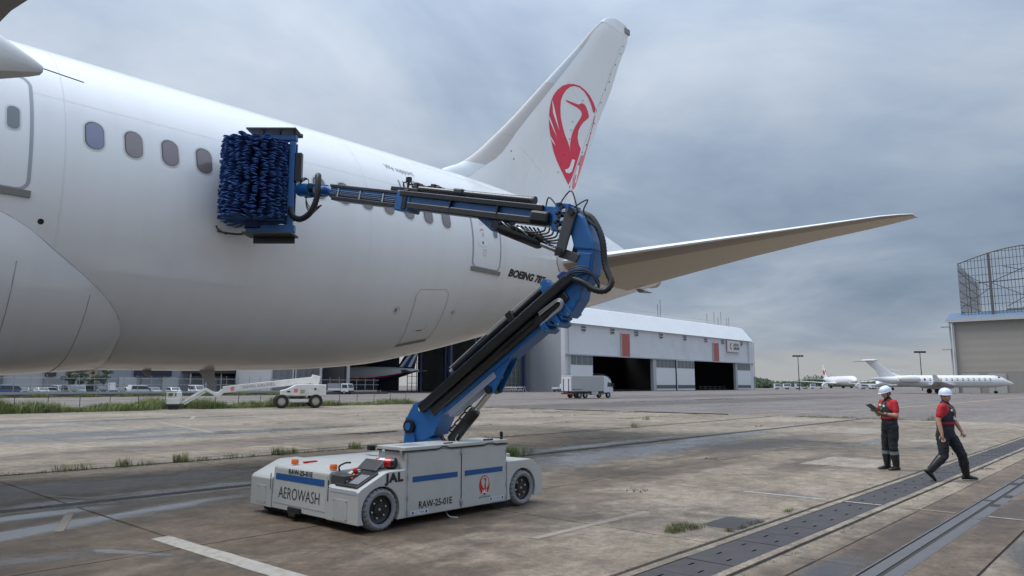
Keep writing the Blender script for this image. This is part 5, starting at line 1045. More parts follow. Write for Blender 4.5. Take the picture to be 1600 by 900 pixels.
# cargo jet in the dark hangar, tail towards us on the right
fz = plane('parked_airliner', 'white airliner with navy belly and striped blue tail inside the dark hangar', (115.5, 168.0, 0), math.atan2(.89, -.45), 46, 2.55, 4.25, (PW, NAVY, NAVY), 8, 22, stripe=mat('livery_red_line', (.45, .02, .03), .35))
for k, (m_, dx) in enumerate(((PW, -.0), (LBLUE, -1.3), (PW, -2.4))):
    MB().add([(-17.6+dx, -.42, 6.6), (-18.6+dx, -.42, 6.6), (-21.4+dx*.6, -.30, 10.4), (-20.7+dx*.6, -.30, 10.4)], [(0,1,2,3)]).build('tail_stripe', m_, fz); MB().add([(-17.6+dx, .42, 6.6), (-18.6+dx, .42, 6.6), (-21.4+dx*.6, .30, 10.4), (-20.7+dx*.6, .30, 10.4)], [(0,1,2,3)]).build('tail_stripe', m_, fz)
plane('parked_airliner', 'dim airliner standing inside the left open bay of the white hangar', (192, 152, 0), R(-90), 40, 2.0, 3.6, (mat('dim_grey_aircraft', (.25, .26, .28), .4), None, MATS['dim_grey_aircraft']), 6, 17)
# far airliner on the right, nearly head on, red crane on the fin
CR, CF = Vector((.672, -.7406, 0)), Vector((.7406, .672, 0))      # right of view and ahead
def spot(px, dist): return CR*((px-800)/1140*dist) + CF*dist
nose_dir = (-CR*.08 - CF*.997); p_ = spot(1311, 465)
ja = plane('parked_airliner', 'distant white airliner with red disc on its fin, seen nearly head on', (p_.x, p_.y, 0), math.atan2(nose_dir.y, nose_dir.x), 57, 2.9, 4.6, (PW, None, PW), 9.0, 30)
for s_ in (-1, 1): MB().add([(-25.4 + 1.35*math.cos(a) - .45*math.sin(a), s_*(.62 - .05*math.sin(a)), 10.4 + 1.7*math.sin(a)) for a in np.linspace(0, 2*math.pi, 25)[:-1]], [tuple(range(24))]).build('fin_emblem', RED, ja)
# ---- business jets
def bizjet(name, label, loc, rz, S=1.0):
    t = thing(name, label, 'business jet', loc, rz, 'business jets on the far apron'); N_ = 26; rr = []
    L_ = 30.0; Rr = 1.35; zc = 2.65
    for u_, r_, dz in ((0, .03, -.35), (.02, .28, -.32), (.05, .5, -.22), (.085, .78, -.06), (.13, .97, 0), (.18, 1, 0), (.62, 1, 0), (.74, .88, .08), (.86, .60, .22), (.94, .34, .36), (1, .10, .46)):
        rr.append([(L_*(.5-u_), Rr*r_*math.sin(2*math.pi*j/N_), zc + Rr*dz - Rr*r_*math.cos(2*math.pi*j/N_)) for j in range(N_)])
    b = MB(); b.loft(rr); b.build('fuselage', PW, t, smooth=40)
    for k in range(14):
        x = 9.6 - k*1.13
        for sd in (-1, 1):
            o = MB(); o.add([(p_x, 0, p_z) for p_x, p_z in rrect(x, zc + .42, .40, .52, .1, 2)], [tuple(range(12))]); o.v = [(p[0], sd*(math.sqrt(Rr**2 - (p[2]-zc)**2)+.01), p[2]) for p in o.v]; o.build('window', GLASS, t)
    o = MB(); o.add([(12.4, -.55, 3.25), (11.75, -.80, 3.6), (11.75, .80, 3.6), (12.4, .55, 3.25), (11.2, -.98, 3.72), (11.4, -1.05, 3.35), (11.2, .98, 3.72), (11.4, 1.05, 3.35)], [(0,1,2,3), (1,0,5,4), (2,6,7,3)]); o.v = [(p[0]+.03, p[1]*1.03, p[2]+.03) for p in o.v]; o.build('windscreen', GLASS, t)
    for sd in (-1, 1):
        w_ = MB(); sec = []
        for y, xl, xt, z in ((.4, 3.2, -3.2, 1.75), (2.2, 1.4, -3.0, 1.80), (13.4, -6.0, -7.6, 2.55)): a, c = xl, xt; th = .1*(a-c); sec.append([(a, sd*y, z), (a-.3*(a-c), sd*y, z+th*.5), (c, sd*y, z), (a-.3*(a-c), sd*y, z-th*.5)])
        w_.loft(sec); wg = w_.build('wing', PW, t, smooth=30)
        w_ = MB(); w_.loft([[(-6.0, sd*13.4, 2.5), (-6.6, sd*13.5, 2.52), (-7.6, sd*13.4, 2.5), (-6.6, sd*13.3, 2.5)], [(-7.3, sd*14.0, 3.9), (-7.6, sd*14.05, 3.9), (-8.1, sd*14.0, 3.9), (-7.6, sd*13.95, 3.9)]]); w_.build('winglet', PW, wg, smooth=30)
        M_ = Matrix.Translation((-7.2, sd*2.05, zc+.55)) @ Matrix.Rotation(R(90), 4, 'Y'); e_ = MB(); e_.lathe([(.40, -2.6), (.62, -2.0), (.78, -.6), (.80, .8), (.74, 1.55), (.66, 1.6), (.62, 1.3)], M_, 22); en = e_.build('engine', PW, t, smooth=40)
        MB().lathe([(0, -2.55), (.42, -2.55)], M_, 16).build('exhaust', BLACK, en); MB().lathe([(0, 1.2), (.62, 1.2)], M_, 16).build('intake', BLACK, en)
        MB().bar((-6.2, sd*1.0, zc+.5), (-6.2, sd*1.5, zc+.52), 2.2, .22, up=(0, 0, 1)).build('pylon', PW, en)
        h_ = MB(); sec = []
        for y, xl, xt in ((0, -13.8, -16.2), (4.7, -16.1, -17.2)): a, c = xl, xt; th = .1*(a-c); z = 7.25 - .02*y; sec.append([(a, sd*y, z), (a-.3*(a-c), sd*y, z+th*.5), (c, sd*y, z), (a-.3*(a-c), sd*y, z-th*.5)])
        h_.loft(sec); h_.build('tailplane', PW, t, smooth=30)
    f_ = MB(); sec = []
    for z, xl, xt in ((3.6, -7.0, -13.2), (4.2, -9.2, -13.3), (5.0, -10.7, -13.7), (7.3, -13.4, -16.0)): a, c = xl, xt; th = .05*(a-c); sec.append([(a, 0, z), (a-.3*(a-c), th, z), (c, 0, z), (a-.3*(a-c), -th, z)])
    f_.loft(sec); f_.build('fin', PW, t, smooth=30)
    f_ = MB(); f_.tube([(-13.0, 0, 7.35), (-13.8, 0, 7.42), (-16.2, 0, 7.3), (-16.8, 0, 7.25)], [.05, .22, .2, .03], 10); f_.build('tail_bullet', PW, t, smooth=50)
    b = MB(); b.box((-10, -1.36, zc-.32), (10, 1.36, zc-.26)); b.build('cheat_line', mat('cheat_grey', (.2, .22, .24), .4), t)
    b = MB(); b.tube([(2.5, 0, 1.45), (0, 0, 1.3), (-4.5, 0, 1.5)], [.3, .75, .2], 14); b.build('belly_fairing', PW, t, smooth=50)
    for (x, ys) in ((11.2, (0,)), (-1.8, (-1.9, 1.9))):
        for y in ys:
            g_ = MB(); g_.tube([(x, y, .3), (x, y, 2)], .09, 8); gl = g_.build('gear_leg', ZINC, t); r_ = .30 if x > 5 else .52
            for dy in (-.2, .2): MB().lathe([(.1, -.13), (r_*.9, -.13), (r_, 0), (r_*.9, .13), (.1, .13)], Matrix.Translation((x, y+dy, r_)) @ Matrix.Rotation(R(90), 4, 'X'), 16).build('wheel', RUBBER, gl, smooth=40)
    return t
bd = (CR*.985 - CF*.10); c0 = spot(1471, 161)
bj = bizjet('business_jet', 'white business jet with raised T-tail parked before the grey hangar', (c0.x, c0.y, 0), math.atan2(bd.y, bd.x))
c1 = spot(1384, 262); j2 = copy_tree(bj); j2.location = (c1.x, c1.y, 0); bd2 = (-CR*.60 - CF*.80); j2.rotation_euler[2] = math.atan2(bd2.y, bd2.x); j2['label'] = 'white business jet mostly hidden behind the nearer T-tailed jet'
# ================================================================== RIGHT HANGAR WITH CAGE
rh = thing('hangar', 'beige hangar at the right edge with a steel lattice cage on top', 'hangar', (170, 33, 0), world=True)
BEI = ribbed('beige_cladding', (0.33, 0.305, 0.265), 2, 1.5, .6, dirt=(.24, .22, .19), amt=.3, strength=.10); RBL = mat('roof_blue', (.11, .17, .25), .85, var=.1, scale=.3)
RX = 170.0
b = MB(); b.box((RX, -30, 0), (RX+60, 32.6, 14.3)); b.build('wall', BEI, rh)
b = MB(); b.box((RX-.25, -30, 0), (RX, 32.4, 4.2)); b.build('lower_wall', ribbed('beige_lower', (.27, .25, .225), 1, 1.2, .5, amt=.3, strength=.2), rh)
for y in (31.5, 27.0, 20.5): MB().box((RX-.45, y-3.0, 0), (RX-.25, y, 3.8)).build('wall_door', mat('pale_door', (.36, .35, .33), .5), rh)
b = MB(); b.prism([(RX-1.0, 14.3), (RX-1.0, 14.8), (RX+3.5, 16.4), (RX+3.5, 14.3)], lambda a, c, dd: (a, dd, c), -30, 33.4); b.build('eaves_roof', RBL, rh)
b = MB(); b.box((RX-1.1, -30, 14.2), (RX-1.0, 33.5, 14.9)); b.build('eaves_gutter', TRIM, rh)
for y in (32.9, 32.3): b = MB(); b.tube([(RX-.5, y, 0), (RX-.5, y, 14.2)], .16, 8); b.build('downpipe', TRIM, rh)
for z in (8.6, 13.2): MB().box((RX-1.6, 32.8, z), (RX-.2, 34.4, z+.25)).build('floodlight_bracket', TRIM, rh)
b = MB(); b.prism([(-10, 17.0), (24, 17.6), (20, 22.8), (-10, 24)], lambda a, c, dd: (dd, a, c), RX+24, RX+25); b.build('rear_roof', RBL, rh)
b = MB(); b.box((RX+22, -10, 15), (RX+23, 26, 18.4)); b.build('rear_wall', mat('rear_grey', (.14, .145, .15), .6), rh)
def arch(y): return 26.4 + 2.5*math.sin(max(0, min(1, (31.0 - y)/12.0))*math.pi/2)
STL = mat('cage_steel', (.10, .095, .09), .55)
def cage(x, w_, dens):
    b = MB(); ys = np.arange(31.0, -12, -dens)
    for y in ys: b.bar((x, y, 15.5), (x, y, arch(y)), w_, w_)
    for z in np.arange(16.2, 28.7, 1.5):
        yl = 31.0
        if z > 26.4: yl = 31.0 - 12.0*math.asin(min(1, (z-26.4)/2.5))/(math.pi/2)
        b.bar((x, yl, z), (x, -12, z), w_, w_)
    P_ = [(x, y, arch(y)) for y in np.linspace(31, -12, 44)]; b.tube(P_, w_*1.6, 5)
    return b.build('lattice_frame', STL, rh)
cage(RX+1.5, .085, .6)
b = MB()
for k in range(20): x = RX+1.5+k*1.1; b.bar((x, 31, 15.5), (x, 31, 26.6 - .12*k), .10, .10)
for z in np.arange(16.5, 26, 2.1): b.bar((RX+1.5, 31, z), (RX+22.5, 31, z - .12*15*(z-15.5)/11), .10, .10)
b.build('lattice_frame', STL, rh)
b = MB()
for y in (25.5, 14): b.bar((RX+1.3, y, 15.5), (RX+1.3, y, arch(y)), .45, .45)
b.build('lattice_mullion', STL, rh)
b = MB()
for y in (25.5, 14):
    for (dy, z0) in ((-9, 25.8), (9 if y < 20 else 5.5, 25), (-9, 17), (9 if y < 20 else 5.5, 17)): b.bar((RX+1.2, y, 22 if abs(dy) > 6 else 21), (RX+1.2, y+dy, z0), .13, .13)
b.bar((RX+22.5, 31, 24.6), (RX+22.5, -12, 25.6), .2, .2)
b.build('lattice_brace', STL, rh)
rh.location = (205, 33*1.206, 0); rh.scale = (1.206, 1.206, 1.206)
# ================================================================== LIGHT MASTS
for i, (px, dist, top, lab) in enumerate(((1249, 260, 12.4, 'tall apron light mast left of the distant airliner'), (1441, 240, 12.9, 'tall apron light mast rising behind the business jet'))):
    q = spot(px, dist); t = thing('light_mast', lab, 'light mast', (q.x, q.y, 0), R(-47.8), 'apron light masts')
    b = MB(); b.tube([(0, 0, 0), (0, 0, top-.4)], [.17, .11], 10); b.build('pole', DGREY, t, smooth=40)
    b = MB(); b.box((-1.9, -.25, top-.5), (1.9, .25, top-.25)); b.build('crossarm', DGREY, t)
    for k in range(4): MB().box((-1.8+k*1.0, -.45, top-.25), (-1.2+k*1.0, .35, top+.12)).build('floodlight', DGREY, t, bevel=.05)
# ================================================================== ROAD VEHICLES
def wheelset(parent, pts, r_, w_, rimm, tm=RUBBER):
    for (x, y) in pts:
        M_ = Matrix.Translation((x, y, r_)) @ Matrix.Rotation(R(90), 4, 'X'); b = MB(); b.lathe([(r_*.58, -w_/2), (r_*.93, -w_/2), (r_, -w_*.3), (r_, w_*.3), (r_*.93, w_/2), (r_*.58, w_/2)], M_, 24, closed=True); wh = b.build('wheel', tm, parent, smooth=40)
        b = MB(); b.lathe([(0, -w_*.42), (r_*.3, -w_*.42), (r_*.58, -w_*.32), (r_*.6, w_*.32), (r_*.3, w_*.42), (0, w_*.42)], M_, 18); b.build('rim', rimm, wh, smooth=40)
TRW = mat('truck_white', (.62, .64, .66), .35); TRS = mat('truck_silver', (.45, .455, .455), .45, var=.06, scale=.7); LENS = mat('tail_lens', (.4, .02, .02), .3)
# box truck, cab towards +x
q = spot(919, 104); td = (CR*.80 + CF*.60)
tk = thing('box_truck', 'silver box truck with white cab before the white hangar', 'truck', (q.x, q.y, 0), math.atan2(td.y, td.x))
b = MB(); b.box((-4.1, -1.12, .95), (2.0, 1.12, 3.15)); bx_ = b.build('cargo_box', TRS, tk, bevel=.03)
for k in range(9): MB().box((-4.05, -1.135, 1.1+k*.22), (1.95, -1.12, 1.13+k*.22)).build('side_rib', mat('rib_grey', (.27, .28, .28), .5), bx_)
b = MB(); b.box((-4.16, -1.0, 1.0), (-4.1, 1.0, 2.9)); tl = b.build('tail_lift', TRW, tk, bevel=.02)
for y in (-.55, .55): MB().box((-4.22, y-.05, .9), (-4.16, y+.05, 2.7)).build('lift_rail', DGREY, tl)
MB().box((-4.3, -.5, .75), (-4.12, .5, 1.0)).build('lift_step', DGREY, tk); MB().box((-4.2, -1.1, .55), (-4.0, 1.1, .75)).build('rear_bar', LENS, tk)
b = MB(); b.prism([(2.1, .75), (3.9, .75), (3.95, 1.2), (3.75, 2.0), (3.5, 2.45), (2.9, 2.95), (2.3, 3.1), (2.1, 3.1)], lambda a, c, dd: (a, dd, c), -1.05, 1.05); cb = b.build('cab', TRW, tk, bevel=.06)
b = MB(); b.prism([(2.75, 1.6), (3.78, 1.6), (3.62, 2.15), (2.85, 2.25)], lambda a, c, dd: (a, dd, c), -1.07, 1.07); b.build('side_window', GLASS, cb); MB().add([(3.87, -.9, 1.55), (3.87, .9, 1.55), (3.58, .85, 2.42), (3.58, -.85, 2.42)], [(0,1,2,3)]).build('windscreen', GLASS, cb)
MB().box((3.7, -1.35, 1.6), (3.85, -1.15, 2.1)).build('mirror', BLACK, cb)
b = MB(); b.box((-4.0, -.9, .6), (3.0, .9, .95)); b.build('chassis', DGREY, tk); MB().box((-.3, -1.1, .5), (.9, -.7, .95)).build('side_tank', TRS, tk); MB().box((-.9, -1.08, .45), (2.0, -1.0, .55)).build('side_guard', mat('guard_olive', (.12, .10, .06), .5), tk)
wheelset(tk, [(-2.6, -.95), (-1.5, -.95), (2.95, -.95), (-2.6, .95), (-1.5, .95), (2.95, .95)], .42, .28, ZINC)
MB().box((-4.05, -1.14, 1.18), (-2.2, -1.13, 1.30)).build('side_lettering', mat('pale_blue_mark', (.15, .22, .30), .5), tk)
# white pickup-like tug by the hangar wall, small truck by the dark hangar
def service_truck(name, label, loc, rz, m_):
    t = thing(name, label, 'truck', loc, rz); b = MB(); b.box((-2.6, -.95, .75), (.6, .95, 1.3)); b.build('load_bed', m_, t, bevel=.03)
    b = MB(); b.prism([(.7, .5), (2.5, .5), (2.55, 1.2), (2.2, 2.1), (.7, 2.15)], lambda a, c, dd: (a, dd, c), -.9, .9); cb = b.build('cab', m_, t, bevel=.05)
    b = MB(); b.prism([(1.0, 1.25), (2.35, 1.25), (2.12, 1.95), (1.0, 1.95)], lambda a, c, dd: (a, dd, c), -.915, .915); b.build('side_window', GLASS, cb); MB().add([(2.54, -.8, 1.25), (2.54, .8, 1.25), (2.24, .75, 2.0), (2.24, -.75, 2.0)], [(0,1,2,3)]).build('windscreen', GLASS, cb)
    MB().box((-2.5, -.6, .4), (2.2, .6, .75)).build('chassis', DGREY, t); MB().box((2.5, -.85, .5), (2.6, .85, .75)).build('bumper', DGREY, t); wheelset(t, [(-1.6, -.8), (1.5, -.8), (-1.6, .8), (1.5, .8)], .36, .22, ZINC); return t
q = spot(876, 195); service_truck('service_truck', 'small white pickup by the grey hangar side wall, left of the box truck', (q.x, q.y, 0), math.atan2(td.y, td.x)+.2, TRW)
q = spot(533, 148); vv = CR*.9 - CF*.42; st_ = service_truck('service_truck', 'white flatbed truck right of the boom lift, before the grey building', (q.x, q.y, 0), math.atan2(vv.y, vv.x), TRW)
b = MB(); b.box((-2.6, -1.0, 1.3), (.5, 1.0, 2.2)); b.build('stake_body', mat('stake_grey', (.25, .26, .27), .5), st_)
# cars in the far car park, left
def car(name, label, loc, rz, m_, kind):
    t = thing(name, label, 'car', loc, rz, 'cars in the car park'); L_, H_, hood = (4.3, 1.45, 1.0) if kind == 0 else (3.9, 1.85, .6)
    if kind == 0: pr = [(-2.1, .35), (2.1, .35), (2.12, .75), (1.2, .92), (.55, 1.42), (-1.0, 1.46), (-1.75, 1.0), (-2.12, .9)]
    else: pr = [(-2.0, .35), (2.0, .35), (2.02, .9), (1.6, 1.0), (1.0, 1.75), (-1.8, 1.85), (-2.02, 1.0)]
    b = MB(); b.prism(pr, lambda a, c, dd: (a, dd, c), -.82, .82); bd_ = b.build('body', m_, t, bevel=.07)
    wp = [(1.05, .92), (.5, 1.34), (-.95, 1.38), (-1.5, .98)] if kind == 0 else [(1.45, 1.05), (.95, 1.65), (-1.7, 1.7), (-1.8, 1.1)]
    b = MB(); b.prism(wp, lambda a, c, dd: (a, dd, c), -.835, .835); b.build('side_window', GLASS, bd_)
    x0, z0, x1, z1 = ((1.16, .96, .62, 1.38) if kind == 0 else (1.58, 1.06, 1.06, 1.68)); MB().add([(x0+.03, -.72, z0), (x0+.03, .72, z0), (x1+.03, .66, z1), (x1+.03, -.66, z1)], [(0,1,2,3)]).build('windscreen', GLASS, bd_)
    for y in (-.6, .6): MB().box((2.08, y-.16, .6), (2.14, y+.16, .74)).build('headlight', LBL, bd_)
    wheelset(t, [(-1.3, -.75), (1.3, -.75), (-1.3, .75), (1.3, .75)], .31, .2, ZINC); return t
CC = [mat('car_paint_%s' % n, c, .25, coat=.6) for n, c in (('white', (.62, .63, .64)), ('silver', (.34, .35, .37)), ('black', (.02, .02, .024)), ('blue', (.05, .11, .24)), ('grey', (.12, .125, .13)))]
CN = ['white', 'silver', 'black', 'blue', 'grey']
CARS = [(18, 3, 1, 'blue van leftmost in the far car park'), (34, 4, 0, 'grey car second from the left in the far car park'), (50, 2, 0, 'black low car left of the silver ones in the car park'), (66, 1, 0, 'silver low car left of the small white car in the car park'), (80, 0, 0, 'small white car beside the silver car in the car park'), (94, 1, 1, 'silver van left of the four small trees'), (110, 4, 1, 'grey van in front of the first small tree'), (124, 1, 1, 'silver van under the second small tree'), (140, 4, 1, 'dark grey van under the third small tree'), (157, 2, 1, 'black van under the fourth small tree'), (186, 2, 0, 'black low car right of the white signboard'), (203, 0, 0, 'white low car right of the black one in the car park'), (219, 0, 1, 'white van before the bluish glazed building'), (240, 1, 0, 'silver low car right of the white van by the glazed building'), (272, 0, 0, 'white low car alone near the boom lift basket'), (308, 0, 1, 'white van behind the boom lift basket')]
for i, (px, ci, kd, lab) in enumerate(CARS):
    q = spot(px, 136 + (i % 3)*1.5); a = R(-90) + random.uniform(-.08, .08) if i % 4 else R(0) + random.uniform(-.1, .1); car('parked_car', lab, (q.x, q.y, 0), a, CC[ci], kd)
# ================================================================== BOOM LIFT
q = spot(465, 59); ld = (CR*.93 + CF*.36)
bl = thing('boom_lift', 'white self-propelled boom lift with black tyres, arm lowered to the left', 'boom lift', (q.x, q.y, 0), math.atan2(ld.y, ld.x))
LW = mat('lift_white', (.74, .72, .67), .45, var=.06, scale=1.5, dirt=(.38, .34, .27), dirt_amt=.5, dscale=2)
MB().box((-1.3, -1.0, .45), (1.5, 1.0, .72)).build('chassis', LW, bl, bevel=.05); MB().box((-1.6, -.5, .42), (1.7, .5, .78)).build('axle_beam', LW, bl, bevel=.05)
wheelset(bl, [(-1.25, -1.02), (1.35, -1.02), (-1.25, 1.02), (1.35, 1.02)], .54, .42, mat('lift_rim', (.42, .36, .28), .5))
MB().lathe([(.7, .78), (.7, .92)], None, 24).build('slew_ring', DGREY, bl)
b = MB(); b.prism([(-1.35, 1.0), (2.15, .95), (2.15, 1.85), (.5, 1.9), (-.2, 1.85), (-.9, 1.5), (-1.35, 1.4)], lambda a, c, dd: (a, dd, c), -1.1, -.25); tr = b.build('turret', LW, bl, bevel=.05)
b = MB(); b.prism([(-1.0, 1.0), (2.15, .95), (2.15, 1.85), (.2, 1.85), (-.8, 1.5)], lambda a, c, dd: (a, dd, c), .25, 1.1); b.build('turret', LW, bl, bevel=.05)
for (x, z, w_, h_, m_) in ((-.75, 1.3, .25, .12, BLACK), (.3, 1.3, .35, .3, mat('louvre_beige', (.4, .34, .24), .5)), (1.3, 1.5, .16, .14, BLACK), (-.2, 1.38, .3, .3, PINK)): MB().box((x-w_/2, -1.115, z-h_/2), (x+w_/2, -1.10, z+h_/2)).build('panel_mark', m_, tr)
bA, bB = Vector((1.35, 0, 2.25)), Vector((-5.6, 0, 1.45))
b = MB(); b.bar(bA, bB, .42, .52); bm_ = b.build('main_boom', LW, bl, bevel=.03); MB().bar(bA + Vector((.35, 0, -.1)), bA + Vector((-.3, 0, .05)), .5, .75).build('boom_heel', LW, bm_, bevel=.04)
dv = (bB - bA).normalized(); up_ = Vector((-dv.z, 0, dv.x)) * -1
def onboom(x, y): p = bA.lerp(bB, .62) + Vector((-dv.x, 0, -dv.z))*x + Vector((dv.z, 0, -dv.x))*y; return (p.x, -.215, p.z)
lettering('lettering', 'JAPAN AIRLINES', .34, onboom, mat('lift_letter_grey', (.25, .25, .26), .5), bm_)
MB().add([(lambda p: (p.x, -.215, p.z))(bA.lerp(bB, .9) + Vector((.16*math.cos(a), 0, .19*math.sin(a)))) for a in np.linspace(0, 2*math.pi, 17)[:-1]], [tuple(range(16))]).build('boom_badge', PINK, bm_)
MB().bar((-5.55, 0, 1.42), (-6.0, 0, .95), .3, .35).build('boom_nose', LW, bl, bevel=.03); MB().box((-6.2, -.2, .9), (-5.9, .2, 1.25)).build('knuckle', LW, bl, bevel=.03)
b = MB(); b.bar((-6.0, .12, 1.05), (-6.9, .12, 1.55), .16, .2); b.bar((-6.0, -.12, .95), (-6.75, -.12, 1.45), .12, .12); b.build('jib_link', LW, bl)
b = MB(); b.bar((-6.9, .1, 1.52), (-8.5, .1, .45), .16, .2); b.build('jib', LW, bl); MB().bar((-6.85, -.14, 1.3), (-8.3, -.14, .35), .12, .1).build('jib_rod', LW, bl)
bk = MB().box((-9.5, -.55, .28), (-8.55, .55, .42)).build('basket_floor', DGREY, bl); MB().box((-9.45, -.6, .4), (-8.6, -.57, .78)).build('basket_panel', LW, bk); MB().box((-8.85, -.3, .42), (-8.5, .3, 1.3)).build('control_box', LW, bk, bevel=.04)
b = MB()
for (x, y) in ((-9.5, -.55), (-9.05, -.55), (-8.6, -.55), (-9.5, .55), (-9.05, .55), (-8.6, .55)): b.tube([(x, y, .4), (x, y, 1.25)], .025, 6)
for z in (.8, 1.25): b.tube([(-9.5, -.55, z), (-8.6, -.55, z), (-8.6, .55, z), (-9.5, .55, z), (-9.5, -.55, z)], .025, 6)
b.build('basket_rail', LW, bk); MB().box((-9.4, -.5, .02), (-8.7, .5, .28)).build('basket_skid', BLACK, bl)
# ================================================================== LEFT BUILDINGS
PAL = ribbed('pale_cladding', (.42, .43, .44), 0, 1.2, .5, amt=.2, strength=.2); GRN = ribbed('greyblue_cladding', (.25, .275, .31), 0, .9, .5, amt=.2, strength=.4); SHT = ribbed('shutter_grey', (.22, .24, .27), 0, .35, .5, amt=.1, strength=.4)
wb = thing('service_building', 'long white service building at the far left behind the parked cars', 'building', (25, 152, 0), world=True)
MB().box((-10, 178, 0), (60, 190, 12)).build('wall', PAL, wb); MB().box((-10, 177.6, 11.4), (60, 178, 12)).build('parapet', TRIM, wb)
for (x0, x1, z0, z1, m_) in ((38.5, 40.5, .1, 4.5, HWIN), (52, 53.2, 4.6, 6.2, GLASS), (48, 50, 3.8, 5.5, DGREY), (47.8, 52, 1.5, 3.4, mat('plant_grey', (.25, .26, .27), .5)), (56.5, 59.5, .2, 7, mat('warm_door', (.55, .42, .26), .5))): MB().box((x0, 177.3, z0), (x1, 177.99, z1)).build('opening', m_, wb)
gb = thing('workshop_building', 'grey-blue workshop with dark canopies and shutters under the fuselage', 'building', (52, 150, 0), world=True)
MB().box((58, 170, 0), (116, 182, 14)).build('wall', GRN, gb)
for (x0, x1) in ((63, 71), (76, 88), (98, 105)):
    o = MB().box((x0, 169.4, 3.9), (x1, 170, 5.4)).build('dark_opening', mat('opening_navy', (.02, .025, .045), .5), gb)
b = MB(); b.box((73.5, 165.5, 4.6), (96, 170, 5.1)); b.build('canopy', mat('canopy_brown', (.05, .045, .05), .5), gb)
for k in range(7): MB().box((73.8+k*3.6, 166, 0), (74.0+k*3.6, 166.2, 4.6)).build('canopy_post', TRIM, gb)
for k in range(9): MB().box((60.0+k*4.6, 169.7, .1), (63.6+k*4.6, 170, 3.6)).build('shutter', SHT if k % 2 else PAL, gb)
sgx = thing('grey_building', 'grey panelled building with white downpipes beside the dark hangar', 'building', (100, 149, 0), world=True)
MB().box((84.5, 149, 0), (97.0, 165, 16)).build('wall', ribbed('mid_grey_cladding', (.21, .215, .225), 0, 1.6, .5, amt=.2, strength=.5), sgx); MB().box((84.2, 148.8, 0), (84.5, 165, 16)).build('corner_trim', TRIM, sgx)
for x in (89.6, 90.3): MB().tube([(x, 148.8, 0), (x, 148.8, 15)], .11, 6).build('downpipe', WHITE, sgx)
MB().box((96.7, 148.4, 0), (97.1, 149.0, 16)).build('corner_post', WHITE, sgx)
# signboard in the car park
sb_ = thing('signboard', 'small white signboard among the cars right of the trees', 'signboard', tuple(spot(175, 134))); MB().box((-.6, -.05, .9), (.6, .05, 2.3)).build('board', WHITE, sb_); MB().box((-.5, -.04, 0), (-.42, .04, .9)).build('post', ZINC, sb_); MB().box((.42, -.04, 0), (.5, .04, .9)).build('post', ZINC, sb_)
# ================================================================== FENCES
FST = mat('fence_steel', (.10, .10, .10), .5); WIREM = mat('fence_wire', (.30, .31, .32), .5)
nf = thing('wire_fence', 'low wire fence with thin dark posts behind the tall weeds', 'fence', (14, 60, 0), world=True)
for k in range(20):
    x = 10.36 + 2.06*k; MB().tube([(x, 60, 0), (x, 60, 1.12)], .028, 6).build('post', FST, nf)
for z in (.35, .7, 1.08): MB().tube([(8, 60, z), (50, 60, z)], .006, 4).build('wire', FST, nf)
ff = thing('chain_link_fence', 'tall pale chain-link fence with angled posts along the car park', 'fence', (30, 128, 0), world=True)
CHN = bpy.data.materials.new('chain_link'); CHN.use_nodes = True; _t = CHN.node_tree; _p = _t.nodes['Principled BSDF']; _p.inputs['Base Color'].default_value = (.35, .36, .37, 1); _p.inputs['Alpha'].default_value = 1
for k in range(34):
    x = 24 + k*2.2; b = MB(); b.tube([(x, 128, 0), (x, 128, 2.9), (x-.25, 127.7, 3.4)], .045, 6); b.build('post', WIREM, ff)
for z in (.6, 1.9, 2.9): MB().tube([(23, 128, z), (98, 128, z)], .03, 4).build('rail', WIREM, ff)
b = MB()
for k in range(340): x = 23 + k*.22; b.add([(x-.006, 128, .1), (x+.006, 128, .1), (x+.006, 128, 2.9), (x-.006, 128, 2.9)], [(0,1,2,3)])
tag(b.build('mesh_wires', WIREM, ff), kind='stuff')
rail_ = thing('guard_rail', 'grey guard rail running below the parked cars', 'guard rail', (20, 126, 0), world=True)
MB().box((20, 126, .45), (96, 126.1, .8)).build('beam', ZINC, rail_)
for k in range(20): MB().box((21+k*4, 126.1, 0), (21.15+k*4, 126.25, .8)).build('post', ZINC, rail_)
MB().box((10, 124.8, -.02), (98, 125.6, .45)).build('dark_kerb', mat('dark_kerb', (.06, .055, .05), .8), ground)
# ================================================================== VEGETATION
def leafmat(name, a, c):
    m, t, p = nodes_of(name); n = t.nodes.new('ShaderNodeTexNoise'); n.inputs['Scale'].default_value = 1.7; n.inputs['Detail'].default_value = 4; g = t.nodes.new('ShaderNodeNewGeometry'); t.links.new(g.outputs['Position'], n.inputs['Vector'])
    r_ = t.nodes.new('ShaderNodeValToRGB'); r_.color_ramp.elements[0].color = a + (1,); r_.color_ramp.elements[1].color = c + (1,); r_.color_ramp.elements[0].position = .35; r_.color_ramp.elements[1].position = .65; t.links.new(n.outputs['Fac'], r_.inputs[0]); t.links.new(r_.outputs[0], p.inputs['Base Color']); p.inputs['Roughness'].default_value = .7; p.inputs['Specular IOR Level'].default_value = .25; return m
GRASS = leafmat('weed_green', (.11, .165, .045), (.26, .29, .105)); GREEN = leafmat('fresh_green', (.09, .15, .035), (.20, .23, .08)); PINE = leafmat('pine_green', (.022, .045, .022), (.06, .085, .04)); WOOD = mat('bark', (.09, .065, .045), .85); DRY = leafmat('dry_weed', (.10, .085, .045), (.15, .14, .07))
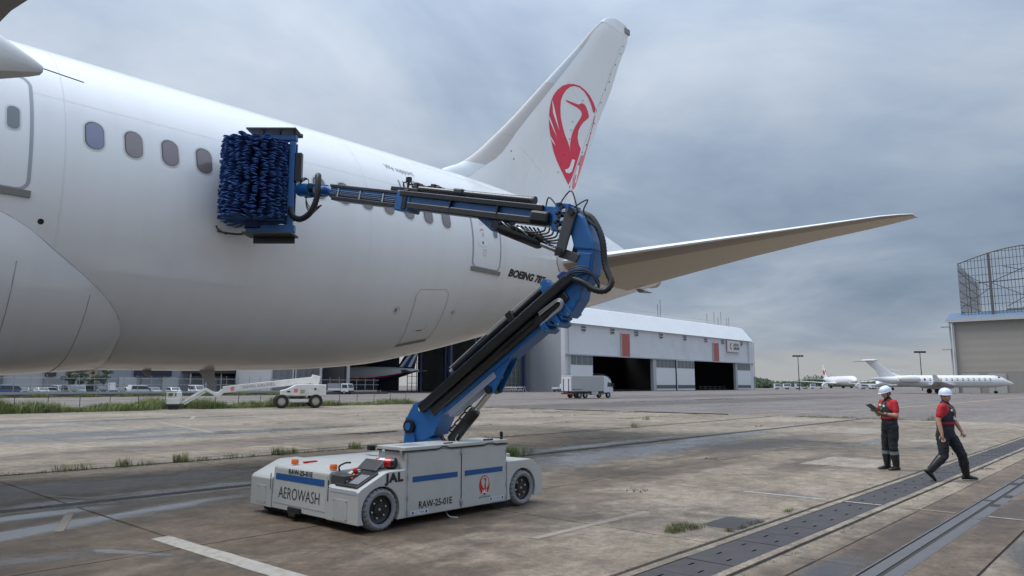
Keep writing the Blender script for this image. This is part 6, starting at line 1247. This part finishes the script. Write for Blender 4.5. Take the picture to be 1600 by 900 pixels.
def blades(b, x, y, h_, n, spread, w_=.012, rg=random, mi=0, bend=.5):
    for _ in range(n):
        a = rg.uniform(0, 2*math.pi); r_ = spread*math.sqrt(rg.random()); px, py = x + r_*math.cos(a), y + r_*math.sin(a); hh = h_*rg.uniform(.4, 1.0); l_ = rg.uniform(.1, bend)*hh; a2 = rg.uniform(0, 2*math.pi); dx, dy = math.cos(a2), math.sin(a2); sx, sy = -dy*w_, dx*w_
        b.add([(px-sx, py-sy, 0), (px+sx, py+sy, 0), (px+dx*l_*.35+sx*.8, py+dy*l_*.35+sy*.8, hh*.6), (px+dx*l_*.35-sx*.8, py+dy*l_*.35-sy*.8, hh*.6), (px+dx*l_, py+dy*l_, hh)], [(0,1,2,3), (3,2,4)], mi)
rg = random.Random(11); b = MB(); BKX, BKY = bl.location.x - 9.05*ld.x, bl.location.y - 9.05*ld.y
for k in range(5200):
    x = rg.uniform(-8, 47); u_ = rg.random(); y = 54.9 + 4.2*u_
    if x > 38 and rg.random() < .5: continue
    if abs(x - BKX) < 1.5 and y < BKY + .9: continue
    h_ = .50 + .26*math.sin(x*.55 + 1.0) + .14*math.sin(x*1.7) + rg.uniform(-.1, .15); h_ = 1.3*max(.25, h_) * (1 if x < 36 else .6)
    blades(b, x, y, h_, 11, .28, .013, rg, 0 if rg.random() < .75 else 1, .9)
tag(b.build('tall_weeds', [GRASS, DRY], fixn=False), 'strip of tall mixed grass and weeds along the low wire fence', 'weeds', kind='stuff')
b = MB()
for k in range(2600): x = rg.uniform(46, 98); y = rg.uniform(124.0, 125.4); blades(b, x - 25, y, .45 + .25*math.sin(x), 4, .3, .03, rg)
tag(b.build('verge_weeds', GRASS, fixn=False), 'dark weeds on the bank below the guard rail', 'weeds', kind='stuff')
b = MB()
CL = [(5.2, 17.5, .22, 30), (5.6, 17.55, .2, 25), (6.4, 17.5, .26, 45), (6.9, 17.5, .16, 20), (7.7, 17.55, .30, 60), (8.2, 17.5, .18, 25), (8.9, 17.5, .2, 20), (10.2, 17.5, .28, 60), (10.6, 17.52, .24, 40), (11.5, 17.5, .15, 15), (12.6, 17.5, .28, 60), (13.4, 17.5, .15, 18), (14.4, 17.5, .2, 30), (16.0, 17.5, .14, 20), (18, 17.5, .15, 15), (4.2, 17.6, .1, 10), (9.4, 17.5, .12, 14)]
for (x, y, h_, n) in CL: blades(b, x, y, h_*.95, int(n*2.2), .19, .004, rg, 0, 1.4); blades(b, x, y, h_*1.1, n//4, .10, .003, rg, 1, .8); blades(b, x+.25, y, h_*.4, n, .25, .0035, rg, 1 if n < 30 else 0, 1.4)
for k in range(140): blades(b, rg.uniform(4, 20), 17.5 + rg.uniform(-.05, .05), rg.uniform(.03, .09), 9, .05, .003, rg, rg.randint(0, 1), 1.2)
for k in range(44): blades(b, 13.3 + rg.gauss(0, .55), 12.62 + rg.uniform(-.15, .3), .34, 40, .14, .004, rg, 0, 1.2)
for k in range(30): blades(b, 8.35 + rg.uniform(-.25, .35), 4.75 + rg.uniform(-.12, .12), .085, 26, .07, .0022, rg, 1 if k % 3 else 0, 1.3)
for k in range(14): blades(b, 9.05 + rg.uniform(-.4, .5), 4.24 + rg.uniform(-.03, .03), .07, 14, .05, .0022, rg, 1, 1.3)
for k in range(10): blades(b, 10.6 + rg.uniform(-.2, .2), 4.26, .06, 14, .05, .0022, rg, 0, 1.3)
for k in range(90): blades(b, rg.uniform(-1, 30), rg.choice((3.19, 4.235)), .03, 6, .03, .002, rg, rg.randint(0, 1), 1.2)
for k in range(200): blades(b, rg.choice((rg.uniform(15, 42), 42.1, rg.uniform(34, 42))), rg.choice((22.2, 26.8, 31.4, 36.0, 40.6)) + rg.uniform(-.05, .05), rg.uniform(.03, .13), 14, .25, .006, rg, rg.randint(0, 1), 1.3)
for k in range(130):
    yy = rg.choice((27, 29.5, 31, 35, 38, 15.5, 13.2, 11.2, 9.6)) + rg.gauss(0, .7); blades(b, 42.2 + rg.uniform(-.1, .2), yy, rg.uniform(.05, .18), 16, .25, .006, rg, rg.randint(0, 1), 1.3)
for (x, y, h_) in ((33, 20.5, .3), (26.8, 17.2, .35), (31, 13.6, .12), (16.8, 8.6, .05), (10.9, 7.0, .05), (18.8, 3.2, .05), (22, 4.3, .1), (43, 9.5, .35)): blades(b, x, y, h_, 46, .2, .005, rg, 1, 1.2)
tag(b.build('joint_weeds', [GREEN, DRY], fixn=False), 'scattered weeds growing from the concrete joints', 'weeds', kind='stuff')
def crown_leaves(b, c, rx, rz, n, size, rg):
    for _ in range(n):
        v = Vector((rg.gauss(0, 1), rg.gauss(0, 1), rg.gauss(0, 1))).normalized() * (rg.random()**.4); p = Vector(c) + Vector((v.x*rx, v.y*rx, v.z*rz)); a = Vector((rg.uniform(-1, 1), rg.uniform(-1, 1), rg.uniform(-1, 1))).normalized(); d2 = a.orthogonal().normalized(); s_ = size*rg.uniform(.5, 1.3)
        b.add([p - a*s_, p + d2*s_*.5, p + a*s_, p - d2*s_*.5], [(0,1,2,3)])
for i, (px, lab) in enumerate(((108, 'first small clipped pine from the left, beyond the parked cars'), (126, 'second small clipped pine from the left beyond the cars'), (144, 'third small clipped pine from the left beyond the cars'), (162, 'fourth small clipped pine from the left beyond the cars'))):
    q = spot(px, 146); t = thing('pine_tree', lab, 'tree', (q.x, q.y, 0), group='clipped pines'); hh = (4.4, 4.2, 4.3, 4.7)[i]
    b = MB(); b.tube(spline([(0, 0, 0), (.15, .1, 1.2), (-.1, 0, 2.4), (.1, .1, hh-.4)], 4), [.16 - .008*k for k in range(13)], 7)
    cl_ = [(rg.uniform(-1.1, 1.1), rg.uniform(-1, 1), hh*(.45 + .5*rg.random())) for _ in range(9)] + [(0, 0, hh)]
    for c_ in cl_: b.tube([(0, 0, c_[2]-.5), c_], [.05, .02], 5)
    b.build('trunk', WOOD, t); b = MB()
    for c_ in cl_: crown_leaves(b, c_, rg.uniform(.5, .8), rg.uniform(.3, .5), 90, .17, rg)
    b.build('crown', PINE, t, fixn=False)
b = MB()
for k in range(420):
    px = rg.uniform(1150, 1500) if k > 60 else rg.uniform(1176, 1200); dist = 900 if k > 60 else 520; q = spot(px, dist + rg.uniform(-60, 80)); hh = (rg.uniform(5, 12) + 4*math.sin(px*.05)) * (dist/900); q = Vector((q.x, q.y, hh*.45)); crown_leaves(b, q, rg.uniform(4, 9), hh*.55, 60, 1.3, rg)
tag(b.build('tree_line', PINE, fixn=False), 'far dark line of trees on the horizon at right', 'trees', kind='stuff')
# small apron carts near the far airliner
def cart(label, loc, rz, m_, L_):
    t = thing('ground_cart', label, 'ground equipment', loc, rz, 'ground equipment by the far airliner'); MB().box((-L_/2, -1, .5), (L_/2, 1, 1.1)).build('deck', m_, t, bevel=.05); MB().box((-L_/2, -.95, 1.1), (-L_/2+L_*.4, .95, 2.5)).build('cab', m_, t, bevel=.08); MB().box((-L_/2+.1, -.97, 1.6), (-L_/2+L_*.36, .97, 2.2)).build('window', GLASS, t); wheelset(t, [(-L_/3, -.9), (L_/3, -.9), (-L_/3, .9), (L_/3, .9)], .4, .3, ZINC)
for i, (px, dist, L_, m_, lab) in enumerate(((1222, 330, 7, TRW, 'leftmost white tug near the far airliner'), (1238, 330, 8, TRW, 'long white loader left of the far airliner'), (1252, 340, 6, TRS, 'silver tug at the foot of the left light mast'), (1276, 360, 6, TRW, 'white tug under the far airliner tail'), (1356, 330, 7, TRS, 'silver tug right of the far airliner engine'), (1366, 330, 5, TRW, 'small white tug left of the standing worker'))):
    q = spot(px, dist); cart(lab, (q.x, q.y, 0), R(-47) + rg.uniform(-.3, .3), m_, L_)
# racks of white parts at the hangar doors
for i, (px, dist, w_, lab) in enumerate(((783, 196, 6, 'white tubular stands left of the pickup by the lattice door'), (800, 196, 6, 'white tubular stands nearest the pickup by the lattice door'), (1112, 300, 10, 'white stands inside the right open hangar bay, left group'), (1136, 310, 10, 'white stands inside the right open hangar bay, right group'))):
    q = spot(px, dist); t = thing('maintenance_stand', lab, 'stand', (q.x, q.y, 0), R(-47), 'white maintenance stands')
    for k in range(6): x = -w_/2 + w_*k/5; MB().tube([(x, 0, 0), (x+.3, 0, 1.6), (x+.9, .4, 0)], .07, 5).build('leg', WHITE, t)
    MB().tube([(-w_/2, 0, 1.2), (w_/2, 0, 1.3)], .07, 5).build('rail', WHITE, t); MB().box((-w_/2, -.4, .5), (w_/2, .4, .6)).build('platform', WHITE, t)
# ================================================================== PEOPLE
SKIN = mat('skin', (.42, .24, .16), .5, var=.06); NAVYC = mat('navy_cloth', (.020, .022, .034), .8, var=.2, scale=14, bump=.3, bscale=25); REDC = mat('red_cloth', (.42, .012, .022), .75, var=.12, scale=12, bump=.25, bscale=25); TROU = mat('trouser_cloth', (.014, .015, .022), .85, var=.25, scale=10, bump=.4, bscale=18)
BOOT = mat('rubber_boot', (.012, .012, .013), .35); HELM = mat('helmet_white', (.62, .68, .80), .25, var=.02, coat=.4); HAIR = mat('black_hair', (.012, .010, .009), .6); REFL = mat('reflective_tape', (.16, .18, .20), .5)
BANDR = mat('band_red', (.30, .010, .018), .75)
def skin_mesh(verts, edges, radii, root=0, sub=2):
    me = bpy.data.meshes.new('figure'); me.from_pydata([tuple(v) for v in verts], edges, []); o = bpy.data.objects.new('figure', me); COL.objects.link(o)
    m = o.modifiers.new('skin', 'SKIN'); m.use_smooth_shade = True
    sv = me.skin_vertices[0].data
    for i, r_ in enumerate(radii): sv[i].radius = r_ if isinstance(r_, tuple) else (r_, r_); sv[i].use_root = (i == root)
    s = o.modifiers.new('sub', 'SUBSURF'); s.levels = sub; s.render_levels = sub
    dg = bpy.context.evaluated_depsgraph_get(); out = bpy.data.meshes.new_from_object(o.evaluated_get(dg)); vs = [tuple(v.co) for v in out.vertices]; fs = [tuple(p.vertices) for p in out.polygons]
    bpy.data.objects.remove(o); bpy.data.meshes.remove(me); bpy.data.meshes.remove(out); return vs, fs
def seg_dist(p, a, c): ab = c-a; t = max(0, min(1, (p-a).dot(ab)/max(ab.length_squared, 1e-9))); return (p-(a+ab*t)).length, t
def person(name, label, loc, rz, J, head_turn, hands):
    """facing +x, left +y. J: joints of the pose; hands: per side (finger direction, curl axis, curl)"""
    t = thing(name, label, 'person', loc, rz); S = []; q = MB(); P = {k: (Vector(p) if isinstance(p, tuple) else p) for k, p in J.items()}
    def limb(a, c, r0, r1, m_, n=14):
        d_ = (c - a); L_ = d_.length; u_ = d_.normalized(); pts = []; rs = []
        for th in np.linspace(-90, 0, 6)[1:]: pts.append(a + u_*(r0*math.sin(R(th)))); rs.append(r0*math.cos(R(th)))
        for k in range(1, 6): pts.append(a + d_*k/6); rs.append(r0 + (r1-r0)*k/6)
        for th in np.linspace(0, 90, 6)[:-1]: pts.append(c + u_*(r1*math.sin(R(th)))); rs.append(r1*math.cos(R(th)))
        q.tube(pts, rs, n); S.append((a, c, m_, (r0+r1)/2))
    pel, wai, che, nb, nk_ = P['pelvis'], P['waist'], P['chest'], P['neckbase'], P['neck']
    tor = []
    for c, hx, hy in ((pel - Vector((0, 0, .13)), .10, .13), (pel - Vector((0, 0, .09)), .135, .17), (pel, .145, .182), (pel.lerp(wai, .6), .142, .172), (wai + Vector((0, 0, .05)), .146, .174), (wai.lerp(che, .55), .150, .184), (che, .152, .198), (che.lerp(nb, .45), .138, .200), (che.lerp(nb, .78), .112, .165), (nb, .085, .105), (nb + Vector((0, 0, .03)), .065, .07)):
        tor.append([(c.x + hx*math.cos(a), c.y + hy*math.sin(a), c.z) for a in np.linspace(0, 2*math.pi, 25)[:-1]])
    q.loft(tor); S.append((pel, wai, 'trou', .15)); S.append((wai, che, 'navy', .17)); S.append((che, nb, 'navy', .16))
    limb(nb - Vector((0, 0, .02)), P['skull'], .058, .056, 'neck')
    for sd in ('L', 'R'):
        sh_, el_, wr_ = P['sh'+sd], P['el'+sd], P['wr'+sd]; mid_ = sh_.lerp(el_, .62)
        limb(nb.lerp(sh_, .35) - Vector((0, 0, .02)), sh_ - Vector((0, 0, .005)), .072, .068, 'navy'); limb(sh_, mid_, .068, .064, 'red'); limb(mid_, el_, .048, .043, 'arm'); limb(el_, el_.lerp(wr_, .4), .043, .043, 'skin'); limb(el_.lerp(wr_, .4), wr_, .043, .029, 'skin')
        hp_, kn_, an_ = P['hip'+sd], P['kn'+sd], P['an'+sd]; limb(hp_, hp_.lerp(kn_, .5), .112, .102, 'trou'); limb(hp_.lerp(kn_, .5), kn_, .102, .084, 'trou'); limb(kn_, kn_.lerp(an_, .5), .084, .080, 'trou'); limb(kn_.lerp(an_, .5), an_, .078, .055, 'trou')
    ro = q.build('figure', SKIN, None); rm = ro.modifiers.new('fuse', 'REMESH'); rm.mode = 'VOXEL'; rm.voxel_size = .0125; sm = ro.modifiers.new('soft', 'SMOOTH'); sm.factor = .5; sm.iterations = 6
    rme = bpy.data.meshes.new_from_object(ro.evaluated_get(bpy.context.evaluated_depsgraph_get())); vs = [tuple(v_.co) for v_ in rme.vertices]; fs = [tuple(p.vertices) for p in rme.polygons]; bpy.data.objects.remove(ro); bpy.data.meshes.remove(rme)
    MI = {'skin': 0, 'neck': 0, 'navy': 1, 'red': 2, 'trou': 3}
    b = MB(); b.add(vs, fs); wz, nbz = wai.z, nb.z
    for i, f in enumerate(b.f):
        c = sum((Vector(b.v[k]) for k in f), Vector())/len(f); best = min(((seg_dist(c, a, e_)[0]/r_, m_) for a, e_, m_, r_ in S), key=lambda x: x[0]); m_ = best[1]
        if m_ == 'arm': m_ = 'skin'
        if m_ == 'neck': m_ = 'skin' if c.z > nbz + .03 else 'navy'
        if m_ == 'navy' and c.z > wz: m_ = 'red' if (c.z > nbz - .20 and abs(c.y) > .055 + max(0, nbz - c.z)*.60) else 'navy'
        if m_ == 'navy' and c.z < wz - .09: m_ = 'trou'
        if m_ == 'trou' and c.z > wz - .09: m_ = 'navy'
        b.m[i] = MI[m_]
    # hands: palm and five fingers, continuing the wrists
    for sd in ('L', 'R'):
        w_ = Vector(J['wr'+sd]); fd, side, curl = hands[sd]; fd = Vector(fd).normalized(); side = Vector(side); side = (side - fd*side.dot(fd)).normalized(); nrm = fd.cross(side)
        HV = [w_ - fd*.03, w_ + fd*.03, w_ + fd*.075]; HE = [(0, 1), (1, 2)]; HR = [(.028, .020), (.040, .018), (.040, .014)]
        for k, (off, ln) in enumerate(((-.030, .066), (-.010, .076), (.010, .072), (.029, .056))):
            p0 = w_ + fd*.082 + side*off; p1 = p0 + (fd*math.cos(curl*.5) + nrm*math.sin(curl*.5))*ln*.5; p2 = p1 + (fd*math.cos(curl*1.3) + nrm*math.sin(curl*1.3))*ln*.5; i0 = len(HV); HV += [p0, p1, p2]; HE += [(2, i0), (i0, i0+1), (i0+1, i0+2)]; HR += [.0095, .0085, .007]
        i0 = len(HV); p0 = w_ + fd*.035 - side*.035; p1 = p0 + (fd*.75 - side*.55 + nrm*.3).normalized()*.034; p2 = p1 + (fd*.9 - side*.1 + nrm*.4).normalized()*.028; HV += [p0, p1, p2]; HE += [(1, i0), (i0, i0+1), (i0+1, i0+2)]; HR += [.013, .011, .008]
        hv, hf = skin_mesh(HV, HE, HR, 0, 1); b.add(hv, hf, 0)
    # head: sculpted surface with brow, nose, cheeks, chin
    hc = Vector(J['head']); HM = Matrix.Translation(hc) @ Matrix.Rotation(R(head_turn[0]), 4, 'Z') @ Matrix.Rotation(R(head_turn[1]), 4, 'Y'); nn, mm = 28, 22; rings_ = []
    for i in range(1, mm):
        ph = math.pi*i/mm; z = -.115*math.cos(ph); ring = []
        for j in range(nn):
            a = 2*math.pi*j/nn; rx = .098*math.sin(ph)**.85; ry = .075*math.sin(ph)**.85; x, y = rx*math.cos(a), ry*math.sin(a)
            if z < -.03: k = min(1, (-.03 - z)/.085); y *= 1 - .30*k; x = x*(1 - .10*k) if x > 0 else x*(1 - .45*k)
            f = max(0, math.cos(a)); 
            x += .024*math.exp(-((a if a < math.pi else a-2*math.pi)/.17)**2)*math.exp(-((z+.022)/.022)**2) + .007*f**4*math.exp(-((z-.028)/.012)**2) - .009*f**3*math.exp(-((z-.006)/.012)**2)*(0 if abs(math.sin(a)) < .12 else 1) + .006*f**6*math.exp(-((z+.062)/.012)**2) + .007*f**4*math.exp(-((z+.098)/.014)**2)
            ring.append(HM @ Vector((x, y, z)))
        rings_.append(ring)
    b.loft(rings_, mi=0)
    for s_ in (-1, 1): b.lathe([(0, -.008), (.018, -.006), (.02, .004), (.012, .008), (0, .008)], HM @ Matrix.Translation((-.008, s_*.076, -.005)) @ Matrix.Rotation(R(90), 4, 'X') @ Matrix.Diagonal((.75, 1.5, 1, 1)), 12, mi=0)
    bd_ = b.build('body', [SKIN, NAVYC, REDC, TROU], t, smooth=60)
    me = bd_.data; cl_ids = {i for p in me.polygons if p.material_index for i in p.vertices}      # folds in the cloth
    off = {i: me.vertices[i].normal * ((noise.noise(me.vertices[i].co*7.5 + Vector((3, 1, 0)))*.55 + abs(noise.noise(Vector((me.vertices[i].co.x*9, me.vertices[i].co.y*9, me.vertices[i].co.z*16))))*.8) * (.020 if me.vertices[i].co.z < wz else .009)) for i in cl_ids}
    for i, o_ in off.items(): me.vertices[i].co += o_
    b = MB(); ax = (nk_ - nb).normalized(); b.tube([nb + ax*.005, nb + ax*.04, nb + ax*.052], [.092, .074, .070], 16, caps=False); b.build('collar', NAVYC, t, smooth=60)
    # face details, hair, helmet
    for s_ in (-1, 1):
        MB().lathe([(0, -.007), (.006, -.004), (.007, .0), (.006, .004), (0, .007)], HM @ Matrix.Translation((.083, s_*.030, .008)), 10).build('eye', BLACK, t, smooth=60); MB().box((.084, s_*.032-.016, .022), (.094, s_*.032+.016, .028), HM).build('eyebrow', HAIR, t)
    MB().box((.080, -.022, -.070), (.0925, .022, -.064), HM).build('mouth', mat('lips', (.25, .10, .08), .5), t)
    b = MB(); rr = []
    for i in range(8):
        z = -.045 + .012*i; rr.append([HM @ Vector(((-.006 + .104*math.cos(a)) if math.cos(a) < .2 else .015, .082*math.sin(a), z)) for a in np.linspace(R(70), R(290), 18)])
    b.loft(rr, close=False, caps=(False, False)); b.build('hair', HAIR, t, smooth=60)
    HH = HM @ Matrix.Translation((0, 0, .035)) @ Matrix.Rotation(R(4), 4, 'Y'); b = MB(); rr = []
    for i in range(11):
        ph = math.pi/2*i/10; rr.append([HH @ Vector((.128*math.cos(ph)**.8*math.cos(a)*1.06, .128*math.cos(ph)**.8*math.sin(a)*.92, .012 + .115*math.sin(ph) + (.006 if abs(math.sin(a)) < .25 and 2 < i < 9 else 0))) for a in np.linspace(0, 2*math.pi, 33)[:-1]])
    b.loft(rr, caps=(False, True)); hel = b.build('helmet', HELM, t, smooth=50)
    b = MB(); rr = [[HH @ Vector(((.128+o_*(1.0 if math.cos(a) < .3 else 1 + 7.0*(math.cos(a)-.3)))*math.cos(a)*1.06, (.128+o_)*math.sin(a)*.92, z)) for a in np.linspace(0, 2*math.pi, 33)[:-1]] for o_, z in ((-.008, .004), (.005, .000), (.006, .006), (-.004, .014))]; b.loft(rr, caps=(False, False)); b.build('helmet_brim', HELM, hel, smooth=50)
    MB().add([HH @ Vector((.132*math.cos(a), s2*.0 + .124*math.sin(a), z)) for a, z in ((-1.9, .03), (-1.5, .03), (-1.5, .045), (-1.9, .045)) for s2 in (1,)], [(0,1,2,3)]).build('helmet_mark', NAVYC, hel)
    b = MB(); b.tube(spline([HM @ Vector((.01, .079, .03)), HM @ Vector((.03, .062, -.06)), HM @ Vector((.045, 0, -.112)), HM @ Vector((.03, -.062, -.06)), HM @ Vector((.01, -.079, .03))], 5), .005, 5); b.build('chin_strap', BLACK, t)
    # boots, trouser tape, waist band
    for sd in ('L', 'R'):
        an = Vector(J['an'+sd]); kn = Vector(J['kn'+sd]); toe = Vector(J['toe'+sd]); d_ = (toe - an); fwd = Vector((d_.x, d_.y, d_.z)); sh_ = (kn - an).normalized(); top = an + sh_*J.get('boot_h', .22)
        b = MB(); b.tube([top, top - sh_*.02, an + sh_*.08, an + sh_*.01], [.086, .088, .072, .064], 14); heel = an - sh_*.055
        ft = fwd.normalized(); upv = (sh_ - ft*sh_.dot(ft)).normalized(); sdv = ft.cross(upv); rr = []
        for u_, w_, hgt in ((-.075, .030, .04), (-.065, .042, .075), (-.02, .046, .115), (.05, .048, .095), (.11, .052, .070), (.165, .048, .055), (.195, .034, .042), (.205, .012, .03)):
            c_ = an + ft*u_ - upv*J.get('sole', .085); rr.append([c_ + sdv*w_*math.cos(a) + upv*(hgt/2 + hgt/2*math.sin(a)) for a in np.linspace(0, 2*math.pi, 15)[:-1]])
        b.loft(rr); b.build('boot', BOOT, t, smooth=50)
        if J.get('tape'): b = MB(); b.tube([top + sh_*.005, top + sh_*.075], .089, 14, caps=False); b.build('reflective_band', REFL, t, smooth=50)
    return t, HM
def ground_spot(x, y, f, lft):   # local frame helper is the thing's own rotation
    return (x, y, 0)
# standing worker writing on a clipboard; faces left of view, turned a little to the camera
f1 = (-CR*.985 - CF*.17); r1 = math.atan2(f1.y, f1.x)
J1 = dict(pelvis=(0, 0, .95), waist=(.0, 0, 1.09), chest=(.015, 0, 1.30), neckbase=(.0, 0, 1.472), neck=(.01, 0, 1.53), skull=(.025, 0, 1.60), head=(.045, 0, 1.628),
          shL=(.0, .20, 1.43), elL=(.02, .265, 1.15), wrL=(.235, .17, 1.20), shR=(.0, -.20, 1.43), elR=(.05, -.27, 1.16), wrR=(.25, -.09, 1.24),
          hipL=(.0, .095, .90), knL=(.03, .105, .50), anL=(-.02, .10, .095), toeL=(.20, .12, .095), hipR=(.0, -.095, .90), knR=(.04, -.12, .50), anR=(.02, -.13, .095), toeR=(.235, -.17, .095), boot_h=.24, tape=True)
w1, HM1 = person('person', 'worker in white helmet standing and writing on a dark clipboard', (17.22, 4.62, 0), r1, J1, (4, 14), {'L': ((.9, -.1, .15), (.2, 1, .2), .6), 'R': ((.9, .25, .1), (.2, 1, .2), .9)})
b = MB(); Mw = None
def band(t, z, r_, m_, name, dy=.0): b = MB(); rr = [[((r_[0]+o_)*math.cos(a) + dy, (r_[1]+o_)*math.sin(a), zz_) for a in np.linspace(0, 2*math.pi, 33)[:-1]] for o_, zz_ in ((-.02, z-.022), (.004, z-.02), (.004, z+.02), (-.02, z+.022))]; b.loft(rr, caps=(False, False)); return b.build(name, m_, t, smooth=50)
band(w1, 1.105, (.153, .181), BANDR, 'waist_band')
MB().lathe([(.034, -.012), (.036, 0), (.034, .012)], Matrix.Translation((.205, .183, 1.193)) @ Matrix.Rotation(R(75), 4, 'Y'), 14).build('wristwatch', BLACK, w1)
b = MB(); b.tube(spline([(.03, .07, 1.50), (.15, .05, 1.40), (.178, .0, 1.28), (.15, -.05, 1.40), (.03, -.07, 1.50)], 5), .008, 5); b.build('lanyard', mat('lanyard_olive', (.20, .18, .08), .7), w1)
for (y, z) in ((.06, 1.36), (-.05, 1.38)): MB().box((.150, y-.035, z-.022), (.168, y+.035, z+.022)).build('chest_patch', LBL, w1)
MB().box((-.02, .272, 1.27), (.02, .278, 1.30)).build('sleeve_mark', WHITE, w1)
cp = thing('clipboard', 'dark clipboard with white papers held by the standing worker', 'clipboard', (17.22, 4.62, 0), r1)
Mc = Matrix.Translation((.375, .05, 1.30)) @ Matrix.Rotation(R(-38), 4, 'Y') @ Matrix.Rotation(R(-12), 4, 'Z')
MB().box((-.02, -.12, -.006), (.004, .12, .006), Mc).build('hinge_edge', BLACK, cp); MB().box((-.16, -.12, -.003), (.16, .12, .003), Mc).build('board', mat('clipboard_charcoal', (.03, .03, .033), .5), cp); MB().box((-.15, -.11, .0035), (.13, .11, .006), Mc).build('paper', WHITE, cp)
MB().box((.10, -.05, .006), (.15, .05, .016), Mc).build('clip', ZINC, cp); b = MB(); b.tube([(.33, -.04, 1.29), (.29, -.06, 1.40)], .005, 6); b.build('pen', LBL, cp)
# walking worker, stepping to the right, looking back to the left
f2 = (CR*.60 - CF*.80); r2 = math.atan2(f2.y, f2.x)
J2 = dict(pelvis=(0, 0, .90), waist=(.01, 0, 1.04), chest=(.03, 0, 1.26), neckbase=(.025, 0, 1.435), neck=(.03, 0, 1.49), skull=(.04, 0, 1.56), head=(.05, 0, 1.59),
          shR=(.05, -.20, 1.39), elR=(.0, -.27, 1.13), wrR=(.06, -.30, .88), shL=(-.01, .20, 1.39), elL=(.05, .29, 1.14), wrL=(.17, .30, .91),
          hipL=(.02, .095, .86), knL=(.18, .20, .49), anL=(.18, .31, .10), toeL=(.35, .45, .10), hipR=(-.02, -.095, .86), knR=(.0, -.15, .48), anR=(-.20, -.31, .19), toeR=(-.09, -.20, .03), boot_h=.33)
w2, HM2 = person('person', 'worker in white helmet and black rubber boots walking across the steel plates', (16.06, 3.33, 0), r2, J2, (-62, 2), {'L': ((.5, -.1, -.8), (.9, .1, .5), 1.3), 'R': ((.15, .0, -1), (.9, .3, .1), .5)})
band(w2, 1.085, (.153, .181), BANDR, 'waist_band', .012)
b = MB(); b.tube(spline([(.05, .07, 1.46), (.17, .06, 1.36), (.195, .01, 1.20), (.17, -.05, 1.36), (.05, -.07, 1.46)], 5), .008, 5); b.build('lanyard', MATS['lanyard_olive'], w2)
MB().box((.17, -.025, 1.15), (.19, .035, 1.22)).build('name_card', LBL, w2)
for (y, z) in ((-.08, 1.33),): MB().box((.165, y-.02, z-.02), (.185, y+.02, z+.02)).build('chest_patch', LBL, w2)
MB().box((-.01, -.225, .62), (.12, -.195, .80)).build('cargo_pocket', TROU, w2, bevel=.012)
